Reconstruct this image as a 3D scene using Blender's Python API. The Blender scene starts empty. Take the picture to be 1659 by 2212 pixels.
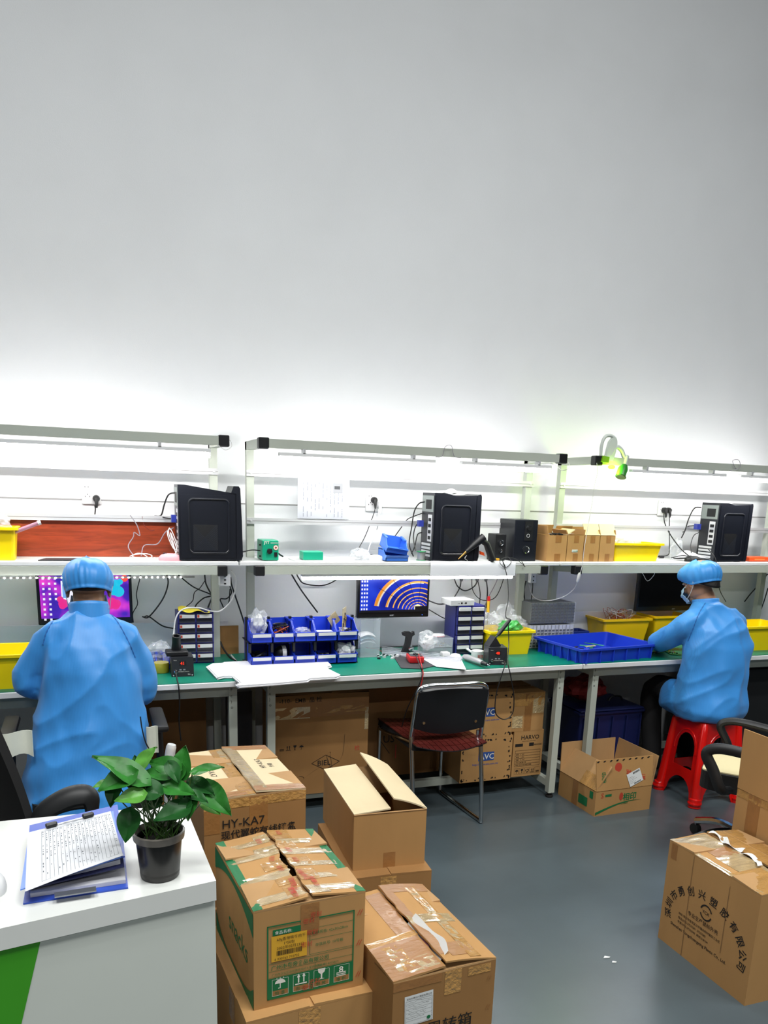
import bpy, bmesh, math, random
from math import sin, cos, pi, radians as rad
from mathutils import Vector as V, Matrix, noise as NZ
random.seed(7)
S = bpy.context.scene; COL = S.collection
# ------------------------------------------------------------------ camera
FPX, PYX, PXX = 1727.2, 1477.7, 829.5
CAM = V((-.679, -4.128, 1.646)); YAW, PIT, ROL = -.3570, -.2380, .0340
fw = V((-sin(YAW)*cos(PIT), cos(YAW)*cos(PIT), sin(PIT))); r0 = V((cos(YAW), sin(YAW), 0)); u0 = r0.cross(fw)
rt = r0*cos(ROL)+u0*sin(ROL); up = u0*cos(ROL)-r0*sin(ROL)
cd = bpy.data.cameras.new('camera'); cam = bpy.data.objects.new('camera', cd); COL.objects.link(cam)
cd.sensor_fit = 'HORIZONTAL'; cd.sensor_width = 36; cd.lens = FPX/1659*36
cd.shift_x = 0; cd.shift_y = (PYX-1106)/1659; cd.clip_start = .05; cd.clip_end = 100
m3 = Matrix((rt, up, -fw)).transposed(); cam.matrix_world = Matrix.Translation(CAM) @ m3.to_4x4()
S.camera = cam
# ------------------------------------------------------------------ light
S.view_settings.view_transform = 'Standard'; S.view_settings.look = 'None'
S.view_settings.gamma = 1; S.view_settings.use_curve_mapping = False; S.view_settings.exposure = 0.0
W = bpy.data.worlds.new('world'); S.world = W; W.use_nodes = True
W.node_tree.nodes['Background'].inputs[0].default_value = (.86, .93, 1, 1); W.node_tree.nodes['Background'].inputs[1].default_value = .035
def area(name, loc, tgt, sx, sy, power, col=(.985, 1, .985)):
    l = bpy.data.lights.new(name, 'AREA'); l.shape = 'RECTANGLE'; l.size = sx; l.size_y = sy; l.energy = power; l.color = col
    o = bpy.data.objects.new(name, l); COL.objects.link(o); o.location = loc
    o.rotation_euler = (V(tgt)-V(loc)).to_track_quat('-Z', 'Y').to_euler(); return o
for lx, ly, pw, sp in ((-1.6, -3.2, 78, 180), (.6, -3.2, 78, 180), (2.8, -3.2, 78, 180), (-1.6, -4.5, 56, 140), (.6, -4.5, 56, 140), (2.8, -4.5, 56, 140), (-1.8, -8.6, 85, 180), (1.6, -8.6, 85, 180)):
    area('ceiling_light', (lx, ly, 5.6 if ly > -8 else 4.9), (lx, ly, 0), 1.2, .15, pw).data.spread = rad(sp)
TUBE = 72.0
# ------------------------------------------------------------------ pixel of the photo -> point on a real plane
def ray(x, y): return rt*((x-PXX)/FPX) - up*((y-PYX)/FPX) + fw
def A(x, y, Y): d = ray(x, y); return CAM + d*((Y-CAM.y)/d.y)
def Z(x, y, z): d = ray(x, y); return CAM + d*((z-CAM.z)/d.z)
def AX(x, y, X): d = ray(x, y); return CAM + d*((X-CAM.x)/d.x)
# ------------------------------------------------------------------ materials
def lin(h):
    h = h.lstrip('#'); o = []
    for i in (0, 2, 4):
        c = int(h[i:i+2], 16)/255; o.append(c/12.92 if c <= .04045 else ((c+.055)/1.055)**2.4)
    return (*o, 1)
MC = {}
def mat(name, col='#808080', rough=.5, metal=0, var=0, vs=8, bump=0, bs=60, coat=0, emis=0, trans=0, alpha=1, spec=.5, stretch=None, sheen=0, ior=1.5):
    m = mat_(name, col, rough, metal, var, vs, bump, bs, coat, emis, trans, alpha, spec, stretch, sheen)
    if ior != 1.5: b = m.node_tree.nodes['Principled BSDF']; b.inputs['IOR'].default_value = ior; b.inputs['Coat IOR'].default_value = ior
    return m
def mat_(name, col='#808080', rough=.5, metal=0, var=0, vs=8, bump=0, bs=60, coat=0, emis=0, trans=0, alpha=1, spec=.5, stretch=None, sheen=0):
    if name in MC: return MC[name]
    m = bpy.data.materials.new(name); m.use_nodes = True; nt = m.node_tree; b = nt.nodes['Principled BSDF']; MC[name] = m
    c = lin(col) if isinstance(col, str) else col
    b.inputs['Base Color'].default_value = c; b.inputs['Roughness'].default_value = rough; b.inputs['Metallic'].default_value = metal
    b.inputs['Specular IOR Level'].default_value = spec; b.inputs['Coat Weight'].default_value = coat; b.inputs['Coat Roughness'].default_value = .08
    b.inputs['Transmission Weight'].default_value = trans; b.inputs['Alpha'].default_value = alpha
    if sheen: b.inputs['Sheen Weight'].default_value = sheen
    if emis: b.inputs['Emission Color'].default_value = c; b.inputs['Emission Strength'].default_value = emis; b.inputs['Base Color'].default_value = (c[0]*.1, c[1]*.1, c[2]*.1, 1)
    if var or bump:
        tc = nt.nodes.new('ShaderNodeTexCoord'); mp = nt.nodes.new('ShaderNodeMapping'); nt.links.new(tc.outputs['Object'], mp.inputs[0])
        if stretch: mp.inputs['Scale'].default_value = stretch
    if var:
        n = nt.nodes.new('ShaderNodeTexNoise'); n.inputs['Scale'].default_value = vs; n.inputs['Detail'].default_value = 6; nt.links.new(mp.outputs[0], n.inputs['Vector'])
        r = nt.nodes.new('ShaderNodeValToRGB'); r.color_ramp.elements[0].position = .3; r.color_ramp.elements[1].position = .7
        r.color_ramp.elements[0].color = tuple(x*(1-var) for x in c[:3])+(1,); r.color_ramp.elements[1].color = tuple(min(1, x*(1+var)) for x in c[:3])+(1,)
        nt.links.new(n.outputs[0], r.inputs[0]); nt.links.new(r.outputs[0], b.inputs['Base Color'])
    if bump:
        n2 = nt.nodes.new('ShaderNodeTexNoise'); n2.inputs['Scale'].default_value = bs; n2.inputs['Detail'].default_value = 4; nt.links.new(mp.outputs[0], n2.inputs['Vector'])
        bp = nt.nodes.new('ShaderNodeBump'); bp.inputs['Strength'].default_value = bump; bp.inputs['Distance'].default_value = .01
        nt.links.new(n2.outputs[0], bp.inputs['Height']); nt.links.new(bp.outputs[0], b.inputs['Normal'])
    return m
# ------------------------------------------------------------------ mesh helpers
def frame(o, x, y):
    x = V(x).normalized(); y = V(y); y = (y-x*y.dot(x)).normalized(); z = x.cross(y)
    M = Matrix((x, y, z)).transposed().to_4x4(); M.translation = V(o); return M
def spl(pts, k=6):
    p = [V(q) for q in pts]; out = []
    for i in range(len(p)-1):
        a = p[i-1] if i else p[0]*2-p[1]; b = p[i]; c = p[i+1]; d = p[i+2] if i+2 < len(p) else c*2-b
        for j in range(k):
            t = j/k; out.append(.5*((2*b)+(c-a)*t+(2*a-5*b+4*c-d)*t*t+(3*b-a-3*c+d)*t**3))
    out.append(p[-1]); return out
class MB:
    def __init__(s, *mats): s.bm = bmesh.new(); s.mats = list(mats); s.i = 0
    def m(s, mt):
        if mt not in s.mats: s.mats.append(mt)
        s.i = s.mats.index(mt); return s
    def add(s, vs, fs, M=None, sm=False):
        bv = [s.bm.verts.new(M @ V(v) if M else v) for v in vs]
        for f in fs:
            try: q = s.bm.faces.new([bv[i] for i in f]); q.material_index = s.i; q.smooth = sm
            except ValueError: pass
        return s
    def box(s, x0, x1, y0, y1, z0, z1, M=None, bev=0, seg=1):
        vs = [(x, y, z) for z in (z0, z1) for y in (y0, y1) for x in (x0, x1)]
        fs = [(0, 2, 3, 1), (4, 5, 7, 6), (0, 1, 5, 4), (2, 6, 7, 3), (0, 4, 6, 2), (1, 3, 7, 5)]
        if not bev: return s.add(vs, fs, M)
        t = bmesh.new(); bv = [t.verts.new(v) for v in vs]
        for f in fs: t.faces.new([bv[i] for i in f])
        bmesh.ops.bevel(t, geom=t.edges[:], offset=bev, segments=seg, affect='EDGES', profile=.5)
        t.verts.index_update(); s.add([v.co.copy() for v in t.verts], [[v.index for v in f.verts] for f in t.faces], M, seg > 1); t.free(); return s
    def tube(s, pts, r, n=8, caps=True, M=None, closed=False, sx=1):
        p = [V(q) for q in pts]; k = len(p); rr = r if isinstance(r, (list, tuple)) else [r]*k; vs = []; fs = []
        t0 = (p[1]-p[0]).normalized(); nrm = t0.orthogonal().normalized()
        for i in range(k):
            a = p[i-1] if i else (p[-1] if closed else p[0]); b = p[i+1] if i+1 < k else (p[0] if closed else p[-1])
            t = (b-a).normalized() if (b-a).length > 1e-9 else t0
            nrm = (nrm-t*nrm.dot(t)); nrm = nrm.normalized() if nrm.length > 1e-6 else t.orthogonal().normalized(); bi = t.cross(nrm)
            for j in range(n): vs.append(p[i]+(nrm*cos(2*pi*j/n)+bi*sin(2*pi*j/n)*sx)*rr[i])
        for i in range(k if closed else k-1):
            i2 = (i+1) % k
            for j in range(n): fs.append((i*n+j, i*n+(j+1) % n, i2*n+(j+1) % n, i2*n+j))
        if caps and not closed: fs.append(tuple(range(n-1, -1, -1))); fs.append(tuple((k-1)*n+j for j in range(n)))
        return s.add(vs, fs, M, True)
    def lathe(s, prof, n=20, M=None, sx=1, sy=1):
        vs = []; fs = []; k = len(prof)
        for r, z in prof:
            for j in range(n): vs.append((r*cos(2*pi*j/n)*sx, r*sin(2*pi*j/n)*sy, z))
        for i in range(k-1):
            for j in range(n): fs.append((i*n+j, i*n+(j+1) % n, (i+1)*n+(j+1) % n, (i+1)*n+j))
        if prof[0][0] > 1e-6: fs.append(tuple(range(n-1, -1, -1)))
        if prof[-1][0] > 1e-6: fs.append(tuple((k-1)*n+j for j in range(n)))
        return s.add(vs, fs, M, True)
    def ball(s, c, r, n=14, M=None):
        r = r if isinstance(r, (list, tuple)) else (r, r, r)
        T = Matrix.Translation(V(c)) @ Matrix.Diagonal((r[0], r[1], r[2], 1)); T = M @ T if M else T
        return s.lathe([(sin(pi*i/(n//2)), -cos(pi*i/(n//2))) for i in range(n//2+1)], n, T)
    def prism(s, poly, z0, z1, M=None):
        n = len(poly); vs = [(x, y, z0) for x, y in poly]+[(x, y, z1) for x, y in poly]
        fs = [tuple(range(n-1, -1, -1)), tuple(range(n, 2*n))]+[(i, (i+1) % n, n+(i+1) % n, n+i) for i in range(n)]
        return s.add(vs, fs, M)
    def quad(s, a, b, c, d): return s.add([a, b, c, d], [(0, 1, 2, 3)])
    def sheet(s, f, nu, nv, th=.001, M=None, sm=True):
        """thin solid sheet from f(u,v); thickness along the local normal"""
        P = [[V(f(i/nu, j/nv)) for j in range(nv+1)] for i in range(nu+1)]; top = []; bot = []
        for i in range(nu+1):
            for j in range(nv+1):
                du = P[min(i+1, nu)][j]-P[max(i-1, 0)][j]; dv = P[i][min(j+1, nv)]-P[i][max(j-1, 0)]; n = du.cross(dv)
                n = n.normalized() if n.length > 1e-12 else V((0, 0, 1)); top.append(P[i][j]+n*th/2); bot.append(P[i][j]-n*th/2)
        w = nv+1; N = len(top); fs = []
        for i in range(nu):
            for j in range(nv):
                a, b, c, d = i*w+j, (i+1)*w+j, (i+1)*w+j+1, i*w+j+1; fs += [(a, b, c, d), (N+d, N+c, N+b, N+a)]
        for i in range(nu): fs += [(i*w, N+i*w, N+(i+1)*w, (i+1)*w), (i*w+nv, (i+1)*w+nv, N+(i+1)*w+nv, N+i*w+nv)]
        for j in range(nv): fs += [(j, j+1, N+j+1, N+j), (nu*w+j, N+nu*w+j, N+nu*w+j+1, nu*w+j+1)]
        return s.add(top+bot, fs, M, sm)
    def text(s, t, size, M, bold=0, al='LEFT', sx=1):
        key = (t, bold, al)
        if key not in TX:
            c = bpy.data.curves.new('t', 'FONT'); c.body = t; c.size = 1; c.align_x = al; c.offset = bold; c.resolution_u = 2; c.fill_mode = 'FRONT'
            o = bpy.data.objects.new('t', c); COL.objects.link(o); me = bpy.data.meshes.new_from_object(o)
            TX[key] = ([v.co.copy() for v in me.vertices], [tuple(p.vertices) for p in me.polygons])
            bpy.data.objects.remove(o); bpy.data.curves.remove(c); bpy.data.meshes.remove(me)
        vs, fs = TX[key]; return s.add([(v.x*size*sx, v.y*size, 0) for v in vs], fs, M)
    def build(s, name, parent=None, world=True, ang=40, recalc=True):
        if recalc: bmesh.ops.recalc_face_normals(s.bm, faces=s.bm.faces[:])
        me = bpy.data.meshes.new(name); root = parent
        while root and root.parent: root = root.parent
        if parent and world: s.bm.transform(root.matrix_basis.inverted())
        s.bm.to_mesh(me); s.bm.free()
        for m in s.mats: me.materials.append(m)
        if any(p.use_smooth for p in me.polygons): me.set_sharp_from_angle(angle=rad(ang))
        o = bpy.data.objects.new(name, me); COL.objects.link(o)
        if parent: o.parent = parent
        return o
TX = {}
def tag(o, label, cat, group=None, kind=None):
    o['label'] = label; o['category'] = cat
    if group: o['group'] = group
    if kind: o['kind'] = kind
    return o
def thing(name, label, cat, loc=(0, 0, 0), rz=0, group=None):
    o = bpy.data.objects.new(name, None); COL.objects.link(o); o.location = loc; o.rotation_euler = (0, 0, rz); o.empty_display_size = .05
    o.matrix_basis = Matrix.Translation(V(loc)) @ Matrix.Rotation(rz, 4, 'Z'); return tag(o, label, cat, group)
def solo(mb, name, label, cat, loc=None, group=None, kind=None, ang=40):
    """a thing that is one mesh; its origin goes to its base"""
    if loc is None:
        xs = [v.co for v in mb.bm.verts]; loc = V((sum(v.x for v in xs)/len(xs), sum(v.y for v in xs)/len(xs), min(v.z for v in xs)))
    mb.bm.transform(Matrix.Translation(-V(loc))); o = mb.build(name, None, ang=ang); o.matrix_basis = Matrix.Translation(V(loc)); return tag(o, label, cat, group, kind)
def struct(mb, name): o = mb.build(name); o['kind'] = 'structure'; return o
def copy_tree(o, loc, rz, label, parent=None):
    c = o.copy(); COL.objects.link(c); c.parent = parent
    if parent is None: c.matrix_basis = Matrix.Translation(V(loc)) @ Matrix.Rotation(rz, 4, 'Z'); c['label'] = label
    for ch in list(o.children): copy_tree(ch, None, 0, None, c)
    return c
def cord(name, label, pts, r, m, cat='cable', group=None, k=6): return solo(MB(m).tube(spl(pts, k), r, 6), name, label, cat, group=group)
# ================================================================== the setting
white_wall = mat('wall paint', '#e2e4e6', .6, var=.02, vs=3, bump=.05, bs=200)
WY = .12
struct(MB(white_wall).box(-8, 9, WY, WY+.15, 0, 6.5), 'wall_back')
fl = mat('epoxy floor', '#4b565b', .3, var=.16, vs=2.2, bump=.06, bs=9, spec=.5)
struct(MB(fl).box(-8, 9, -9, WY, -.1, 0), 'floor')
seam = mat('panel seam', '#8c8c8c', .8)
struct(MB(seam).box(-8, 9, WY-.002, WY+.01, 1.549, 1.556), 'trim_1')
struct(MB(mat('skirting', '#b9bdb9', .6)).box(-8, 9, WY-.012, WY+.01, 0, .09), 'baseboard_back')
# ================================================================== workbenches
steel = mat('pale green painted steel', '#b3b9ae', .42, var=.04, vs=5)
lam = mat('white laminate', '#e3e4e4', .35, var=.05, vs=14)
alu = mat('slotted aluminium', '#d9dadc', .3, metal=.35)
esd = mat('green bench mat', '#02755f', .38, var=.1, vs=6, spec=.3)
blk = mat('black plastic', '#141518', .45)
rub = mat('black rubber', '#1b1a1a', .7)
ink = mat('pencil ink', '#3a3f3a', .8)
TZ = .775; SZ = 1.288; TOPZ = 1.857
def bench(label, x0, x1, lx, rx):
    t = thing('workbench', label, 'workbench', ((x0+x1)/2, -.25, 0), 0, 'green topped assembly benches along the wall')
    MB(lam).box(x0, x1, -.56, .06, TZ-.03, TZ-.003, bev=.003).build('tabletop', t)
    MB(esd).box(x0+.004, x1-.004, -.556, .058, TZ-.003, TZ).build('bench_mat', t)
    h = .019
    for i, x in enumerate((lx, rx)):
        l = MB(steel).box(x-h, x+h, -.495-h, -.495+h, .03, TZ-.031)
        l.m(ink)
        for k, g in enumerate(('F', 'c', ')', 'o')): l.text(g, .022, frame((x-.012, -.495-h-.0008, TZ-.06-.028*k), (1, 0, 0), (0, 0, 1)))
        lo = l.build('leg', t)
        MB(rub).lathe([(.017, 0), (.021, .004), (.021, .012), (.01, .014), (.01, .024), (.02, .026), (.02, .031)], 12, Matrix.Translation((x, -.495, 0))).build('foot', lo)
        l = MB(steel).box(x-h, x+h, -h, h, .03, TOPZ-.002).build('upright', t)
        MB(rub).lathe([(.017, 0), (.021, .004), (.021, .012), (.01, .014), (.01, .024), (.02, .026), (.02, .031)], 12, Matrix.Translation((x, 0, 0))).build('foot', l)
        MB(steel).box(x-h, x+h, -.33-h, h+.001, TOPZ-.04, TOPZ).build('top_arm', t)
        MB(steel).prism([(-.23, SZ-.021), (.0, SZ-.021), (0, SZ-.075), (-.23, SZ-.058)], x-h*.9, x+h*.9, frame((0, 0, 0), (0, 1, 0), (0, 0, 1))).build('shelf_arm', t)
        MB(steel).box(x-h*.8, x+h*.8, -.48, -.02, TZ-.085, TZ-.032).build('side_rail', t)
        for y, z in ((-.335, TOPZ-.02), (-.235, SZ-.044)):
            MB(blk).box(x-.024, x+.024, y-.024, y+.024, z-.025, z+.025, bev=.004).build('corner_cap', t)
    MB(steel).box(lx, rx, -.335-h, -.335+h, TOPZ-.04, TOPZ).build('top_rail', t)
    MB(steel).box(lx, rx, -.235-h, -.235+h, SZ-.062, SZ-.022).build('shelf_beam', t)
    MB(steel).box(lx, rx, -.495-h*.8, -.495+h*.6, TZ-.085, TZ-.032).build('front_apron', t)
    MB(steel).box(lx, rx, -.015, .015, TZ-.085, TZ-.032).build('rear_apron', t)
    for y in (-.30, -.06): MB(steel).box(lx, rx, y-.018, y+.018, .062, .1).build('lower_rail', t)
    for x in (lx, rx): MB(steel).box(x-.016, x+.016, -.48, -.02, .06, .098).build('lower_rail', t)
    MB(lam).box(x0+.002, x1-.002, -.25, .075, SZ-.02, SZ, bev=.003).build('shelf', t)
    for z in (1.706, 1.473):
        q = MB(alu).box(lx-.02, rx+.02, -h-.012, -h, z-.015, z+.015).m(seam).box(lx-.02, rx+.02, -h-.0128, -h-.002, z-.002, z+.001)
        for x in (lx, rx): q.m(alu).lathe([(.006, 0), (.006, .005), (.003, .006)], 10, frame((x, -h-.012, z), (1, 0, 0), (0, 0, 1)))
        q.build('cross_slat', t)
    return t
bench('left workbench with green mat where the person with back turned works', -1.79, .002, -1.68, -.078)
bench('middle workbench with green mat and the blue bin rack on it', .006, 1.789, .103, 1.69)
bench('right workbench with green mat beside the person on the red stool', 1.794, 3.6, 1.91, 3.5)
board = mat('pale board', '#e4e5ee', .5, var=.02)
for nm, a, b, z in (('left bench', -1.7, .0, .945), ('middle bench', .13, 1.66, .945), ('right bench', 2.0, 3.2, .95)):
    solo(MB(board).box(a, b, .085, .1, TZ+.001, z), 'back_board', 'low white board standing against the wall behind the '+nm, 'board', group='white boards behind the benches')
# ================================================================== lamps on the benches
glow = mat('lit diffuser', (1, .985, .96, 1), .4, emis=TUBE)
hous = mat('lamp housing', '#dfe0e0', .4)
glow_s = mat('lit shelf diffuser', (1, .985, .96, 1), .4, emis=TUBE*.55); glow_l = mat('lit leds', (1, .985, .96, 1), .4, emis=TUBE*.6)
def tube_lamp(label, xa, xb, y, z, r=.014, cat='lamp', clips=True, glow=glow):
    t = thing('tube_light', label, cat, ((xa+xb)/2, y, z), 0, 'white tube lights of the benches')
    MB(hous).box(xa, xb, y-.016, y+.016, z+r*.5, z+r+.012, bev=.003).build('housing', t)
    MB(glow).tube([(xa+.004, y, z), (xb-.004, y, z)], r, 10).build('diffuser', t)
    if clips:
        for f in (.15, .85):
            x = xa+(xb-xa)*f
            MB(alu).box(x-.006, x+.006, y-.02, y+.02, z+r+.012, z+r+.03).build('clip', t)
    return t
tz = TOPZ-.04-.042
X = lambda px, py, Y=-.335: A(px, py, Y).x
tube_lamp('long lit tube light under the top rail of the left bench', -1.62, X(455, 965), -.335, tz)
tube_lamp('lit tube light under the top rail of the middle bench, the left and longer one', X(602, 985), X(940, 985), -.335, tz)
tube_lamp('lit tube light under the top rail of the middle bench, the right and shorter one', X(995, 1000), X(1190, 1000), -.335, tz)
tube_lamp('lit tube light under the right bench top rail just past the green clip fan', X(1362, 1015), X(1567, 1018), -.335, tz)
tube_lamp('lit tube light under the right bench top rail cut by the photo edge', X(1597, 1020), 3.42, -.335, tz)
tube_lamp('lit tube light under the front of the middle shelf above the screen', X(652, 1232, -.2), X(1110, 1232, -.2), -.19, SZ-.085, .011, glow=glow_s)
st = led = thing('led_strip', 'string of tiny white leds under the left shelf front', 'lamp', (-.9, -.24, SZ-.07))
MB(mat('strip tape', '#5a5a58', .5)).box(-1.6, X(420, 1238, -.255), -.258, -.253, SZ-.075, SZ-.068).build('tape', st)
q = MB(glow_l); n = 0; x = -1.6
while x < X(400, 1238, -.255):
    q.ball((x, -.26, SZ-.072), .0042, 6); x += .026
q.build('led', st)
MB(mat('lit strip', (1, .985, .96, 1), .4, emis=TUBE*.3)).box(-1.6, -.12, -.19, -.182, SZ-.026, SZ-.021).build('strip_light', st)
t = thing('led_strip', 'slim glowing strip added under the right shelf to brighten the wall there', 'lamp', (2.6, -.19, SZ-.03)); MB(hous).box(2.0, 3.4, -.198, -.172, SZ-.026, SZ-.0205).build('housing', t); MB(mat('dim strip', (1, .97, .9, 1), .4, emis=TUBE*.15)).box(2.01, 3.39, -.19, -.18, SZ-.03, SZ-.026).build('strip_light', t)  # glow added here to lift the wall below the right shelf
# ================================================================== cardboard cartons
def cardm(name, col, var=.07): return mat(name, col, .75, var=var, vs=5, bump=.12, bs=26, stretch=(1, 1, .25), spec=.25)
kraft = cardm('kraft board', '#b08654'); kraft_d = cardm('brown kraft board', '#966e42'); kraft_l = cardm('pale kraft board', '#c9b08a'); kraft_in = cardm('board inside', '#b08a5e')
cream = cardm('cream board', '#d6c4a0', .04)
tape = mat('packing tape', '#b5884c', .14, var=.15, vs=14, bump=.6, bs=75, coat=.45, stretch=(1, 3.2, 1))
tape_d = mat('brown tape', '#986a3b', .36, var=.08, vs=9, bump=.2, bs=40, coat=.08, stretch=(1, 2.5, 1))
tape_c = mat('crinkled clear tape', '#d2b683', .08, var=.2, vs=26, bump=.9, bs=110, coat=1, stretch=(1, 3.8, 1), ior=2.0)
pblk = mat('black print', '#17130f', .7); pgrn = mat('green print', '#0f6b3c', .6); pred = mat('red print', '#b8402c', .6); pblu = mat('blue print', '#2c4f96', .6)
pwht = mat('white print', '#e6e2d8', .6); pyel = mat('yellow label', '#dba62f', .5); wlab = mat('white label', '#dcdedd', .5)
def shellbox(mb, w, d, h, t=.005, lid=False):
    o = .0
    vs = [(0, 0, 0), (w, 0, 0), (w, d, 0), (0, d, 0), (0, 0, h), (w, 0, h), (w, d, h), (0, d, h),
          (t, t, t), (w-t, t, t), (w-t, d-t, t), (t, d-t, t), (t, t, h), (w-t, t, h), (w-t, d-t, h), (t, d-t, h)]
    fs = [(0, 3, 2, 1), (0, 1, 5, 4), (1, 2, 6, 5), (2, 3, 7, 6), (3, 0, 4, 7), (8, 9, 10, 11), (8, 12, 13, 9), (9, 13, 14, 10), (10, 14, 15, 11), (11, 15, 12, 8),
          (4, 5, 13, 12), (5, 6, 14, 13), (6, 7, 15, 14), (7, 4, 12, 15)]
    mb.add(vs, fs)
    if lid: mb.box(t, w-t, t, d-t, h-t, h-.001)
def face(side, w, d, u, z, dx=.0009):
    """matrix of a print frame on a side of the box: u runs to the viewer's right"""
    if side == 'F': return frame((u, -dx, z), (1, 0, 0), (0, 0, 1))
    if side == 'L': return frame((-dx, d-u, z), (0, -1, 0), (0, 0, 1))
    if side == 'R': return frame((w+dx, u, z), (0, 1, 0), (0, 0, 1))
def flapf(edge, w, d, h, fw_, ang, l0=0, l1=1, curl=0, rag=0, seed=0, twist=0):
    def f(u, v):
        k = l0+(l1-l0)*u; a = rad(ang+curl*v+twist*(u-.5)); rr = fw_*v*(1+(rag*(NZ.noise((u*9, seed, 3.3))+.5*NZ.noise((u*31, seed, 1.3))) if v > .8 else 0))
        c, s_ = cos(a)*rr, sin(a)*rr
        if edge == 'L': return V((c, k*d, h+s_))
        if edge == 'R': return V((w-c, k*d, h+s_))
        if edge == 'F': return V((k*w, c, h+s_))
        return V((k*w, d-c, h+s_))
    return f
def carton(label, loc, rz, w, d, h, m=None, flaps=(), prints=None, lid=False, group=None, cat='cardboard box', name='cardboard_box'):
    m = m or kraft; t = thing(name, label, cat, loc, rad(rz), group)
    b = MB(m); shellbox(b, w, d, h, lid=lid); b.build('body', t, False)
    t['dims'] = 0; del t['dims']
    for fl_ in flaps:
        edge, fw_, ang = fl_[:3]; o = fl_[3] if len(fl_) > 3 else {}
        f = flapf(edge, w, d, h+.003, fw_, ang, o.get('l0', 0), o.get('l1', 1), o.get('curl', 0), o.get('rag', 0), o.get('seed', 0), o.get('twist', 0))
        fo = MB(o.get('m', m)).sheet(f, 18, 8, .005).build('flap', t, False)
        lift = .0034
        def off(u, v, f=f, k=lift):
            p = f(u, v); n = (f(min(u+.02, 1), v)-f(max(u-.02, 0), v)).cross(f(u, min(v+.05, 1))-f(u, max(v-.05, 0))); n = n.normalized()
            if n.z < 0: n = -n
            return p+n*(k+.0012*NZ.noise((u*23, v*11, 5)))
        for (u0, u1, v0, v1, tm) in o.get('tape', ()):
            MB(tm).sheet(lambda a, c, u0=u0, u1=u1, v0=v0, v1=v1, off=off: off(u0+(u1-u0)*a, v0+(v1-v0)*c), 14, 8, .0004).build('tape', fo, False)
        for fn in o.get('draw', ()): fn(fo, off)
    if prints: prints(t, w, d, h)
    return t
def pr_text(t, side, w, d, rows, mt=pblk, name='printing'):
    b = MB(mt)
    for (s_, u, z, size, *r) in rows: b.text(s_, size, face(side, w, d, u, z, .0023), bold=r[0] if r else 0)
    return b.build(name, t, False)
def strip(t, side, w, d, u0, u1, z0, z1, tm, k=.0006, name='tape'):
    F_ = face(side, w, d, 0, 0, k); return MB(tm).sheet(lambda a, c: F_ @ V((u0+(u1-u0)*a, z0+(z1-z0)*c, .0004*NZ.noise((a*9, c*9, u0*50)))), 8, 4, .0004).build(name, t, False)
def icons(b, F_, x, z, s, kinds, gap, frame_=None):
    """handling marks drawn as flat ink: umbrella, arrows, glass, stack"""
    def poly(pts, xx): b.add([F_ @ V((xx+px*s, z+pz*s, .0006)) for px, pz in pts], [tuple(range(len(pts)))])
    for i, k in enumerate(kinds):
        xx = x+i*gap
        if k == 'u':
            poly([(.1, .5)]+[(.5-.4*cos(pi*j/8), .5+.35*sin(pi*j/8)) for j in range(1, 8)]+[(.9, .5)], xx); poly([(.47, .1), (.53, .1), (.53, .5), (.47, .5)], xx); poly([(.35, .1), (.5, .1), (.5, .15), (.35, .15)], xx)
            for j in (.25, .5, .75): poly([(j-.03, .9), (j, .85), (j+.03, .9), (j, 1)], xx)
        if k == 'a':
            for j in (.2, .6): poly([(j+.06, .2), (j+.16, .2), (j+.16, .65), (j+.24, .65), (j+.11, .95), (j-.02, .65), (j+.06, .65)], xx)
            poly([(.05, .05), (.95, .05), (.95, .14), (.05, .14)], xx)
        if k == 'g': poly([(.2, .95), (.8, .95), (.74, .65), (.56, .5), (.55, .15), (.75, .08), (.25, .08), (.45, .15), (.44, .5), (.26, .65)], xx)
        if k == 'r':
            for j in range(3):
                a = 2*pi*j/3; poly([(.5+.42*cos(a+q*.35)*r, .5+.42*sin(a+q*.35)*r) for q, r in ((0, 1), (1, 1), (2, 1), (4, 1), (4, .6), (2, .6), (0, .6))], xx)
        if k == 's':
            for j in (0, .14, .28): poly([(.1, .05+j), (.9, .05+j), (.9, .12+j), (.1, .12+j)], xx)
def outline(b, F_, x0, x1, z0, z1, t_=.0015, k=.0005):
    for a, c, e, g in ((x0, x1, z0, z0+t_), (x0, x1, z1-t_, z1), (x0, x0+t_, z0, z1), (x1-t_, x1, z0, z1)):
        b.add([F_ @ V(p) for p in ((a, e, k), (c, e, k), (c, g, k), (a, g, k))], [(0, 1, 2, 3)])
def rect(b, F_, x0, x1, z0, z1, k=.0004): b.add([F_ @ V(p) for p in ((x0, z0, k), (x1, z0, k), (x1, z1, k), (x0, z1, k))], [(0, 1, 2, 3)])
def scrawl(b, F_, x, z, w_, h_, n, seed, t_=.0012, k=.0007):
    rn = random.Random(seed); pts = [(x+w_*i/n, z+h_*(.2+.8*rn.random())) for i in range(n+1)]
    for (a, c), (e, g) in zip(pts, pts[1:]): b.add([F_ @ V(p) for p in ((a, c, k), (e, g, k), (e+t_*.5, g+t_, k), (a+t_*.5, c+t_, k))], [(0, 1, 2, 3)])

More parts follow.
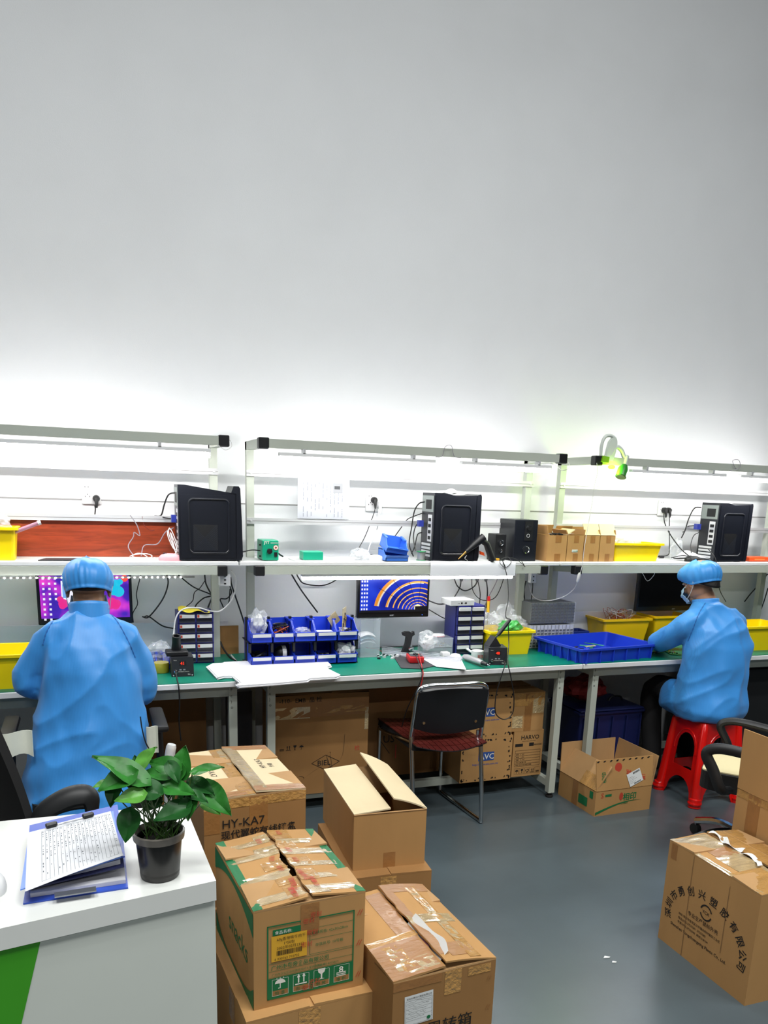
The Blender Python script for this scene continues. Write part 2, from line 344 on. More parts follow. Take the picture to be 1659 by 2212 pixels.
# ---- keyboard carton and the one under it
def pr_hy(t, w, d, h):
    pr_text(t, 'F', w, d, [('HY-KA7', .055, h-.095, .04, .004), ('现代翼蛇有线键盘', .052, h-.13, .031, .012), ('体积:475X320X325mm', .055, h-.172, .018, .008), ('毛重:', .055, h-.2, .018, .008), ('数量: 20PCS', .055, h-.228, .018, .008)])
    strip(t, 'F', w, d, .145, .205, h-.12, h-.0, tape_d); strip(t, 'F', w, d, 0, w, h-.03, h, tape)
    strip(t, 'F', w, d, 0, .05, h-.11, h-.02, tape_d)
def hyflap(fo, off):
    b = MB(pblk)
    o_ = off(.62, .42); F_ = frame(o_, off(.45, .42)-o_, off(.62, .5)-o_)
    if (F_.to_3x3() @ V((0, 0, 1))).z < 0: o_ = off(.45, .42); F_ = frame(o_, off(.62, .42)-o_, off(.45, .5)-o_)
    b.text('HY-KA7', .028, F_); b.text('外箱', .02, F_ @ Matrix.Translation((.01, -.03, 0))); b.build('printing', fo, False)
tp = dict(tape=[(0, 1, .72, 1, tape), (.0, .09, 0, 1, tape_d), (.62, .97, .86, 1, tape_c)], rag=.02, draw=[hyflap])
carton('big keyboard carton with wide black printing, taped lid slightly open, behind the potted plant', (-.383, -1.776, .325), 4.5, .333, .47, .365, kraft_d,
       [('F', .16, 2, dict(m=kraft_in)), ('B', .16, 2, dict(m=kraft_in)), ('L', .166, 1, dict(tp, m=cream)), ('R', .166, 4, dict(tp, m=cream, seed=4, tape=[(.05, .95, .74, 1, tape_c), (0, .1, 0, 1, tape_d), (.9, 1, .0, 1, tape_d)]))], pr_hy)
carton('brown carton on the floor under the keyboard carton', (-.395, -1.79, 0), 4.5, .36, .49, .32, kraft_d, [('L', .178, 1), ('R', .178, 1), ('F', .1, 3)], lid=False)
# ---- plain open carton and its base
carton('plain tan carton with both long flaps ajar and a dark inside', (.163, -1.612, .302), -3, .275, .485, .215, kraft,
       [('F', .1, -65, dict(m=kraft_in)), ('B', .12, -50, dict(m=kraft_in)), ('L', .137, 5, dict(m=cream)), ('R', .137, 32, dict(m=cream, curl=-8, twist=6))],
       lambda t, w, d, h: (strip(t, 'F', w, d, .115, .16, 0, .06, tape_d)))
carton('brown carton standing under the plain open carton', (.13, -1.665, 0), -3, .315, .5, .295, kraft_d, [('L', .155, 1), ('R', .155, 1.5), ('F', .1, 2)],
       lambda t, w, d, h: (strip(t, 'F', w, d, .12, .18, h-.06, h, tape)))
# ---- green banded carton
def pr_green(t, w, d, h):
    F_ = face('F', w, d, 0, 0)
    b = MB(pgrn)
    outline(b, F_, .035, .275, .022, .235, .0035)
    rect(b, F_, .037, .273, .024, .083)
    rect(b, F_, .05, .14, .205, .222)
    for z, a, c in ((.205, .15, .273), (.172, .15, .273), (.13, .15, .273), (.125, .04, .273), (.103, .04, .273), (.085, .04, .273), (.228, .04, .273)): rect(b, F_, a, c, z, z+.001)
    rect(b, F_, .15, .151, .13, .205); rect(b, F_, .165, .166, .085, .103)
    b.build('green_printing', t, False)
    b = MB(pwht)
    for i, x in enumerate((.048, .105, .162, .219)): outline(b, F_, x, x+.044, .03, .079, .0008, .0009)
    icons(b, F_, .052, .047, .036, 'ua', .057); icons(b, F_, .166, .047, .036, 'g', .057); b.text('8', .026, face('F', w, d, .233, .057, .0024), .02); icons(b, F_, .223, .044, .034, 's', .05)
    b.text('食品名称:', .011, face('F', w, d, .055, .209, .0024)); b.build('white_marks', t, False)
    for x in (.049, .106, .163, .22): MB(kraft_d).add([F_ @ V(p) for p in ((x, .031, .0009), (x+.042, .031, .0009), (x+.042, .046, .0009), (x, .046, .0009))], [(0, 1, 2, 3)]).build('caption_patch', t, False)
    pr_text(t, 'F', w, d, [('怕 湿', .055, .0335, .012), ('向 上', .112, .0335, .012), ('轻 放', .169, .0335, .012), ('堆 积', .226, .0335, .012)], pgrn, 'captions')
    pr_text(t, 'F', w, d, [('广州市粤旁食品有限公司', .045, .108, .0145, .008), ('广州市白云区良田镇良田村七星岗南路21号', .047, .09, .0078), ('传真:020-87538071', .17, .09, .0078), ('电话:020-87550715', .047, .0868, .0001),
                           ('包装规格: 42x30x28cm', .155, .188, .0105), ('存放批号: 10号箱', .165, .152, .0105)], pgrn, 'small_printing')
    y = MB(pyel); rect(y, F_, .046, .142, .131, .204, .0011); yo = y.build('yellow_label', t, False)
    b = MB(pblk)
    for s_, u, z, q in (('60g香辣味牛肉干', .06, .19, .0105), ('1*50包', .078, .177, .0105), ('2022年02月23日', .06, .165, .0105), ('6 930763 710732', .054, .135, .0095)): b.text(s_, q, face('F', w, d, u, z, .0036))
    rn = random.Random(3)
    x = .06
    while x < .128:
        g = rn.choice((.0006, .0012, .0018)); rect(b, F_, x, x+g, .147, .161, .0018); x += g+rn.choice((.0008, .0014))
    b.build('label_printing', yo, False)
    g = MB(pgrn); G_ = face('L', w, d, 0, 0)      # the left side: a green band along the top and bottom with a rounded edge
    n = 14; up_ = [(0+d*i/n, h-.004) for i in range(n+1)]; lo_ = [(d*i/n, h-.02-.05*(2*i/n-1)**2) for i in range(n+1)]
    for i in range(n): g.add([G_ @ V((*p, .0005)) for p in (lo_[i], lo_[i+1], up_[i+1], up_[i])], [(0, 1, 2, 3)])
    g.build('green_band', t, False); g = MB(pgrn)
    for i in range(n): g.add([G_ @ V((*p, .0005)) for p in ((d*i/n, .002), (d*(i+1)/n, .002), (d*(i+1)/n, .012+.05*(2*(i+1)/n-1)**4), (d*i/n, .012+.05*(2*i/n-1)**4))], [(0, 1, 2, 3)])
    g.build('green_band', t, False); g = MB(pgrn)
    g.text('snacks', .08, face('L', w, d, .16, .1), 0); g.build('side_printing', t, False)
    strip(t, 'F', w, d, .125, .175, .19, h, tape_d, .0013); 
    r_ = MB(pred)
    for u, z in ((.13, .225), (.15, .24), (.14, .19), (.125, .158), (.13, .03), (.148, .044)): r_.text('密封', .016, face('F', w, d, u, z, .0038))
    for z in (.225, .135, .04):
        for u in (.288, .295): r_.add([F_ @ V((u+q, z+p, .001)) for q, p in ((-.006, -.008), (-.004, -.008), (.004, .008), (.002, .008))], [(0, 1, 2, 3)])
    r_.build('red_marks', t, False)
def gtap(seed, side):
    rn = random.Random(seed); L = [(0, 1, .0, .17, pgrn)]
    L += [(u, u+rn.uniform(.07, .1), rn.uniform(0, .05), 1, tape_c) for u in (.04, .30, .62, .82)] if side == 'L' else [(u, u+rn.uniform(.06, .09), rn.uniform(.0, .2), 1, tape_c) for u in (.05, .22, .40, .58, .76)]
    L += [(u, min(1, u+rn.uniform(.1, .16)), .55+rn.uniform(0, .2), 1, rn.choice((tape, tape_c))) for u in (.02, .2, .42, .66, .84)]
    return L
def greds(fo, off):
    b = MB(pred); rn = random.Random(8)
    for i in range(9):
        u, v = rn.uniform(.08, .9), rn.uniform(.72, .9); o_ = off(u, v, k=.0052); F_ = frame(o_, off(u-.05, v)-off(u, v), off(u, v+.05)-off(u, v))
        if (F_.to_3x3() @ V((0, 0, 1))).z < 0: F_ = frame(o_, off(u+.05, v)-off(u, v), off(u, v+.05)-off(u, v))
        b.text('密封', .017, F_)
    b.build('red_marks', fo, False)
carton('carton with green bands, patches of shiny crinkled tape and a yellow date label', (-.335, -2.325, .325), 4.2, .305, .425, .278, kraft,
       [('F', .13, 4, dict(m=kraft_in)), ('B', .13, 4, dict(m=kraft_in)), ('L', .146, 4, dict(m=kraft, rag=.09, tape=gtap(5, 'L'), draw=[greds], curl=2)), ('R', .15, 7, dict(m=kraft, rag=.06, seed=7, tape=gtap(9, 'R'), draw=[greds], curl=0))], pr_green)
carton('brown carton under the green banded carton beside the white counter', (-.362, -2.362, 0), 4.2, .352, .48, .318, kraft, [('L', .17, 1), ('R', .17, 2), ('F', .1, 3)],
       lambda t, w, d, h: (strip(t, 'F', w, d, .14, .2, h-.1, h, tape), strip(t, 'L', w, d, .3, .36, h-.09, h, tape)))
# ---- turnover carton
def pr_turn(t, w, d, h):
    pr_text(t, 'F', w, d, [('周转箱', .1, .247, .047, .003)])
    F_ = face('F', w, d, 0, 0)
    l = MB(wlab); M_ = F_ @ Matrix.Translation((.036, .29, 0)) @ Matrix.Rotation(rad(2), 4, 'Z'); rect(l, M_, 0, .083, 0, .09, .0008); lo = l.build('paper_label', t, False)
    b = MB(pblk); outline(b, M_, .003, .08, .003, .075, .0006, .0016)
    b.text('深圳市勇创兴塑胶有限公司', .0062, M_ @ Matrix.Translation((.005, .079, .0016)))
    for i in range(5): rect(b, M_, .003, .08, .015+i*.012, .0155+i*.012, .0016); scrawl(b, M_, .006, .017+i*.012, .05+.005*i % .03, .008, 14, i, .0006, .0017)
    b.build('label_printing', lo, False)
    g = MB(pgrn); g.lathe([(.0055, 0), (.0055, .0004)], 14, M_ @ Matrix.Translation((.07, .012, .0016))); g.build('green_stamp', lo, False)
    r_ = MB(tape_d)
    for u, z in ((.285, h-.05), (.288, h-.14)):
        for q in (0, .007): r_.add([F_ @ V((u+q+a, z+p, .0008)) for a, p in ((-.006, -.007), (-.004, -.007), (.003, .007), (.001, .007))], [(0, 1, 2, 3)])
    r_.build('staple', t, False)
    strip(t, 'F', w, d, .15, .2, h-.07, h, tape); strip(t, 'F', w, d, .0, .14, h-.025, h, tape_d); strip(t, 'F', w, d, .22, .29, h-.03, h-.005, tape)
tb = dict(rag=.03, m=kraft)
carton('brown carton with large black lettering, a small white label and taped flaps', (-.004, -2.462, 0), 4.4, .306, .44, .425, kraft_d,
       [('F', .12, -6, dict(m=kraft_in)), ('B', .12, 3, dict(m=kraft_in)), ('L', .15, 5, dict(tb, tape=[(.0, .36, .0, .97, tape_d), (.4, .95, .64, .99, tape_d), (.36, .42, 0, 1, tape), (.05, .33, .2, .55, tape), (.03, .16, .2, .95, tape_c), (.14, .3, .22, .42, tape_c)])),
        ('R', .158, 14, dict(tb, curl=-5, seed=3, tape=[(.02, .95, .28, .5, tape), (.08, .95, .82, 1, tape_d), (.45, .56, .1, 1, tape_c), (.56, .85, .34, .48, tape_c), (.05, .2, .3, .8, tape_d), (.15, .45, .3, .5, tape_c), (.88, 1, 0, 1, tape_d)]))], pr_turn)
p_ = thing('plastic_sheet', 'white and pink plastic sheet poking out of the carton with large black lettering', 'plastic sheet', (.13, -2.35, .43))
MB(wlab).sheet(lambda u, v: V((.115+.05*v+.012*sin(u*5), -2.42+.2*u, .405+.06*v+.006*sin(u*9)-.0*u)), 14, 4, .0006).build('sheet', p_)
MB(mat('pink sheet', '#d98c95', .5)).sheet(lambda u, v: V((.112+.02*v+.012*sin(u*5), -2.37+.12*u, .409+.03*v)), 10, 3, .0006).build('pink_edge', p_)
# ---- right front carton with the round lettering
def pr_right(t, w, d, h):
    F_ = face('L', w, d, 0, 0); b = MB(pblk)
    s_ = '深圳市勇创兴塑胶有限公司'; n = len(s_); cx, cz, R1, R2 = d*.5, .145, .185, .135
    for i, ch in enumerate(s_):
        a = rad(188-196*i/(n-1)); x, z = cx+R1*cos(a), cz+R2*sin(a); th = math.atan2(R2*sin(a)/R2**2, R1*cos(a)/R1**2)-pi/2
        b.text(ch, .038, F_ @ Matrix.Translation((x, z, 0)) @ Matrix.Rotation(th, 4, 'Z') @ Matrix.Translation((-.019, -.012, 0)), .012)
    b.text('专业生产鼠标外壳', .019, F_ @ Matrix.Translation((cx-.085, .175, 0)), .004)
    for i, q in enumerate(('地址:深圳市宝安区沙井镇共和村第四工业区', '电话:0755-27232581  27232582', '传真:0755-27232583  邮编:518104')): b.text(q, .011, F_ @ Matrix.Translation((cx-.13, .152-.017*i, 0)), .006)
    b.text('Shenzhen Yongchuangxing Plastic Co., Ltd.', .0165, F_ @ Matrix.Translation((cx-.165, .092, 0)), .012)
    for r1 in (0, 1):
        A0 = rad(20 if r1 else 200)
        for j in range(8):
            a, c = A0+rad(18)*j, A0+rad(18)*(j+1); b.add([F_ @ V((cx+.001+rr*cos(q), .225+rr*sin(q), .0006)) for q, rr in ((a, .03), (c, .03), (c, .0245), (a, .0245))], [(0, 1, 2, 3)])
    b.text('YCX', .0165, F_ @ Matrix.Translation((cx-.017, .219, 0)), .014); b.build('printing', t, False)
    pr_text(t, 'F', w, d, [('品名: 鼠标外壳', .11, .21, .022, .006), ('数量:', .11, .17, .022, .006)], pblk, 'end_printing')
    crease = MB(mat('crease', '#7d5d3a', .8))
    for u, z0, z1 in ((.13, .0, h), (.31, .12, h-.03)): crease.add([F_ @ V(q) for q in ((u, z0, .0003), (u+.003, z0, .0003), (u+.004, z1, .0003), (u+.002, z1, .0003))], [(0, 1, 2, 3)])
    crease.build('crease', t, False)
    strip(t, 'L', w, d, .015, .045, h-.06, h, tape_d)
rt_ = lambda s_: dict(rag=.03, m=kraft, tape=s_)
carton('big carton with lettering in an arch and a lid covered in shiny tape', (1.318, -2.345, 0), 0, .325, .445, .403, kraft,
       [('F', .13, 3, dict(m=kraft_in)), ('B', .13, 3, dict(m=kraft_in)), ('L', .16, 3, rt_([(0, .22, .0, .9, tape), (.72, .98, .02, .95, tape_c), (.34, .6, .3, 1, tape_c), (0, 1, .0, .13, tape_c), (.58, .72, .35, .95, tape_d), (.2, .34, .1, .9, tape), (.15, .9, .88, 1, tape_c)])),
        ('R', .155, 4, rt_([(0, 1, .55, 1, tape), (.1, .4, 0, .6, tape_d), (.5, 1, .1, .5, tape), (0, .08, 0, 1, tape_c)]))], pr_right)
p_ = thing('torn_paper', 'torn white paper left on the taped lid of the carton with round lettering', 'paper', (1.5, -2.05, .42))
MB(wlab).sheet(lambda u, v: V((1.475+.012*sin(u*7)+.035*v*(1-.5*u), -1.92-.16*u, .424+.008*sin(u*11+v*3))), 14, 3, .0006).build('strip', p_)
MB(wlab).sheet(lambda u, v: V((1.455-.0*u+.022*v+.02*sin(u*4), -2.10-.1*u, .424+.006*sin(u*9))), 10, 2, .0006).build('strip', p_)
carton('tall tan carton with an upright flap in front of the right office chair', (1.66, -2.32, 0), 0, .42, .47, .56, kraft,
       [('L', .24, 92, dict(m=kraft, tape=[(.0, 1, .03, .16, tape), (.78, 1, .2, .95, tape_d), (.3, .55, .1, .4, tape_d)])), ('B', .2, 60, dict(m=kraft_in)), ('R', .2, 120)],
       lambda t, w, d, h: (strip(t, 'L', w, d, 0, d, h-.03, h, tape), strip(t, 'L', w, d, .06, .12, h-.2, h, tape_d)))
# ---- open carton on the floor
def pr_open(t, w, d, h):
    F_ = face('F', w, d, 0, 0)
    g = MB(pgrn)
    g.text('相印', .045, face('F', w, d, .175, .075), .02); g.text('心相印', .016, face('F', w, d, .165, .052), .01); rect(g, F_, .06, .1, .105, .118)
    n = 16
    for i in range(n):
        a, c = i/n, (i+1)/n; q = lambda s_: .018+.05*sin(s_*pi*.62)
        g.add([F_ @ V(p) for p in ((.005+.3*a, q(a)-.011*(1-a), .0006), (.005+.3*c, q(c)-.011*(1-c), .0006), (.005+.3*c, q(c)+.004*(1-c), .0006), (.005+.3*a, q(a)+.004*(1-a), .0006))], [(0, 1, 2, 3)])
    G_ = face('L', w, d, 0, 0); g.build('green_printing', t, False)
    for q in ((.19, .27, .03, .08), (.285, .315, .09, .13)): g = MB(pgrn); rect(g, G_, *q); g.build('green_block', t, False)
    r_ = MB(pred); r_.text('S', .04, face('F', w, d, .032, .1), .01); r_.add([F_ @ V((.163+.012*cos(a)*1., .098+.022*sin(a), .0007)) for a in [2*pi*j/14 for j in range(14)]], [tuple(range(14))]); r_.build('red_printing', t, False)
    strip(t, 'L', w, d, .13, .18, 0, h, tape_d)
def oflap(fo, off):
    P = lambda u, v: off(u, v, k=.0042)
    def F2(u, v): o_ = P(u, v); return frame(o_, P(u+.05, v)-P(u, v), P(u, v+.05)-P(u, v))
    g = MB(pgrn); g.text('相印', .03, F2(.16, .25) @ Matrix.Rotation(pi/2, 4, 'Z'), .015); g.build('green_printing', fo, False)
    r_ = MB(pred); M_ = F2(.38, .72); r_.add([M_ @ V((.022*cos(a), .026*sin(a), 0)) for a in [2*pi*j/14 for j in range(14)]], [tuple(range(14))])
    r_.text('纸巾', .034, F2(.60, .45) @ Matrix.Rotation(pi/2, 4, 'Z'), .02); r_.text('清风纸业', .026, F2(.86, .2) @ Matrix.Rotation(pi/2, 4, 'Z'), .02); r_.build('red_printing', fo, False)
    k_ = MB(pblk); rn = random.Random(2)
    for i in range(9):
        M_ = F2(.03+.11*i, .95); rr = .007; k_.add([M_ @ V((q*rr*2, p*rr, 0)) for q, p in ((-.6, -.5), (.1, -.6), (.7, .4), (.2, .7), (-.4, .3))], [(0, 1, 2, 3, 4)])
    k_.build('border_marks', fo, False)
    M_ = F2(.68, .28) @ Matrix.Rotation(rad(20), 4, 'Z'); l = MB(wlab); rect(l, M_, -.045, .045, -.028, .045, .001); lo = l.build('shipping_label', fo, False)
    b = MB(pblk); x = -.005; rn = random.Random(5)
    while x < .04: g_ = rn.choice((.001, .002)); rect(b, M_, x, x+g_, .03, .04, .0018); rect(b, M_, x-.01, x-.01+g_, -.024, -.017, .0018); x += g_+.0013
    for i in range(5): scrawl(b, M_, -.04, .018-.008*i, .03+.01*(i % 3), .004, 12, i+40, .0007, .0018)
    b.build('label_printing', lo, False)
carton('open empty tissue carton with green and red printing near the blue crate', (1.77, -.812, 0), 1.5, .362, .338, .138, kraft,
       [('F', .165, 82, dict(m=kraft, draw=[oflap], twist=3)), ('L', .155, 55, dict(m=kraft_in, tape=[(.0, .45, .0, .5, tape)])), ('B', .165, 92, dict(m=kraft_in)), ('R', .165, 98, dict(m=kraft_in))], pr_open)
# ---- cartons under the middle bench, standing on the low rails
def pr_biel(t, w, d, h):
    F_ = face('F', w, d, 0, 0); b = MB(pblk); cx, cz = .275, .165
    for s_ in ((-1, 1), (1, 1), (-1, -1), (1, -1)):
        p, q = V((cx+s_[0]*.075, cz, .0006)), V((cx, cz+s_[1]*.04, .0006)); n = V((0, .0025, 0)); b.add([F_ @ v for v in (p, q, q+n, p+n)], [(0, 1, 2, 3)])
    b.text('BIEL', .04, face('F', w, d, cx-.045, cz-.014), .004); icons(b, F_, .03, .245, .028, 'sagu', .034)
    def curve(pts):
        q = spl([V((x, z, .0008)) for x, z in pts], 6)
        for a, c in zip(q, q[1:]): b.add([F_ @ v for v in (a, c, c+V((.0015, .0015, 0)), a+V((.0015, .0015, 0)))], [(0, 1, 2, 3)])
    curve([(.33, .15), (.365, .2), (.375, .31)]); curve([(.24, .14), (.29, .19), (.3, .22), (.28, .2), (.3, .14), (.31, .125), (.3, .2)]); curve([(.1, .05), (.13, .1), (.16, .09), (.13, .06), (.19, .11), (.26, .15)])
    b.text('-110-  EMB  品 检', .03, face('F', w, d, .03, h-.035), .006); b.build('printing', t, False)
    strip(t, 'F', w, d, 0, w, h-.115, h-.03, tape_d); strip(t, 'F', w, d, .0, .19, h-.12, h-.06, tape_c); strip(t, 'F', w, d, .22, .49, h-.1, h-.065, tape); strip(t, 'F', w, d, w-.02, w, h-.2, h-.08, tape_c)
    r_ = MB(pred); r_.text('检', .03, face('F', w, d, .43, .22)); r_.build('red_mark', t, False)
carton('large brown carton with a lettered diamond and tape along its top under the middle bench', (.147, -.35, .101), 0, .503, .26, .53, kraft_d, [('L', .2, 1), ('R', .2, 1), ('F', .13, 0), ('B', .13, 0)], pr_biel)
def pr_dark(t, w, d, h):
    F_ = face('F', w, d, 0, 0); b = MB(pblk); cx, cz = .165, .215
    for s_ in ((-1, 1), (1, 1), (-1, -1), (1, -1)):
        p, q = V((cx+s_[0]*.06, cz, .0006)), V((cx, cz+s_[1]*.085, .0006)); n = V((.002, .003, 0)); b.add([F_ @ v for v in (p, q, q+n, p+n)], [(0, 1, 2, 3)])
    b.text('US', .06, face('F', w, d, cx-.04, cz-.02), .004); b.build('printing', t, False)
    r_ = MB(pred); rect(r_, F_, .2, .206, .1, .18); r_.build('red_mark', t, False)
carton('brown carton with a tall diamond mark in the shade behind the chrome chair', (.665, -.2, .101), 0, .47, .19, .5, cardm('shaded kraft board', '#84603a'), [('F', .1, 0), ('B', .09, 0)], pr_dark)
def pr_avc(t, w, d, h):
    F_ = face('F', w, d, 0, 0); l = MB(pblu); rect(l, F_, w*.5-.05, w*.5+.045, h*.48, h*.68); lo = l.build('blue_emblem', t, False)
    b = MB(pwht); b.text('AVC', .046, face('F', w, d, w*.5-.045, h*.515, .0024), .012); b.build('emblem_letters', lo, False)
    b = MB(pblu); b.text('http://www.avc.com.tw', .017, face('F', w, d, w*.5-.085, h*.38), .006); b.build('web_address', t, False)
    b = MB(pblk); rn = random.Random(11)
    for i in range(60):
        side = i % 4; k = rn.random()
        x, z = ((k*w, .012), (k*w, h-.014), (.012, k*h), (w-.014, k*h))[side]; x += rn.uniform(-.008, .008); z += rn.uniform(-.006, .008); a = rn.random()*6; s_ = rn.uniform(.004, .008)
        x = min(max(x, .01), w-.01); z = min(max(z, .01), h-.01)
        b.add([F_ @ V((x+s_*cos(a+q)*r, z+s_*sin(a+q)*r, .0006)) for q, r in ((0, 1), (1.2, .5), (2.2, 1), (3.6, .6), (4.7, 1))], [(0, 1, 2, 3, 4)])
    b.build('border_marks', t, False)
for lb, z, dx in (('tan carton with a blue lettered emblem, on the low rail under the bench', .101, 0), ('tan carton with a blue lettered emblem, stacked on its twin under the bench', .353, -.012)):
    carton(lb, (1.165+dx, -.415, z), 0, .312, .33, .248, kraft, [('F', .15, 1), ('B', .15, 1)], pr_avc, group='cartons with the blue emblem')
def pr_harvo(t, w, d, h):
    F_ = face('F', w, d, 0, 0); b = MB(pblk)
    b.text('HARVO', .034, face('F', w, d, .045, h-.045), .012); b.text('SINCE YOUR COMPANION', .007, face('F', w, d, .055, h-.058)); rect(b, F_, .012, .06, h-.085, h-.068); rect(b, F_, .1, .13, h-.085, h-.066); b.text('BRINGBC', .012, face('F', w, d, .132, h-.083), .012)
    for i in range(7): rect(b, F_, .015, .175, .06+i*.0155, .0612+i*.0155)
    rect(b, F_, .015, .0162, .06, .153); rect(b, F_, .1738, .175, .06, .153)
    for i, q in enumerate(('地址 深圳市龙华新区观澜', '尺寸 CM CM CM', '毛重   13   KG', '数量   /   PCS', '型号   V   KIT')): b.text(q, .009, face('F', w, d, .022, .0645+i*.0155), .004)
    icons(b, F_, .02, .018, .026, 'ugras', .033)
    for i in range(5): outline(b, F_, .017+.033*i, .046+.033*i, .014, .05, .0008)
    b.build('printing', t, False)
carton('small tan carton with a printed table and handling marks beside the bench leg', (1.492, -.40, .101), 0, .188, .3, .262, kraft, [('F', .14, 0), ('B', .14, 0)], pr_harvo)
carton('tan carton wrapped in shiny tape on top of the one with the printed table', (1.468, -.40, .368), 0, .202, .3, .215, kraft, [('F', .14, 0), ('B', .14, 0)],
       lambda t, w, d, h: (strip(t, 'F', w, d, .08, .125, 0, h, tape_d), strip(t, 'F', w, d, .0, .07, .02, .09, tape_c), strip(t, 'F', w, d, .13, .2, .1, .2, tape_c), strip(t, 'F', w, d, 0, w, h-.07, h, tape)))
carton('large brown carton added to darken the back under the left bench', (-.80, -.03, .101), 0, .66, .13, .55, cardm('shaded kraft board', '#84603a'), [('F', .06, 0), ('B', .06, 0)])  # guessed carton, put in so the space behind the left legs reads dark
solo(MB(mat('dark panel', '#1a1c24', .5)).box(-.052, .078, -.16, -.12, .0, .62), 'added_dark_panel', 'added dark panel that keeps the gap between the left and middle benches black', 'panel')  # guessed panel, added to fill the gap with darkness
carton('brown carton low in the shade under the left bench', (-.40, -.30, .101), 0, .28, .24, .14, kraft_d, [('F', .13, 0), ('B', .13, 0)])
# ================================================================== on the shelf and on the wall above it
navy = mat('black tower steel', '#11141d', .38); grille = mat('dark grille', '#05060a', .6); grey = mat('grey plastic', '#8b8f94', .45); chrome = mat('chrome', '#c9cccf', .15, metal=1)
wpl = mat('white plastic', '#d6d7d8', .35); bluec = mat('blue plug', '#27358f', .4); cblk = mat('black cable', '#101012', .5); cwht = mat('white cable', '#dedede', .5); cgry = mat('grey cable', '#8f8a93', .5)
SY = -.23
def rrect(x0, x1, z0, z1, r, n=5):
    o = []
    for cx, cz, a0 in ((x1-r, z1-r, 0), (x0+r, z1-r, 90), (x0+r, z0+r, 180), (x1-r, z0+r, 270)):
        for j in range(n+1): a = rad(a0+90*j/n); o.append((cx+r*cos(a), cz+r*sin(a)))
    return o
def pc(label, xa, xb, y, dep, h, top='flat'):
    L = xb-xa; t = thing('computer_tower', label, 'computer', ((xa+xb)/2, y+dep/2, SZ), 0, 'black computer towers on the shelf')
    M_ = frame((xa, y+dep, SZ+.004), (1, 0, 0), (0, 0, 1))          # x along, y up, z towards the viewer
    prof = [(.0, 0), (L*.9, 0), (L*.9, h*.90), (L*.1, h), (0, h)] if top == 'slope' else [(0, 0), (L*.9, 0), (L*.9, h-.006), (L*.45, h-.012), (L*.25, h), (0, h)]
    MB(navy).prism(prof, .004, dep-.004, M_).build('case', t)
    fb = [(L*.9, 0), (L*.975, 0), (L, .02), (L*.985, h*.55), (L*.965, h*.97), (L*.94, h), (L*.86, h), (L*.82, h*.91), (L*.9, h*.90)] if top == 'slope' else [(L*.9, 0), (L*.98, 0), (L, .02), (L, h-.012), (L*.98, h), (L*.9, h-.006)]
    MB(navy).prism(fb, 0, dep, M_).build('front_bezel', t)
    p = MB(navy); yk = dep-.004
    p.box(L*.03, L*.885, .012, h*(.87 if top == 'slope' else .95), yk, yk+.004, M_)
    ring = [V((a, c, yk+.0045)) for a, c in rrect(L*.16, L*.78, h*.1, h*.82, .022)]
    p.tube(ring, .0045, 8, M=M_, closed=True); sp = p.build('side_panel', t)
    g = MB(grille); g.box(L*.22, L*.6, h*.13, h*.48, yk+.004, yk+.0048, M_)
    g.m(mat('grille wire', '#272c38', .4)); nn = 15
    for i in range(nn):
        for sgn in (1, -1):
            a = L*.22+L*.38*i/nn; c0, c1 = h*.13, h*.48; run = (c1-c0)*.9*sgn; b_ = a+run
            p0, p1 = V((a, c0, yk+.0053)), V((b_, c1, yk+.0053))
            lo, hi = L*.22, L*.6
            def clip(q, r):
                if q.x < lo: q = q+(r-q)*((lo-q.x)/(r.x-q.x))
                if q.x > hi: q = q+(r-q)*((hi-q.x)/(r.x-q.x))
                return q
            p0, p1 = clip(p0, p1), clip(p1, p0)
            if (p1-p0).length > .01: n_ = V((.0011, 0, 0)); g.add([M_ @ q for q in (p0-n_, p0+n_, p1+n_, p1-n_)], [(0, 1, 2, 3)])
    g.build('vent_grille', sp)
    MB(mat('power supply steel', '#8f9794', .4, metal=.6)).box(-.002, .001, h*.72, h*.96, .01, dep-.012, M_).m(grille).box(-.0025, 0, h*.76, h*.9, dep*.35, dep*.8, M_).build('power_supply', t)
    MB(alu).box(-.002, .001, h*.28, h*.68, dep*.55, dep*.85, M_).build('port_plate', t)
    q = MB(grille)
    for i in range(4): q.box(-.003, .001, h*(.31+.09*i), h*(.36+.09*i), dep*.6, dep*.8, M_)
    q.build('ports', t); s_ = MB(alu)
    for i in range(4): s_.box(-.002, .001, h*(.05+.055*i), h*(.085+.055*i), .02, dep*.8, M_)
    s_.build('slot_covers', t)
    for i, (a, c) in enumerate(((.03, .02), (.03, dep-.03), (L-.06, .02), (L-.06, dep-.03))): MB(rub).box(a, a+.03, -.004, 0, c-.01, c+.01, M_).build('foot', t)
    return t
pc('black computer tower on the left shelf beside the red wood panel', A(385, 1100, SY).x, A(525, 1200, SY).x, SY, .17, .348, 'slope')
pc('black computer tower on the middle shelf behind the glue gun', A(934, 1200, SY).x, A(1038, 1100, SY).x+.005, SY, .17, .348)
pc('black computer tower on the right shelf above the person on the stool', A(1543, 1200, SY).x, A(1620, 1150, SY).x, SY, .16, .345)
# white cloth lying on the middle tower
solo(MB(mat('white cloth', '#e6e6e4', .8)).sheet(lambda u, v: V((1.09+.14*u, -.16+.1*v, SZ+.352+.022*sin(pi*u)*sin(pi*v)+.004*sin(u*14))), 14, 8, .002), 'cloth', 'small white cloth lying on top of the middle computer tower', 'cloth')
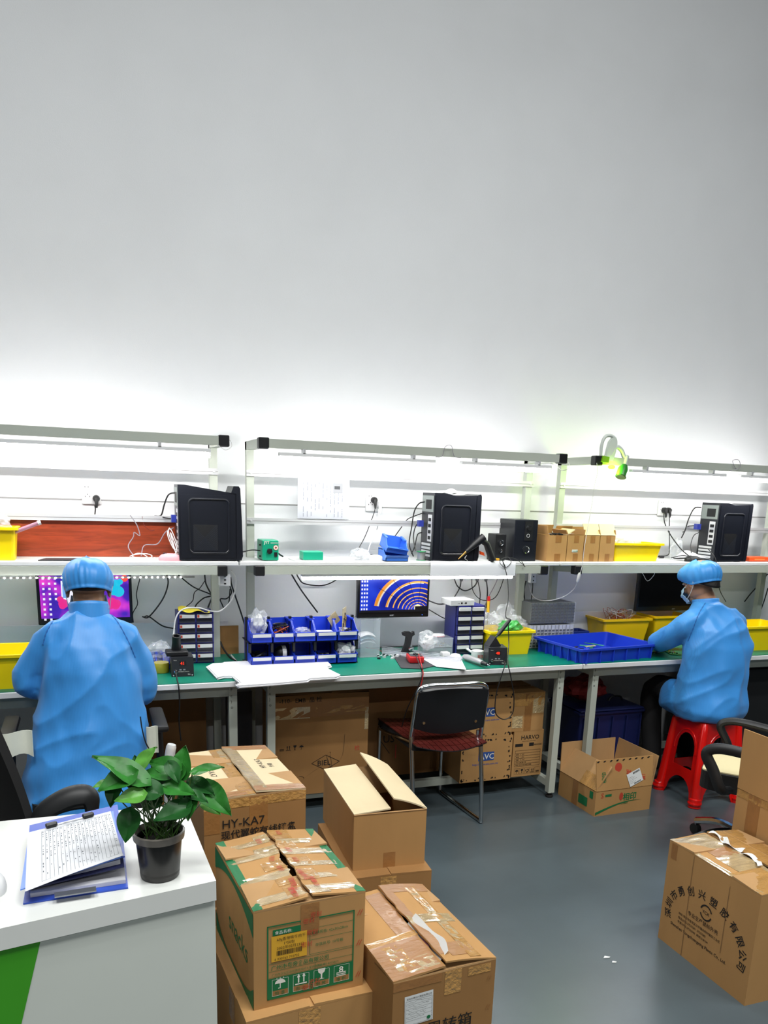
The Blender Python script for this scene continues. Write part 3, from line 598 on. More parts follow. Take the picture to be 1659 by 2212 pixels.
# red wood panel
wd = mat('red brown wood', '#8e3a1f', .35, var=.32, vs=5, stretch=(.9, 1, 9)); MC['red brown wood'].node_tree.nodes['Noise Texture'].inputs['Distortion'].default_value = 1.6
solo(MB(wd).box(-1.65, A(386, 1160, -.02).x, -.012, .0, SZ+.001, A(200, 1116, -.012).z), 'wood_panel', 'red brown wood panel leaning along the back of the left shelf', 'panel')
solo(MB(mat('dark mat', '#2c2c30', .6)).prism([(0, 0), (.235, 0), (.22, .1), (.03, .1)], 0, .004, Matrix.Translation((A(82, 1211, SY).x, SY-.005, SZ+.001))), 'mouse_mat', 'thin dark mat lying at the front of the left shelf', 'mouse mat')
# sockets
def socket(label, px, py, plugs, w_=.088, h_=.1):
    p = A(px, py, WY); t = thing('wall_socket', label, 'socket', (p.x, WY, p.z-h_/2), 0, 'wall sockets behind the shelf')
    F_ = frame((p.x-w_/2, WY-.001, p.z-h_/2), (1, 0, 0), (0, 0, 1))
    MB(wpl).box(0, w_, 0, h_, 0, .014, F_, bev=.004).build('plate', t)
    q = MB(grille)
    for a, b in ((.015, .08), (.03, .08), (.015, .035), (.035, .035), (.025, .045)): q.box(a, a+.003, b*h_/.1, b*h_/.1+.006, .013, .0146, F_)
    q.build('slots', t)
    for (dx, dz, m_) in plugs:
        g = MB(m_); c = F_ @ V((w_/2+dx, h_/2+dz, .014)); g.lathe([(.017, 0), (.017, .02), (.012, .03)], 12, frame(c, (1, 0, 0), (0, 0, 1))); g.tube([c+V((0, -.022, 0)), c+V((0, -.03, -.025)), c+V((0, -.03, -.045))], [.011, .008, .004], 8)
        pl = tag(g.build('power_plug', None), '', 'plug'); PL.append(pl)
PL = []
socket('white wall socket above the red wood panel', 197, 1067, [(.022, -.02, cblk)])
socket('white wall socket beside the middle computer tower', 805, 1085, [(.0, .012, cblk), (.03, -.012, wpl)])
socket('white wall socket left of the right computer tower', 1432, 1097, [(-.006, -.014, cblk), (.024, -.014, cblk)])
for o, l in zip(PL, ('black plug in the wall socket above the red panel', 'small black plug in the socket beside the middle tower', 'white plug in the socket beside the middle tower', 'left black plug in the socket near the right tower', 'right black plug in the socket near the right tower')): o['label'] = l
# paper on the slats
p0, p1 = A(643, 1030, -.034), A(753, 1122, -.034)
t = thing('notice_sheet', 'white printed notice sheet hung on the slats of the middle bench', 'paper', ((p0.x+p1.x)/2, -.034, p1.z))
MB(mat('notice paper', '#b4b7be', .7)).sheet(lambda u, v: V((p0.x+(p1.x-p0.x)*u, -.036-.004*sin(pi*v), p1.z+(p0.z-p1.z)*v)), 8, 8, .0006).build('sheet', t)
F_ = frame((p0.x, -.0415, p1.z), (1, 0, 0), (0, 0, 1)); q = MB(mat('faint print', '#8f929b', .8)); rn = random.Random(4); ww, hh = p1.x-p0.x, p0.z-p1.z
for i in range(11):
    z = hh*(.9-.1*rn.random()); x = ww*(.1+.075*i)
    while z > hh*.08:
        l_ = rn.uniform(.006, .03)
        if rn.random() > .25: rect(q, F_, x, x+.004, max(z-l_, .01), z, 0)
        z -= l_+.004
q.build('printing', t)
q = MB(mat('photo print', '#8a8c90', .6)); rect(q, F_, ww*.68, ww*.86, hh*.64, hh*.88, .0004); q.m(mat('photo dark', '#3a3c40', .6)); rect(q, F_, ww*.7, ww*.81, hh*.73, hh*.81, .0008); q.build('picture', t)
# plastic bins
yel = mat('yellow plastic', '#f6d606', .35, var=.03); blu = mat('blue plastic', '#1f3fc4', .32, var=.04); blu_l = mat('light blue plastic', '#3f78d8', .35); dblu = mat('dark blue plastic', '#1c2f78', .4)
def tubbox(mb, w, d, h, tp=.86, t=.004, lip=.014, M=None):
    """tapered open tub: bottom smaller by tp, rolled lip"""
    def ring(k, z, o=0): a, b = w/2*k+o, d/2*k+o; return [(x, y, z) for x, y in rrect(-a, a, -b, b, .015, 3)]
    rs = [ring(tp, 0), ring(1, h-.012), ring(1, h-.012, lip), ring(1, h, lip), ring(1, h, -t), ring(tp, t, -t)]
    n = len(rs[0]); vs = [v for r in rs for v in r]; fs = [tuple(range(n-1, -1, -1)), tuple(5*n+j for j in range(n))]
    for i in range(5):
        for j in range(n): fs.append((i*n+j, i*n+(j+1) % n, (i+1)*n+(j+1) % n, (i+1)*n+j))
    return mb.add(vs, fs, M)
def bin_(label, c, w, d, h, m, tp=.88, rz=0, name='plastic_bin', group=None, ribs=0, lip=.012):
    t = thing(name, label, 'bin', c, rad(rz), group); b = MB(m); tubbox(b, w, d, h, tp, lip=lip)
    for i in range(ribs):
        x = -w/2*.86+w*.86*i/(ribs-1); b.box(x-.003, x+.003, -d/2*(tp+.03)-.012, -d/2*tp, .0, h-.012)
        y = -d/2*.8+d*.8*i/(ribs-1); b.box(-w/2*(tp+.03)-.012, -w/2*tp, y-.003, y+.003, .0, h-.012)
    b.build('tub', t, False, ang=30); return t
film = mat('clear plastic film', '#e9eef2', .14, var=.04, bump=.4, bs=30, alpha=.27, spec=.9, coat=.6)
film_g = mat('green plastic film', '#3fae4e', .25, bump=.4, bs=30, alpha=.8)
def crumple(c, r, seed, k=.45, n=22, fr=5.0):
    """a crumpled bag surface"""
    vs = []; fs = []; m_ = n//2; c = V(c)
    for i in range(m_+1):
        for j in range(n):
            a, b = 2*pi*j/n, pi*i/m_-pi/2; d_ = V((cos(a)*cos(b), sin(a)*cos(b), sin(b)))
            q = 1+k*NZ.noise(d_*fr*.5+V((seed, 0, 0)))+k*.6*NZ.noise(d_*fr+V((0, seed, 0))); vs.append(c+V((d_.x*r[0], d_.y*r[1], d_.z*r[2]))*q)
    for i in range(m_):
        for j in range(n): fs.append((i*n+j, i*n+(j+1) % n, (i+1)*n+(j+1) % n, (i+1)*n+j))
    return vs, fs
def bag(label, c, r, seed, m=None, name='plastic_bag', k=.45, n=22, inner=None, group=None):
    b = MB(m or film); vs, fs = crumple(c, r, seed, k, n); b.add(vs, fs)
    if inner:
        b.m(inner); vs, fs = crumple(c, [q*.6 for q in r], seed+3, .4, 14); b.add(vs, fs)
    return solo(b, name, label, 'bag', group=group, ang=25)
p = A(0, 1210, -.2)
bin_('yellow tub at the left edge of the left shelf', (A(10, 1200, -.17).x-.045, -.15, SZ), .2, .14, .145, yel)
bag('clear bag bulging from the yellow tub on the left shelf', (A(8, 1150, -.17).x-.02, -.15, SZ+.16), (.05, .045, .035), 2)
a = A(30, 1148, -.2); b = A(88, 1128, -.2)
t = thing('plastic_tube', 'pink tinted clear tube sticking out of the yellow tub on the left shelf', 'tube', a); MB(mat('pink tube', '#b78aa0', .2, alpha=.6)).tube([a+V((-.04, 0, -.02)), b], .009, 10).build('tube', t); MB(wpl).tube([b-V((.012, 0, .004)), b], .0105, 10).build('end_cap', t)
pk = mat('pink plastic', '#e2a3ac', .4)
def mouse(label, c, m, rz=0, s=1, name='computer_mouse'):
    t = thing(name, label, 'mouse', c, rz); b = MB(m); b.lathe([(.0, 0), (.97, 0), (1, .2), (.95, .5), (.75, .8), (.4, .97), (0, 1)], 20, Matrix.Diagonal((.03*s, .054*s, .034*s, 1))); b.build('body', t, False)
    MB(blk).box(-.003*s, .003*s, .012*s, .032*s, .026*s, .0365*s, bev=.002).build('wheel', t, False); return t
c = A(368, 1208, SY+.02); mouse('pink computer mouse at the front of the left shelf', (c.x, SY+.03, SZ), pk, rad(80))
def cpx(name, label, pp, r, m, **k): return cord(name, label, [A(*q) for q in pp], r, m, **k)
cpx('cable', 'white coiled mouse cable hanging by the pink mouse', [(366, 1140, -.1), (362, 1155, -.12), (375, 1185, -.15), (383, 1180, -.16), (370, 1145, -.13), (364, 1150, -.13), (378, 1190, -.17), (380, 1195, -.18), (368, 1150, -.14), (382, 1188, -.18), (372, 1200, -.2)], .0022, cwht)
cpx('cable', 'grey cable hanging in a loop before the red wood panel', [(281, 1113, -.03), (290, 1125, -.03), (297, 1137, -.03), (302, 1157, -.035), (290, 1150, -.04), (288, 1160, -.04), (277, 1180, -.05), (288, 1200, -.08)], .0024, cgry)
cpx('cable', 'thin grey cable with a black ferrite before the red wood panel', [(305, 1200, -.1), (312, 1178, -.05), (340, 1175, -.05), (357, 1150, -.08), (375, 1140, -.1)], .0024, cgry)
cpx('cable', 'dark red wire hanging at the right of the red wood panel', [(307, 1115, -.03), (312, 1135, -.03), (325, 1146, -.04), (334, 1145, -.05)], .0016, mat('dark red wire', '#6b1f1c', .5))
cpx('cable', 'tangle of white wires on the left shelf', [(280, 1202, -.15), (300, 1195, -.16), (318, 1203, -.17), (300, 1206, -.18), (285, 1200, -.17), (312, 1196, -.18), (328, 1200, -.19), (325, 1206, -.2)], .002, cwht)
cpx('cable', 'black power cable curving into the left computer tower', [(334, 1115, .05), (348, 1113, 0), (355, 1090, -.06), (365, 1068, -.1), (385, 1064, -.13)], .0038, cblk)
cpx('cable', 'black monitor cable with a blue plug at the left computer tower', [(340, 1115, .04), (350, 1117, -.02), (365, 1120, -.08), (384, 1120, -.12)], .0034, cblk)
q = A(379, 1119, -.13); solo(MB(bluec).box(q.x-.02, q.x+.008, q.y-.016, q.y+.016, q.z-.02, q.z+.015), 'monitor_plug', 'blue monitor plug in the back of the left tower', 'plug')
cpx('cable', 'black cable from the socket above the red panel', [(205, 1092, .07), (206, 1100, .08), (205, 1112, .09), (206, 1116, .1)], .003, cblk)
# middle shelf
grn = mat('green enamel', '#0f9d78', .35)
c0, c1 = A(567, 1211, -.21), A(602, 1211, -.21)
t = thing('power_supply', 'small green power supply with a black dial on the middle shelf', 'power supply', ((c0.x+c1.x)/2, -.15, SZ))
MB(grn).box(c0.x, c1.x, -.21, -.08, SZ+.003, SZ+.1, bev=.003).build('case', t)
F_ = frame((c0.x, -.211, SZ+.003), (1, 0, 0), (0, 0, 1)); wq = c1.x-c0.x
b = MB(pwht); b.text('JYT', .018, face('F', 0, 0, 0, 0) @ Matrix.Identity(4) if False else F_ @ Matrix.Translation((.008, .08, 0)), .02); rect(b, F_, wq*.5, wq*.95, .083, .086, .0002); b.build('lettering', t)
MB(blk).lathe([(.013, 0), (.013, .012), (.009, .013)], 14, F_ @ Matrix.Translation((wq*.42, .045, 0))).box(-.003, .003, -.014, .014, .008, .018, F_ @ Matrix.Translation((wq*.42, .045, 0)) @ Matrix.Rotation(-.6, 4, 'Z')).build('dial', t)
MB(blk).box(wq*.72, wq*.9, .018, .04, 0, .006, F_).build('switch', t)
b = MB(pwht); b.lathe([(.011, 0), (.011, .0006)], 16, F_ @ Matrix.Translation((wq*.82, .062, 0))); b.m(pred); b.lathe([(.0125, 0), (.0125, .0004)], 16, F_ @ Matrix.Translation((wq*.82, .062, 0))); rect(b, F_, wq*.82-.006, wq*.82+.006, .06, .064, .001); rect(b, F_, wq*.82-.002, wq*.82+.002, .056, .068, .001); b.build('warning_sticker', t)
b = MB(rub)
for zz in (.02, .075): b.lathe([(.004, 0), (.004, .008)], 8, frame((c0.x, -.17, SZ+zz), (0, 1, 0), (0, 0, 1)) @ Matrix.Rotation(pi, 4, 'Y'))
b.build('side_screws', t)
cpx('cable', 'black cable from the left tower to the green power supply', [(525, 1192, -.2), (545, 1188, -.18), (565, 1190, -.15)], .003, cblk)
cpx('cable', 'short black lead right of the green power supply', [(602, 1196, -.15), (606, 1199, -.17), (611, 1202, -.19)], .004, cblk)
c0, c1 = A(654, 1207, -.2), A(697, 1207, -.2); solo(MB(mat('jade green box', '#16a884', .4)).box(c0.x, c1.x, -.21, -.13, SZ+.005, SZ+.046, bev=.002), 'small_box', 'small jade green box on a white keyboard on the middle shelf', 'box')
c0, c1 = A(635, 1210, -.22), A(714, 1210, -.22)
t = thing('keyboard', 'white keyboard lying under the small jade green box', 'keyboard', ((c0.x+c1.x)/2, -.17, SZ)); MB(wpl).box(c0.x, c1.x, -.24, -.1, SZ, SZ+.004).build('body', t)
b = MB(mat('grey key', '#c9cac9', .5))
for i in range(14): b.box(c0.x+.006+i*(c1.x-c0.x-.012)/14, c0.x+.006+(i+.82)*(c1.x-c0.x-.012)/14, -.236, -.215, SZ+.004, SZ+.005)
b.build('keys', t)
c = A(778, 1205, -.15)
bag('crumpled clear bag of white adapters on the middle shelf', (c.x, -.15, SZ+.028), (.05, .035, .03), 6, inner=wpl)
c = A(812, 1207, -.17); mouse('round white mouse at the front of the middle shelf', (c.x, -.16, SZ), wpl, 1.2, .85); c = A(828, 1200, -.12); mouse('second white mouse half hidden behind the light blue bins', (c.x+.01, -.1, SZ), wpl, .3, .9)
cpx('cable', 'black cable dangling from the middle wall socket to the shelf', [(808, 1083, .08), (810, 1100, .06), (800, 1130, .0), (788, 1160, -.08), (772, 1190, -.14)], .0022, cblk)
cpx('cable', 'white cable dangling from the middle wall socket', [(818, 1100, .08), (818, 1125, .04), (812, 1150, -.02), (800, 1175, -.1), (793, 1198, -.14)], .003, cwht)
def stackbin(label, c, w, d, h, m, rz=0, tilt=(0, 0), parent=None, group=None):
    """open fronted picking bin: tall back, low front lip"""
    t = thing('picking_bin', label, 'bin', c, rad(rz), group); pb(t, w, d, h, m); t.rotation_euler = (rad(tilt[0]), rad(tilt[1]), rad(rz)); return t
def pb(t, w, d, h, m, label=True, M=None):
    th = .003; b = MB(m)
    b.box(0, w, 0, d, 0, th, M); b.box(0, w, d-th, d, 0, h, M)
    side = [(0, 0), (d, 0), (d, h), (d*.42, h), (d*.12, h*.55), (-.012, h*.5), (-.006, h*.42), (0, h*.3)]
    for x in (0, w-th):
        F_ = frame((x, 0, 0), (0, 1, 0), (0, 0, 1)); F_ = M @ F_ if M else F_; b.prism(side, 0, th, F_)
    b.box(0, w, 0, th, 0, h*.3, M); b.add([M @ V(q) if M else V(q) for q in ((0, 0, h*.3), (w, 0, h*.3), (w, -.012, h*.5), (0, -.012, h*.5), (0, .004, h*.3), (w, .004, h*.3), (w, -.009, h*.51), (0, -.009, h*.51))], [(0, 1, 2, 3), (5, 4, 7, 6), (3, 2, 6, 7)])
    for x in (0, w-.012): b.box(x, x+.012, d*.42, d, h-.004, h+.004, M)
    return b.build('tub', t, False, ang=30)
c0, c1 = A(834, 1213, -.24), A(882, 1214, -.24)
stackbin('light blue picking bin standing on the middle shelf', (c0.x, -.235, SZ+.001), c1.x-c0.x, .12, .06, blu_l)
o = stackbin('light blue picking bin tilted inside the other one on the middle shelf', (c0.x+.004, -.225, SZ+.048), (c1.x-c0.x)*.94, .12, .06, blu_l, tilt=(14, 8))
c = A(911, 1205, -.17); t = thing('solder_spool', 'solder wire spool with a green rim beside the middle tower', 'spool', (c.x, -.16, SZ))
MB(mat('solder wire', '#a8a9a6', .35, metal=.6)).lathe([(.022, .004), (.022, .045)], 20, Matrix.Translation((c.x, -.16, SZ))).build('wire', t); b = MB(mat('spool green', '#3c8f5c', .4)); b.lathe([(.026, .045), (.026, .049)], 20, Matrix.Translation((c.x, -.16, SZ))); b.lathe([(.026, 0), (.026, .004)], 20, Matrix.Translation((c.x, -.16, SZ))); b.build('rims', t)
# cables at the middle tower
cpx('cable', 'black power cable looping at the back of the middle tower', [(917, 1084, -.1), (905, 1088, -.07), (895, 1105, -.05), (889, 1140, -.05), (884, 1175, -.1), (893, 1202, -.14)], .0036, cblk)
cpx('cable', 'thin black cable with a ferrite behind the light blue bins', [(914, 1108, -.08), (895, 1115, -.05), (880, 1122, 0), (870, 1135, .0), (852, 1160, -.04)], .0026, cblk)
cpx('cable', 'black monitor cable at the middle tower', [(912, 1130, -.1), (899, 1135, -.08), (893, 1160, -.08), (898, 1190, -.12)], .003, cblk)
cpx('cable', 'black lower cable at the middle tower', [(912, 1150, -.1), (902, 1155, -.09), (896, 1180, -.1), (889, 1196, -.13)], .003, cblk)
q = A(909, 1130, -.12); solo(MB(bluec).box(q.x-.015, q.x+.01, q.y-.016, q.y+.016, q.z-.018, q.z+.015), 'monitor_plug', 'blue monitor plug in the back of the middle tower', 'plug')
# glue gun
c = A(1040, 1195, SY-.02)
t = thing('glue_gun', 'black glue gun with orange trigger lying before the speakers', 'glue gun', (c.x, SY-.0, SZ)); Y_ = SY-.012
g = [A(x, y, Y_) for x, y in ((990, 1208), (1002, 1196), (1045, 1160), (1050, 1175), (1064, 1211))]
b = MB(blk); b.tube([g[1]+(g[2]-g[1])*.1, g[1]+(g[2]-g[1])*.55, g[2]], [.01, .02, .022], 10); b.tube([g[2]+V((-.02, 0, -.012)), g[3]+V((.004, 0, 0)), g[4]], [.017, .018, .021], 10); b.build('body', t)
MB(mat('brass', '#b48a4a', .3, metal=.8)).tube([g[0], g[1]+(g[2]-g[1])*.12], [.002, .007], 10).build('nozzle', t)
a = A(1040, 1196, Y_); MB(mat('orange plastic', '#e2521c', .4)).prism([(-.012, .014), (.012, .006), (.018, -.012), (-.008, -.004)], -.006, .006, frame(a, (1, 0, 0), (0, 0, 1))).build('trigger', t)
a = A(1070, 1208, Y_); MB(mat('amber plastic', '#d99a18', .4)).tube([a, a+V((.022, 0, -.002))], .006, 8).build('cable_sleeve', t); MB(alu).tube(spl([A(1008, 1200, Y_-.015), A(1004, 1206, Y_-.03), A(1010, 1211, Y_-.03)], 3), .0015, 5).build('wire_stand', t)
# speakers
def ring(b, F_, x, z, r, d_=.004): b.lathe([(r*.72, d_*.2), (r*.8, d_), (r, d_), (r, 0)], 20, F_ @ Matrix.Translation((x, z, 0)))
c0, c1 = A(1069, 1207, -.18).x, A(1091, 1207, -.18).x
t = thing('satellite_speaker', 'small black speaker with a silver tweeter beside the subwoofer', 'speaker', ((c0+c1)/2, -.13, SZ)); hz = .145
MB(blk).box(c0, c1, -.18, -.08, SZ, SZ+hz, bev=.003).build('cabinet', t); F_ = frame((c0, -.181, SZ), (1, 0, 0), (0, 0, 1)); k = c1-c0
b = MB(chrome); ring(b, F_, k*.5, hz*.68, k*.3); b.lathe([(.0, .004), (k*.12, .002), (k*.12, 0)], 12, F_ @ Matrix.Translation((k*.5, hz*.68, 0))); b.build('tweeter', t); b = MB(chrome); ring(b, F_, k*.5, hz*.38, k*.17); b.build('driver', t)
c0, c1 = A(1108, 1207, -.2).x, A(1157, 1207, -.2).x
t = thing('subwoofer', 'black subwoofer with a knob and a round port on the middle shelf', 'speaker', ((c0+c1)/2, -.12, SZ)); hz = .225
MB(navy).box(c0, c1, -.2, -.02, SZ, SZ+hz, bev=.003).build('cabinet', t); F_ = frame((c0, -.201, SZ), (1, 0, 0), (0, 0, 1)); k = c1-c0
MB(blk).box(k*.42, k*.78, hz*.5, hz*.97, 0, .002, F_).build('control_panel', t)
b = MB(chrome); ring(b, F_, k*.6, hz*.8, .017); b.m(blk).lathe([(.012, 0), (.012, .01), (0, .01)], 16, F_ @ Matrix.Translation((k*.6, hz*.8, 0))); b.build('knob', t)
b = MB(chrome); ring(b, F_, k*.55, hz*.28, .023, .003); b.m(grille).lathe([(.018, .0005), (0, .0006)], 18, F_ @ Matrix.Translation((k*.55, hz*.28, 0))); b.build('port', t); b = MB(alu); ring(b, F_, k*.58, hz*.62, .01, .003); b.build('control_slot', t)
# white sheet over the shelf front
c0, c1 = A(940, 1215, -.25), A(1112, 1215, -.25)
solo(MB(mat('paper', '#dfe1e6', .7)).sheet(lambda u, v: V((c0.x-.03+(c1.x-c0.x+.03)*u, -.249-.012*sin(min(v*1.7, 1)*pi*.5)-.002*sin(u*7), SZ+.004-.078*v*v+.001*sin(u*22))), 20, 8, .0008), 'paper_sheet', 'white sheet folded over the front edge of the middle shelf', 'paper')
# cartons on the right part of the shelf
def small(label, pa, pb_, y, h, d, flaps, pr=None):
    a, b = A(pa, 1208, y).x, A(pb_, 1208, y).x; return carton(label, (a, y, SZ), 0, b-a, d, h, kraft, flaps, pr, group='small cartons on the right shelf')
sb = lambda t, w, d, h: (strip(t, 'F', w, d, w*.4, w*.7, h*.72, h, tape_d), strip(t, 'F', w, d, w*.4, w*.7, 0, h*.3, tape_d))
small('small open carton with black things inside, right beside the subwoofer', 1180, 1221.5, -.21, .145, .17, [('L', .05, 100), ('B', .05, 70), ('R', .055, 148, dict(m=cream))], sb)
def pr_st(t, w, d, h): sb(t, w, d, h); l = MB(wlab); rect(l, face('F', w, d, 0, 0), w*.3, w*.66, h*.36, h*.46, .0009); lo = l.build('paper_label', t, False); g = MB(pgrn); g.text('PASS 合格', .008, face('F', w, d, w*.33, h*.38, .0026), .01); g.build('label_printing', lo, False)
small('small carton with a torn paper label, second from the subwoofer', 1223, 1257.5, -.21, .145, .15, [('B', .05, 60), ('R', .03, 100), ('L', .03, 120)], pr_st)
small('small carton with pale lid leaning back, second from the yellow tub', 1259, 1291.5, -.21, .145, .15, [('F', .07, 62, dict(m=cream)), ('R', .03, 80), ('B', .04, 80)], lambda t, w, d, h: sb(t, w, d, h))
small('small carton with pale lid leaning back, beside the yellow tub', 1293, 1325, -.21, .145, .15, [('F', .07, 62, dict(m=cream)), ('R', .03, 80), ('B', .04, 80)], sb)
b = MB(blk); rn = random.Random(6); c0 = A(1195, 1150, -.13)
for i in range(7): b.tube(spl([V((c0.x+rn.uniform(-.02, .05), -.15+rn.uniform(-.04, .05), SZ+.115+rn.uniform(0, .04))) for _ in range(4)], 3), .004, 5)
solo(b, 'cable_bundle', 'tangle of black cables filling the small carton beside the subwoofer', 'cable')
c0, c1 = A(1327, 1208, -.19), A(1420, 1208, -.19); c = (c0.x+c1.x)/2
bin_('yellow tub on the right shelf between the cartons and the tower', (c, -.12, SZ), (c1.x-c0.x)*1.12, .16, .105, yel)
bag('clear bag of white parts with dark scribbles, in the yellow tub on the right shelf', (c-.03, -.11, SZ+.11), (.085, .055, .05), 9, inner=wpl)
# right shelf: cables, bag, mouse, paper
bag('thin clear bag standing before the right tower', (A(1466, 1180, -.1).x, -.08, SZ+.06), (.045, .03, .065), 12)
c = A(1505, 1205, SY); mouse('black computer mouse at the front edge of the right shelf', (c.x, -.2, SZ), blk, 1.35)
c0 = A(1490, 1200, -.2).x
solo(MB(mat('paper', '#dfe1e6', .7)).sheet(lambda u, v: V((c0+.19*u-.03*v, -.19+.1*v-.02*u, SZ+.005+.055*sin(pi*min(u*1.05, 1))*(.35+.65*v))), 16, 6, .0008), 'paper_sheet', 'curled white sheet lying before the right computer tower', 'paper')
cpx('cable', 'black power cable curving out of the right tower', [(1515, 1096, -.1), (1500, 1098, -.06), (1488, 1120, -.04), (1480, 1145, -.06), (1472, 1162, -.08)], .0036, cblk)
cpx('cable', 'black monitor cable of the right tower', [(1512, 1135, -.1), (1495, 1136, -.06), (1485, 1138, -.03), (1475, 1150, .0)], .003, cblk)
cpx('cable', 'thin black cable behind the curled white sheet', [(1510, 1150, -.1), (1498, 1158, -.1), (1492, 1180, -.12), (1495, 1203, -.15)], .0024, cblk)
q = A(1507, 1137, -.12); solo(MB(bluec).box(q.x-.015, q.x+.012, q.y-.016, q.y+.016, q.z-.018, q.z+.015), 'monitor_plug', 'blue monitor plug in the back of the right tower', 'plug')
cpx('cable', 'black cable from the right wall socket running over the shelf', [(1434, 1110, .07), (1436, 1130, .03), (1448, 1155, -.06), (1470, 1185, -.15), (1490, 1203, -.22), (1498, 1216, -.262), (1500, 1224, -.265)], .0034, cblk)
cpx('cable', 'second black cable from the right wall socket with a plug end', [(1446, 1110, .07), (1446, 1150, .02), (1446, 1180, -.08), (1444, 1198, -.13), (1428, 1202, -.17)], .003, cblk)
q = A(1427, 1203, -.18); solo(MB(blk).tube([q+V((.02, 0, 0)), q+V((-.012, 0, 0))], .009, 10).m(chrome).tube([q+V((-.012, .005, .003)), q+V((-.026, .005, .003))], .002, 6).tube([q+V((-.012, -.005, -.003)), q+V((-.026, -.005, -.003))], .002, 6), 'power_plug', 'loose black plug lying on the right shelf', 'plug')
cpx('cable', 'black cable lying in a coil on the right shelf behind the mouse', [(1450, 1205, -.18), (1475, 1200, -.16), (1490, 1204, -.15), (1470, 1207, -.2), (1455, 1206, -.21), (1480, 1205, -.2)], .003, cblk)
cpx('cable', 'thin black cable hanging down behind the person on the stool', [(1530, 1186, -.2), (1546, 1208, -.262), (1548, 1240, -.27), (1555, 1275, -.2), (1568, 1300, -.1)], .0025, cblk)
q = A(1625, 1205, -.2); t = thing('tape_measure_case', 'flat orange plastic case right of the right tower', 'case', (q.x+.06, -.15, SZ)); MB(mat('orange plastic', '#e2521c', .4)).box(q.x-.02, q.x+.15, -.2, -.1, SZ, SZ+.028, bev=.008, seg=2).build('case', t); MB(mat('pale orange plastic', '#e88a4a', .4)).box(q.x+.02, q.x+.1, -.201, -.199, SZ+.01, SZ+.018).build('latch', t)
# green clip fan / lamp on the top rail
gr_l = mat('lime plastic', '#8fd020', .35, alpha=.85); gr_d = mat('leaf green plastic', '#2f7d2c', .35); wpl2 = mat('milky plastic', '#cfd6cf', .35)
Yq = -.345
t = thing('clip_lamp', 'white and green clip lamp hung on the top rail', 'lamp', A(1325, 1030, Yq))
P_ = lambda x, y, dy=0: A(x, y, Yq+dy)
b = MB(wpl2); ringp = spl([P_(*q) for q in ((1298, 995), (1299, 965), (1306, 945), (1318, 941), (1329, 948), (1330, 962), (1322, 985), (1311, 995))], 4); b.tube(ringp, .0085, 10)
b.prism([(-.03, -.008), (.016, -.012), (.03, .03), (.034, .07), (.026, .105), (.006, .112), (-.012, .09), (-.022, .05)], -.011, .011, frame(P_(1316, 992), (1, 0, 0), (0, 0, 1))); b.build('clip', t)
MB(gr_l).prism([(-.022, -.012), (.022, -.016), (.024, .014), (-.014, .02)], -.026, .026, frame(P_(1302, 993), (1, 0, 0), (0, 0, 1))).build('clip_jaw', t)
MB(wpl2).tube(spl([P_(1318, 985), P_(1330, 966), P_(1342, 972), P_(1348, 988)], 5), [.012]*16, 10).build('neck', t)
a, b2, c2 = P_(1353, 985), P_(1348, 1006), P_(1341, 1030, -.02)
MB(wpl2).tube([a+(a-b2)*.1, a, b2], [.012, .0165, .0165], 16).build('battery_barrel', t)
MB(gr_d).tube([b2, b2+(c2-b2)*.35, c2], [.02, .028, .03], 18).m(mat('lens', '#5a8f52', .15)).tube([c2, c2+(c2-b2)*.03], [.026, .025], 18).build('head', t)
bulb = mat('lime lit bulb', (.62, 1, .06, 1), .4, emis=3.2); MB(bulb).ball(P_(1321, 1009, -.03), (.022, .014, .012), 14).build('indicator_light', t)
l = bpy.data.lights.new('lime_glow', 'POINT'); l.energy = 3; l.color = (.6, 1, .05); l.shadow_soft_size = .02; lo = bpy.data.objects.new('lime_glow', l); COL.objects.link(lo); lo.location = P_(1321, 1016, -.01)
cpx('cable', 'thin white cord hanging from the clip lamp across the shelf', [(1289, 1000, -.36), (1291, 1020, -.36), (1285, 1045, -.35), (1280, 1080, -.33), (1275, 1110, -.31), (1268, 1150, -.29), (1262, 1185, -.275), (1258, 1220, -.265), (1253, 1240, -.262)], .0016, cwht)
a, b2 = A(1252, 1237, -.262), A(1247, 1258, -.25)
solo(MB(wpl).tube([a, a+(b2-a)*.15, a+(b2-a)*.85, b2], [.004, .009, .009, .004], 10), 'cord_switch', 'white inline switch on the hanging white cord', 'switch')
cpx('cable', 'white cord sagging from the inline switch to the stacked boards', [(1247, 1258, -.25), (1240, 1272, -.22), (1220, 1288, -.18), (1190, 1297, -.12), (1165, 1296, -.05), (1150, 1285, .0), (1142, 1262, .03)], .0026, cwht)
# cords of the tube lamps
cpx('cable', 'thin white cord looping at the end of the left top rail', [(453, 958, -.335), (468, 960, -.34), (486, 972, -.35), (500, 965, -.35), (498, 952, -.35), (490, 952, -.34)], .0016, cwht)
cpx('cable', 'thin cord looping over the middle top rail', [(941, 987, -.335), (955, 985, -.36), (962, 965, -.37), (975, 963, -.37), (981, 985, -.36), (995, 989, -.335)], .0016, cgry)
cpx('cable', 'thin white cord looping by the right corner cap of the middle bench', [(1190, 1001, -.335), (1200, 1005, -.35), (1215, 1016, -.36), (1230, 1010, -.36), (1228, 998, -.35)], .0016, cwht)
cpx('cable', 'thin cord looping over the right top rail', [(1568, 1016, -.335), (1580, 1016, -.36), (1598, 1010, -.365), (1596, 994, -.365), (1583, 995, -.365), (1588, 1010, -.36), (1598, 1018, -.335)], .0016, cgry)
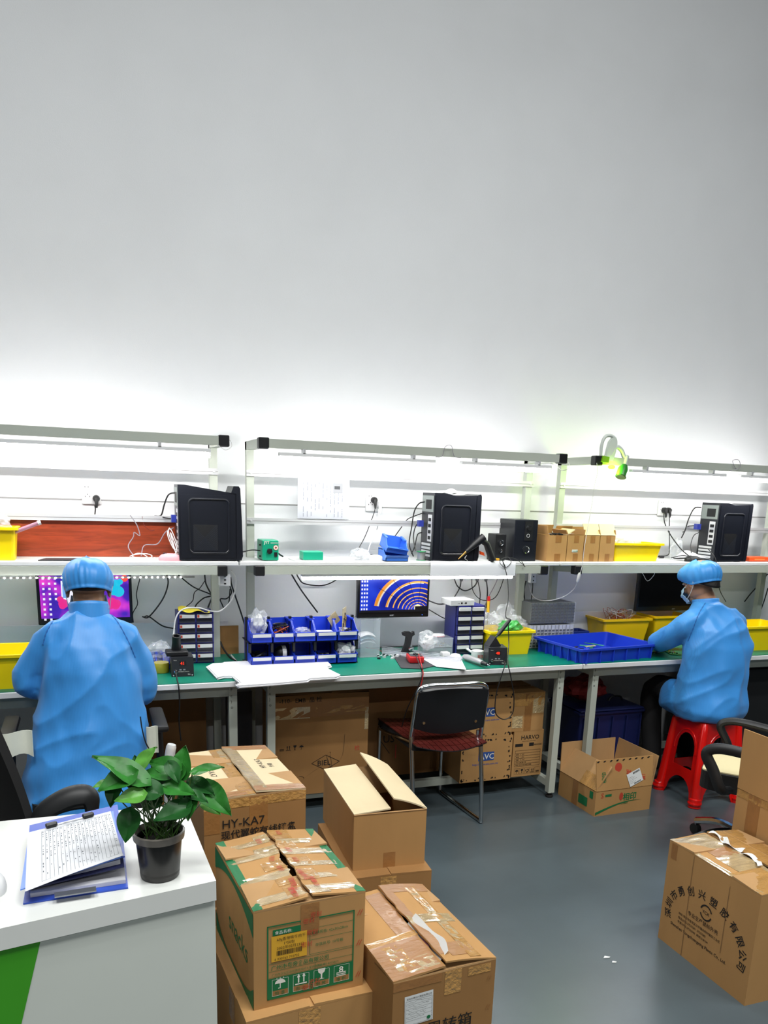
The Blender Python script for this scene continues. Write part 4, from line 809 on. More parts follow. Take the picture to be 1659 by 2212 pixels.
# ================================================================== screens, sockets and cables between desk and shelf
def screen_mat(name, stops, scale, st=1.0, rot=0):
    m = bpy.data.materials.new(name); m.use_nodes = True; nt = m.node_tree; b = nt.nodes['Principled BSDF']
    tc = nt.nodes.new('ShaderNodeTexCoord'); n = nt.nodes.new('ShaderNodeTexNoise'); n.inputs['Scale'].default_value = scale; n.inputs['Detail'].default_value = 2; nt.links.new(tc.outputs['Object'], n.inputs['Vector'])
    r = nt.nodes.new('ShaderNodeValToRGB'); cr = r.color_ramp
    while len(cr.elements) < len(stops): cr.elements.new(.5)
    for e, (p, c) in zip(cr.elements, stops): e.position = p; e.color = lin(c)
    nt.links.new(n.outputs[0], r.inputs[0]); b.inputs['Base Color'].default_value = (0, 0, 0, 1); nt.links.new(r.outputs[0], b.inputs['Emission Color']); b.inputs['Emission Strength'].default_value = st; b.inputs['Roughness'].default_value = .3; return m
def em(name, c, s=1.0): return mat(name, c, .4, emis=s)
bez = mat('monitor bezel', '#0b0b0d', .3)
def monitor(label, xa, xb, z0, z1, y, off=False):
    t = thing('monitor', label, 'monitor', ((xa+xb)/2, y, TZ), 0, None)
    b = MB(bez); b.box(xa, xb, y, y+.03, z0, z1, bev=.004); b.build('housing', t)
    m_ = .014; MB(mat('dark screen', '#08080a', .12)).box(xa+m_, xb-m_, y-.0012, y+.001, z0+.03, z1-m_).build('screen', t)
    MB(bez).box((xa+xb)/2-.06, (xa+xb)/2+.06, y+.03, y+.05, (z0+z1)/2-.04, SZ-.02).build('hanger', t)
    return t, frame((xa+m_, y-.0014, z0+.03), (1, 0, 0), (0, 0, 1)), xb-xa-2*m_, z1-m_-z0-.03
y = -.1; t, F_, w_, h_ = monitor('lit monitor with a purple and pink desktop picture, on the left bench', A(80, 1300, y).x, A(286, 1300, y).x, A(286, 1346, y).z, SZ-.066, y)
pic = MB(screen_mat('purple desktop', ((.3, '#2a1c96'), (.45, '#4a22b8'), (.55, '#b02bd0'), (.7, '#ff4fd0')), 9, 1.0)); rect(pic, F_, 0, w_, 0, h_, 0)
def disc(b, F_, x, z, r, k=.0006, n=18, e=1): b.add([F_ @ V((x+r*cos(2*pi*j/n), z+r*e*sin(2*pi*j/n), k)) for j in range(n)], [tuple(range(n))])
for c, L in (('#e0308c', ((.25, .35, .022), (.24, .3, .016), (.8, .38, .02), (.85, .33, .02), (.78, .3, .02), (.84, .28, .018), (.22, .45, .015))), ('#21bfe0', ((.85, .8, .022), (.8, .72, .024), (.88, .62, .026), (.82, .62, .018), (.9, .85, .014))), ('#f04a3a', ((.955, .93, .016),)), ('#f2b53a', ((.885, .62, .013), (.81, .8, .01))), ('#f4f4f8', ((.86, .8, .006), (.91, .64, .006)))):
    pic.m(em('screen '+c, c))
    for x, z, r in L: disc(pic, F_, x*w_, z*h_, r, .0005+.0001*len(L))
pic.m(em('screen white', '#e9e9f4')); rn = random.Random(1)
for i in range(3):
    for j in range(9 if i < 2 else 5): rect(pic, F_, .012+i*.026, .022+i*.026, h_-.018-j*.024, h_-.008-j*.024, .0004)
rect(pic, F_, w_*.235, w_*.4, h_*.35, h_*.88, .001); pic.m(em('screen blue', '#6fa8e8')); rect(pic, F_, w_*.25, w_*.31, h_*.48, h_*.8, .0013); pic.build('desktop_picture', t)
y = -.14; t, F_, w_, h_ = monitor('lit monitor with a blue desktop picture and golden arches, above the middle bench', A(772, 1300, y).x, A(927, 1300, y).x, A(850, 1334, y).z, SZ-.066, y)
pic = MB(screen_mat('blue desktop', ((.35, '#0b1c8c'), (.5, '#1431c8'), (.65, '#2a4be0')), 5, 1.0)); rect(pic, F_, 0, w_, 0, h_, 0)
cx, cz = .80*w_, .05*h_
def arch(r0, r1, a0, a1, c, k=.0006, e=.95):
    pic.m(em('screen '+c, c)); n = 26
    for i in range(n):
        a, b_ = rad(a0+(a1-a0)*i/n), rad(a0+(a1-a0)*(i+1)/n); P4 = [(cx+r*cos(q), cz+r*e*sin(q)) for q, r in ((a, r0), (b_, r0), (b_, r1), (a, r1))]
        P4 = [(min(max(x, 0), w_), min(max(z, 0), h_)) for x, z in P4]
        if len(set(P4)) == 4: pic.add([F_ @ V((x, z, k)) for x, z in P4], [(0, 1, 2, 3)])
cx, cz = .86*w_, .03*h_
for i, (r0, r1) in enumerate(((.235, .253), (.178, .188), (.14, .147), (.112, .118), (.088, .093), (.068, .072), (.05, .054), (.036, .039))): arch(r0*1.0, r1*1.0, 20, 172, ('#d98a28', '#e29a34', '#eaa944', '#f2b858')[min(i, 3)], e=.85)
arch(.226, .235, 100, 172, '#d8cdbb', e=.85); arch(.173, .178, 80, 172, '#d8cdbb', e=.85); pic.m(em('screen glow', '#fff0a8', 1.3)); disc(pic, F_, cx, cz+.014, .02, .0012)
pic.m(em('screen line', '#1a1330', .3))
for a in (40, 62, 85, 108, 130, 150):
    d_ = V((cos(rad(a)), sin(rad(a))*.95, 0)); n_ = V((-d_.y, d_.x, 0))*.0012; q0, q1 = V((cx, cz, .0009))+d_*.04, V((cx, cz, .0009))+d_*.26
    while q1.x > w_ or q1.x < 0 or q1.y > h_: q1 -= d_*.004
    pic.add([F_ @ v for v in (q0-n_, q1-n_, q1+n_, q0+n_)], [(0, 1, 2, 3)])
pic.m(em('screen dark', '#141226', .25)); rect(pic, F_, 0, w_, 0, .012, .0014); rect(pic, F_, w_*.82, w_, .012, .03, .0013)
pic.m(em('screen white', '#e9e9f4'))
for i in range(3):
    for j in range(9): rect(pic, F_, .006+i*.014, .014+i*.014, h_-.016-j*.021, h_-.006-j*.021, .0016)
pic.build('desktop_picture', t)
b = MB(mat('grey lettering', '#9a9da3', .5)); b.text('acer', .014, F_ @ Matrix.Translation((w_*.44, -.02, .0022)), .01); b.build('logo', t); MB(em('blue led', '#3a6cff', 3)).box(0, .003, 0, .004, 0, .002, F_ @ Matrix.Translation((w_*.93, -.02, .001))).build('power_light', t)
y = -.06; t, F_, w_, h_ = monitor('switched off black monitor in front of the person on the stool', A(1378, 1280, y).x, A(1535, 1280, y).x, A(1430, 1320, y).z, A(1430, 1232, y).z, y)
b = MB(mat('grey lettering', '#9a9da3', .5)); b.text('acer', .013, F_ @ Matrix.Translation((w_*.48, -.02, .0022)), .01); b.build('logo', t)
def strip_(label, px, py, y, w_, h_, n=0):
    p = A(px, py, y); t = thing('power_strip', label, 'power strip', (p.x, y, p.z)); MB(wpl).box(p.x-w_/2, p.x+w_/2, y-.015, y+.015, p.z-h_/2, p.z+h_/2, bev=.004).build('body', t)
    b = MB(grille)
    for i in range(3): b.box(p.x-w_*.1, p.x+w_*.1, y-.0156, y-.014, p.z-h_*.35+h_*.3*i, p.z-h_*.25+h_*.3*i)
    b.build('slots', t); return t
strip_('white power strip on the right end of the left bench', 485, 1252, -.2, .055, .062); strip_('white power strip near the right end of the middle bench', 1150, 1245, -.1, .04, .075)
p0, p1 = A(985, 1238, -.16), A(1075, 1238, -.16); t = thing('power_strip', 'long power strip with plugs under the middle shelf right of the screen', 'power strip', ((p0.x+p1.x)/2, -.16, SZ-.08)); MB(mat('bluish plastic', '#6f86b8', .4)).box(p0.x, p1.x, -.18, -.14, SZ-.085, SZ-.04, bev=.003).build('body', t)
b = MB(pred)
for i in range(4): b.box(p0.x+.03+.05*i, p0.x+.045+.05*i, -.181, -.179, SZ-.07, SZ-.055)
b.build('switches', t)
for x in (997, 1031, 1050): q = A(x, 1248, -.16); solo(MB(cblk).tube([q+V((0, 0, .025)), q+V((0, 0, 0)), q+V((0, 0, -.02))], [.014, .013, .006], 10), 'power_plug', {997: 'left', 1031: 'middle', 1050: 'right'}[x]+' one of three black plugs under the long power strip', 'plug')
LY = .05
def wc(label, pts, r=.0036, m=None, y=LY): cord('cable', label, [A(q[0], q[1], q[2] if len(q) > 2 else y) for q in pts], r, m or cblk)
wc('thin black cable down the right side of the purple screen', [(305, 1239), (295, 1281), (297, 1305), (287, 1325), (288, 1345)], .0024)
wc('black cable bending down left of the drawer cabinet under the left shelf', [(359, 1236), (363, 1261), (351, 1295), (322, 1332), (307, 1332)])
wc('black cable running to the top of the left drawer cabinet', [(312, 1332), (322, 1332), (351, 1352), (378, 1358)])
wc('black cable slanting down to the right behind the left drawer cabinet', [(385, 1242), (418, 1268), (456, 1285), (440, 1292), (425, 1305), (420, 1316)])
wc('black cable hanging left of the left bench upright', [(442, 1237), (443, 1250), (446, 1264), (457, 1285)], .004)
wc('thin black cable winding down to the yellow paper', [(444, 1252), (432, 1270), (420, 1280), (416, 1298), (400, 1312)], .0022)
wc('black cable from the power strip down behind the left bench upright', [(474, 1259), (466, 1272), (459, 1288), (449, 1313)], .004)
wc('black cable hanging between the left and middle bench uprights', [(498, 1247), (500, 1262), (506, 1281), (520, 1322), (532, 1360), (540, 1379), (548, 1405, .0), (556, 1423, -.05)], .004)
wc('black cable looped beside the left bench upright', [(495, 1262), (500, 1280), (490, 1293), (476, 1294), (480, 1306), (484, 1312), (494, 1302), (497, 1272)], .003)
wc('white cable arching from the left power strip over the drawer cabinet to the desk', [(500, 1232, -.15), (510, 1254, -.12), (503, 1291, -.1), (479, 1318, -.12), (456, 1320, -.16), (429, 1313, -.18), (398, 1315, -.2), (381, 1332, -.21), (375, 1369, -.22), (373, 1412, -.25)], .0034, cwht)
wc('black cable slanting down to the back of the blue bin rack', [(627, 1236), (640, 1258), (655, 1281), (686, 1323)], .004)
wc('black cable sagging in a bow left of the blue screen', [(639, 1236), (646, 1250), (658, 1261), (695, 1265), (724, 1254), (740, 1236)])
wc('black cable in a deep loop right of the blue screen', [(978, 1238, -.1), (983, 1255), (990, 1268), (1006, 1276), (1026, 1265), (1033, 1245, -.1)])
wc('black cable from the left plug down behind the middle drawer cabinet', [(996, 1240, -.1), (994, 1267), (981, 1291)], .0034)
wc('thin black cable swinging up to the right from the drawer cabinet', [(1019, 1240, -.1), (1021, 1274), (1035, 1293), (1054, 1297), (1072, 1288), (1086, 1256), (1092, 1222, -.26)], .0024)
wc('black cable hanging straight from the right plug', [(1050, 1250, -.12), (1053, 1278), (1050, 1314)], .004)
wc('thin black cable hanging by the middle plug', [(1031, 1250, -.12), (1037, 1280), (1036, 1305)], .003)
wc('grey cable slanting under the long power strip', [(1078, 1240, -.1), (1070, 1262), (1055, 1290), (1046, 1312)], .0024, cgry)
wc('black cable from the blue screen to the right drawer cabinet top', [(927, 1298, -.1), (948, 1305), (967, 1303)], .004)
wc('black cable low behind the blue screen to the desk', [(927, 1317, -.1), (952, 1332), (967, 1340), (972, 1355)], .003)
wc('black cable sagging from the subwoofer under the shelf', [(1085, 1210, -.24), (1090, 1222, -.27), (1096, 1238, -.2), (1105, 1248, -.1), (1112, 1240, -.06), (1113, 1228, -.05)], .003)
wc('thin black wires curling over the shelf front below the subwoofer', [(1088, 1205, -.22), (1098, 1204, -.25), (1104, 1215, -.268), (1092, 1226, -.268), (1080, 1216, -.268), (1086, 1206, -.25), (1110, 1206, -.25), (1128, 1218, -.268), (1134, 1224, -.268), (1124, 1208, -.25)], .0018)
wc('black cable below the middle bench power strip, the left one', [(1136, 1256, -.05), (1132, 1275), (1134, 1305)], .004)
wc('black cable below the middle bench power strip, the right one', [(1151, 1258, -.08), (1150, 1275), (1147, 1300)], .003)
wc('black cable at the right edge slanting down from the far upright', [(1658, 1240), (1640, 1262), (1622, 1282), (1608, 1300)], .004)
wc('second black cable at the right edge ending behind the yellow tray', [(1659, 1270), (1650, 1300), (1640, 1325), (1630, 1342)], .004)
wc('thin white wire hanging in a v before the black monitor', [(1384, 1232, -.2), (1390, 1242, -.15), (1399, 1255, -.12), (1412, 1243, -.15), (1416, 1230, -.2)], .0014, cwht)
# ================================================================== on the left desk
D = lambda x, y, z=TZ: Z(x, y, z)
c = D(18, 1470); bin_('yellow tub on the left desk cut by the photo edge', (-1.04, -.39, TZ), .22, .26, .15, yel)
board_g = mat('circuit board green', '#2f7a3e', .4, var=.3, vs=60); gold = mat('gold pins', '#b79a55', .35, metal=.5)
def pcb(label, c, w, d, rz, seed, name='circuit_board', group=None):
    t = thing(name, label, 'circuit board', c, rz, group); MB(board_g).box(-w/2, w/2, -d/2, d/2, 0, .002).build('board', t, False); b = MB(gold, blk, alu); rn = random.Random(seed)
    for i in range(10): b.i = rn.randint(0, 2); x, y_ = rn.uniform(-w*.42, w*.34), rn.uniform(-d*.42, d*.34); b.box(x, x+rn.uniform(.004, .012), y_, y_+rn.uniform(.004, .01), .002, rn.uniform(.004, .01))
    b.build('components', t, False); return t
pcb('green circuit board left of the person with back turned', (-.955, -.50, TZ+.0005), .09, .05, .5, 3); b = MB(gold, blk)
for i in range(6): b.i = i % 2; b.tube([(-.99+.012*i, -.46, TZ+.006), (-.94+.01*i, -.42+.006*i, TZ+.03)], .002, 5)
solo(b, 'wire_bundle', 'small bundle of loose wires by the green circuit board at the left', 'wire')
c = D(350, 1456); t = thing('tape_roll', 'roll of yellow tape on the left desk', 'tape', (c.x, c.y+.035, TZ)); Mx = Matrix.Translation((c.x, c.y+.04, TZ))
MB(mat('yellow tape', '#a89c2e', .25, coat=.5)).lathe([(.027, 0), (.036, .001), (.0375, .004), (.0375, .045), (.036, .048), (.027, .048)], 26, Mx).build('tape', t); MB(mat('core board', '#9a7a4c', .7)).lathe([(.0272, .047), (.0235, .047), (.0235, .001), (.0272, .001)], 26, Mx).build('core', t)
ink_r = em('red digits', '#ff2a12', 2.2)
def station(label, c, rz, digits):
    t = thing('soldering_station', label, 'soldering station', c, rz); w, d, h = .1, .12, .09
    MB(mat('station black', '#24262b', .4)).prism([(0, 0), (d, 0), (d, h), (.012, h)], -w/2, w/2, frame((0, -d/2, 0), (0, 1, 0), (0, 0, 1))).build('case', t, False)
    F_ = frame((-w/2, -d/2-.0005, 0), (1, 0, 0), (0, .012/h, 1)); b = MB(grille); rect(b, F_, .035, .067, .052, .074, .001); b.build('display', t, False)
    b = MB(ink_r); b.text(digits, .02, F_ @ Matrix.Translation((.04, .0555, .0018)), .01); b.build('digits', t, False)
    b = MB(grey); rect(b, F_, .035, .045, .03, .036, .001); rect(b, F_, .052, .062, .03, .036, .001); b.build('buttons', t, False); b = MB(pwht); b.text('SOLDERING STATION', .005, F_ @ Matrix.Translation((.03, .022, .001))); b.text('936', .008, F_ @ Matrix.Translation((.072, .008, .001)), .01); b.text('YIHUA', .005, F_ @ Matrix.Translation((.01, .075, .001))); b.build('lettering', t, False)
    MB(chrome).lathe([(.008, 0), (.008, .012), (.005, .013)], 12, F_ @ Matrix.Translation((.018, .024, 0))).build('connector', t, False)
    b = MB(alu)
    for i in range(2): b.lathe([(.003, 0), (.003, .003)], 8, F_ @ Matrix.Translation((.008+.084*i, .007, 0)))
    b.build('screws', t, False); return t
c = D(396, 1462); station('black soldering station with red digits on the left desk', (c.x, c.y+.062, TZ), -.02, '41')
st_ = (c.x-.02, c.y+.07, TZ+.091); t = thing('iron_stand', 'black soldering iron stand sitting on the left soldering station', 'stand', st_)
MB(blk).box(-.05, .05, -.04, .04, 0, .022, Matrix.Translation(st_), .004).build('base', t); M_ = Matrix.Translation(st_) @ Matrix.Translation((.0, 0, .05)) @ Matrix.Rotation(.35, 4, 'X')
MB(blk).lathe([(.024, -.032), (.02, .01), (.02, .045), (.014, .045), (.014, .0)], 16, M_).build('holder', t)
cord('cable', 'black cord from the left soldering station hanging over the desk edge', [A(379, 1447, -.5), A(383, 1470, -.555), A(386, 1484, -.585), A(388, 1520, -.585), A(387, 1560, -.58), A(391, 1600, -.58)], .0035, cblk)
c = D(338, 1424)
for i, (x, y_, l) in enumerate(((315, -.24, 'left one of two blue picking bins beside the yellow tape roll'), (338, -.26, 'right one of two blue picking bins beside the yellow tape roll'))): a = A(x, 1424, y_); stackbin(l, (a.x, y_, TZ), .085, .12, .062, blu)
bag('crinkled clear bag in the blue bins beside the yellow tape roll', (A(346, 1400, -.2).x, -.19, TZ+.075), (.055, .05, .05), 15)
lblw = mat('drawer label', '#d9dadb', .5); smoke = mat('smoky clear drawer', '#3a3c48', .2, alpha=.8)
def drawers(label, x0, x1, y, z0, z1, dep, seed):
    t = thing('drawer_cabinet', label, 'drawer cabinet', ((x0+x1)/2, y+dep/2, z0), 0, 'small parts drawer cabinets'); m_ = mat('indigo plastic', '#252a78', .4); w = x1-x0; h = z1-z0; fr = .006
    b = MB(m_); b.box(x0, x1, y+.012, y+dep, z0, z1); b.box(x0, x0+fr, y, y+.02, z0, z1); b.box(x1-fr, x1, y, y+.02, z0, z1); b.box(x0+w/2-fr/2, x0+w/2+fr/2, y, y+.02, z0, z1)
    for i in range(6): z = z0+(h-fr)*i/5; b.box(x0, x1, y, y+.02, z, z+fr)
    b.build('frame', t)
    for r in range(5):
        for c_ in range(2):
            a = x0+fr+c_*(w/2-fr/2)+.001; e = x0+w/2-fr/2+c_*(w/2-fr/2)-.001; z = z0+fr+(h-fr)*r/5+.001; zt = z0+(h-fr)*(r+1)/5-.001
            d_ = MB(smoke); d_.box(a, e, y+.002, y+.013, z, zt); d_.box(a, e, y-.008, y+.002, z, z+.006); do = d_.build('drawer', t)
            b = MB(lblw); b.box(a+.002, e-.002, y-.0095, y+.002, zt-(zt-z)*.45, zt-.002); b.build('paper_label', do)
            b = MB(pred); b.box(a+.003, a+.013, y-.01, y+.0, zt-(zt-z)*.4, zt-.004)
            if seed == 1: b.build('red_mark', do)
    return t
drawers('indigo parts drawer cabinet with red marked labels on the left desk', A(385, 1380, -.15).x, A(462, 1380, -.15).x, -.15, TZ, 1.03, .13, 1)
yp = mat('yellow paper', '#e0cf35', .6); a, b2 = A(385, 1325, -.15), A(452, 1325, -.15)
solo(MB(yp).sheet(lambda u, v: V((a.x+(b2.x-a.x)*u+.01*v, -.16+.12*v-.02*u, 1.037+.012*sin(u*6)*v+.006*sin(u*11+1))), 14, 6, .0008), 'yellow_paper', 'yellow paper lying on top of the left drawer cabinet', 'paper')
a, b2 = A(476, 1415, .0), A(519, 1415, .0); solo(MB(kraft_d).box(a.x, b2.x, .045, .052, TZ+.001, A(490, 1352, .045).z), 'cardboard_sheet', 'brown cardboard sheet standing at the back between the left and middle benches', 'cardboard')
cord('cable', 'black cord lying by the brown cardboard sheet', [A(476, 1386, .03), A(482, 1400, .0), A(495, 1418, -.06), A(512, 1430, -.15)], .005, cblk)
# white carton blanks
wc_ = mat('white card', '#e3e3e6', .6)
outl = [(447, 1440), (459, 1434), (482, 1433), (483, 1431), (676, 1421.5), (681, 1424), (703, 1426), (715, 1438), (706, 1441), (709, 1446), (735, 1459), (725, 1463), (668, 1466), (663, 1470), (600, 1476), (515, 1482), (510, 1479), (521, 1476), (503, 1461), (482, 1461), (470, 1464)]
for i in range(4):
    t_ = MB(wc_); dx, dy = (.0, .004, -.004, .002)[i], (0, -.004, .003, .002)[i]; pl = [Z(x, y_, TZ+.012) for x, y_ in outl]; z = TZ+.0008+.0036*i
    t_.prism([(p.x+dx, p.y+dy) for p in pl], z, z+.003); solo(t_, 'white_card_blank', ('bottom white die-cut card of the stack bridging the left and middle benches', 'second white die-cut card from the bottom of the bench stack', 'second white die-cut card from the top of the bench stack', 'top white die-cut card of the stack bridging the left and middle benches')[i], 'card', group='white card blanks on the benches')
# ================================================================== on the middle desk
t = thing('bin_rack', 'black support rack holding ten blue picking bins', 'rack', (.32, -.22, TZ)); x0, x1 = A(541, 1400, -.3).x, A(772, 1400, -.3).x; bw = (x1-x0)/5; b = MB(blk)
for i in range(6): x = x0+bw*i; b.box(x-.006, x+.006, -.21, -.19, TZ+.004, TZ+.235); b.box(x-.006, x+.006, -.29, -.27, TZ+.07, TZ+.12)
b.build('posts', t); b = MB(blk)
for z in (TZ+.0, TZ+.116): b.box(x0-.008, x1+.008, -.29, -.12, z, z+.004)
b.build('shelves', t); pos = ('leftmost', 'second from left', 'middle', 'second from right', 'rightmost')
cont = (('a clear bag', 'orange and black wires', 'clear scraps', 'white paper scraps', 'a circuit board'), ('black cords', 'a black ball', 'little in it', 'small grey bits', 'a crinkled clear bag'))
LB = []
for r in range(2):
    for c_ in range(5): LB.append(((x0+bw*c_+.001, -.305, TZ+(.121 if r == 0 else .005)), '%s blue bin in the rack\'s %s row, holding %s' % (pos[c_], 'top' if r == 0 else 'bottom', cont[r][c_])))
pr_ = None
for loc, lab in LB:
    if pr_ is None:
        pr_ = stackbin(lab, loc, bw-.002, .175, .098, blu, group='blue picking bins on the rack'); b = MB(lblw); b.box(.008, bw-.012, -.0135, -.0105, .03, .046); b.build('paper_label', pr_, False); last = pr_
    else: copy_tree(pr_, loc, 0, lab)
bxz = lambda c_, r: (x0+bw*(c_+.5), -.24, TZ+(.16 if r == 0 else .045))
bag('crinkled clear bag standing in the leftmost top blue bin', V(bxz(0, 0))+V((0, .02, .05)), (.042, .05, .065), 21, inner=wpl)
def wires(label, c, n, s, mats, seed, r=.0025, name='wire_bundle'):
    b = MB(*mats); rn = random.Random(seed)
    for i in range(n): b.i = i % len(mats); b.tube(spl([V(c)+V((rn.uniform(-s, s), rn.uniform(-s, s), rn.uniform(-s*.6, s*.8))) for _ in range(5)], 4), r, 5)
    return solo(b, name, label, 'wire')
obr = mat('orange brown wire', '#a8492a', .5)
wires('tangle of orange and black wires in the top blue bin beside the clear bag', V(bxz(1, 0))+V((0, .02, .012)), 12, .04, (blk, obr, blk), 5)
bag('clear scraps in the middle top blue bin', V(bxz(2, 0))+V((0, 0, -.002)), (.038, .05, .025), 24)
solo(MB(wc_).box(x0+bw*3+.012, x0+bw*4-.01, -.285, -.22, TZ+.158, TZ+.162), 'paper_scrap', 'white paper scrap in the top blue bin next to the circuit board bin', 'paper')
wires('small black and white cords in the rightmost top blue bin', V(bxz(4, 0))+V((0, 0, -.004)), 8, .034, (blk, cwht), 9, .002)
tanb = mat('tan circuit board', '#a89c7e', .5, var=.25, vs=50); a = A(748, 1352, -.25)
t = thing('circuit_board', 'tan circuit board standing upright in the rightmost top blue bin', 'circuit board', a); M_ = Matrix.Translation(a+V((-.012, 0, -.02))) @ Matrix.Rotation(rad(62), 4, 'Z'); MB(tanb).box(-.05, .05, -.001, .001, 0, .115, M_).build('board', t); b = MB(blk, gold)
for i in range(8): b.i = i % 2; b.box(-.04+.011*i, -.034+.011*i, -.005, -.001, .02+.01*(i % 5), .04+.012*(i % 5), M_)
b.build('components', t)
a = A(727, 1335, -.22); t = thing('circuit_board', 'smaller tan circuit board leaning in the second top blue bin from the right', 'circuit board', a); M_ = Matrix.Translation(a+V((0, 0, -.03))) @ Matrix.Rotation(rad(20), 4, 'Z') @ Matrix.Rotation(rad(-35), 4, 'Y'); MB(tanb).box(-.03, .03, -.001, .001, 0, .06, M_).build('board', t)
wires('black cords in the leftmost bottom blue bin', V(bxz(0, 1))+V((0, 0, -.005)), 9, .036, (blk, cblk), 12, .0035)
q = V(bxz(1, 1)); t = thing('desk_bell', 'black and white ball in the second bottom blue bin', 'ball', q); MB(blk).ball(q+V((0, 0, .012)), .036, 16).build('ball', t); MB(wpl).lathe([(.037, -.01), (.0375, 0), (.037, .01)], 18, frame(q+V((.012, 0, .012)), (0, 1, 0), (0, .0, 1))).build('white_band', t)
wires('grey bits in the second bottom blue bin from the right', V(bxz(3, 1))+V((0, 0, -.016)), 8, .03, (blk, grey), 14, .003)
bag('crinkled clear bag of white parts spilling from the rightmost bottom blue bin', V(bxz(4, 1))+V((0, -.03, .012)), (.046, .045, .05), 31, inner=wpl)
cl = mat('clear plastic box', '#dfe6ee', .08, alpha=.25, spec=.8)
def clearbox(label, x0, x1, y0, y1, z0, z1, name='clear_box'):
    b = MB(cl); th = .002
    for q in ((x0, x1, y0, y0+th, z0, z1), (x0, x1, y1-th, y1, z0, z1), (x0, x0+th, y0, y1, z0, z1), (x1-th, x1, y0, y1, z0, z1), (x0, x1, y0, y1, z0, z0+th)): b.box(*q)
    b.box(x0-.002, x1+.002, y0-.002, y0+.002, z1-.004, z1); return solo(b, name, label, 'box')
a, b2 = A(777, 1400, -.17), A(819, 1400, -.17); clearbox('clear plastic box holding face masks right of the blue bin rack', a.x, b2.x, -.18, -.07, TZ, A(790, 1338, -.18).z)
for i in range(3): solo(MB(mat('mask blue', '#a9cbe2', .7) if i % 2 else wc_).sheet(lambda u, v, i=i: V((a.x+.008+.085*u, -.16+.06*v, TZ+.07+.018*i+.012*sin(pi*u)+.01*v)), 10, 6, .0015), 'face_mask', ('lowest', 'pale blue middle', 'topmost white')[i]+' folded face mask in the clear box', 'mask', group='face masks in the clear box')
a = A(880, 1398, -.15); t = thing('device_bracket', 'black plastic bracket standing before the white board', 'bracket', a); M_ = Matrix.Translation((a.x, -.14, TZ))
MB(blk).prism([(-.034, 0), (.045, 0), (.04, .016), (.022, .02), (.018, .055), (.026, .1), (.04, .11), (.036, .128), (.02, .118), (.01, .128), (-.012, .128), (-.03, .12), (-.024, .105), (-.006, .098), (-.01, .06), (-.022, .03)], -.012, .012, M_ @ frame((0, 0, 0), (1, 0, 0), (0, 0, 1))).build('bracket', t); MB(chrome).lathe([(.014, 0), (.016, .004), (.01, .006)], 14, M_ @ frame((.02, -.013, .035), (1, 0, 0), (0, 0, 1))).build('hinge', t)
a, b2 = A(918, 1395, -.2), A(985, 1395, -.2); clearbox('clear plastic box of small metal parts in front of the middle drawer cabinet', a.x, b2.x-.02, -.2, -.1, TZ, TZ+.095)
b = MB(chrome, gold, grey); rn = random.Random(33)
for i in range(60): b.i = i % 3; x, y_, z = rn.uniform(a.x+.006, b2.x-.035), rn.uniform(-.19, -.11), TZ+.045+rn.uniform(0, .02); b.box(x, x+.006, y_, y_+.004, z, z+.003, None)
b.box(a.x+.002, b2.x-.022, -.198, -.102, TZ+.04, TZ+.045); solo(b, 'small_parts', 'heap of small metal parts in the clear box', 'parts', kind='stuff')
bag('crinkled clear bag lying before the clear parts box', A(925, 1395, -.27)+V((0, 0, .03)), (.05, .04, .045), 41, inner=wpl)
c = A(949, 1347, -.15); solo(MB(wpl).lathe([(0, 0), (.03, .0), (.034, .006), (.03, .012), (0, .014)], 20, Matrix.Translation((c.x, -.15, TZ+.097))).m(pk).lathe([(.0305, .0), (.0345, .003), (.033, .006)], 20, Matrix.Translation((c.x, -.15, TZ+.096))), 'round_lid', 'round white and pink lid on the clear parts box', 'lid')
rn = random.Random(51)
for i in range(9):
    c = A(822+6*i+rn.uniform(-2, 2), 1400+rn.uniform(-6, 4), -.24); t_ = MB((blk, wpl, alu)[i % 3]); t_.box(-.008, .008, -.006, .006, 0, .008+.006*(i % 2), Matrix.Translation((c.x, -.2+rn.uniform(-.04, .03), TZ)) @ Matrix.Rotation(rn.random()*3, 4, 'Z')); t_.tube([(c.x, -.2, TZ+.01), (c.x+.006, -.21, TZ+.016)], .003, 6)
    solo(t_, 'electronic_part', 'tiny electronic parts scattered left of the black bracket', 'part', group='electronic parts left of the bracket')
for i, (px, lab) in enumerate(((985, 'white dome cap in front of the middle drawer cabinet'), (967, 'white square cap in front of the clear parts box'))):
    c = A(px, 1398, -.3); b = MB(wpl); 
    if i == 0: b.lathe([(.034, 0), (.034, .01), (.024, .024), (0, .03)], 20, Matrix.Translation((c.x, -.3, TZ)))
    else: b.box(c.x-.024, c.x+.024, -.29, -.25, TZ, TZ+.034, bev=.007, seg=2)
    solo(b, ('plastic_dome', 'square_jar')[i], lab, ('dome', 'jar')[i])
drawers('indigo parts drawer cabinet with a white box on top, on the middle desk', A(985, 1380, -.2).x, A(1044, 1380, -.2).x, -.2, TZ, 1.045, .16, 2)
a, b2 = A(968, 1312, -.19), A(1019, 1312, -.19); t = thing('small_white_box', 'small white printed box on the middle drawer cabinet', 'box', ((a.x+b2.x)/2, -.14, 1.0455)); MB(wpl).box(a.x+.01, b2.x+.01, -.2, -.07, 1.0455, 1.078, bev=.002).build('box', t); b = MB(pblk); b.text('▪▪ ■ ▪■', .014, frame((a.x+.05, -.2015, 1.055), (1, 0, 0), (0, 0, 1))); b.build('printing', t)
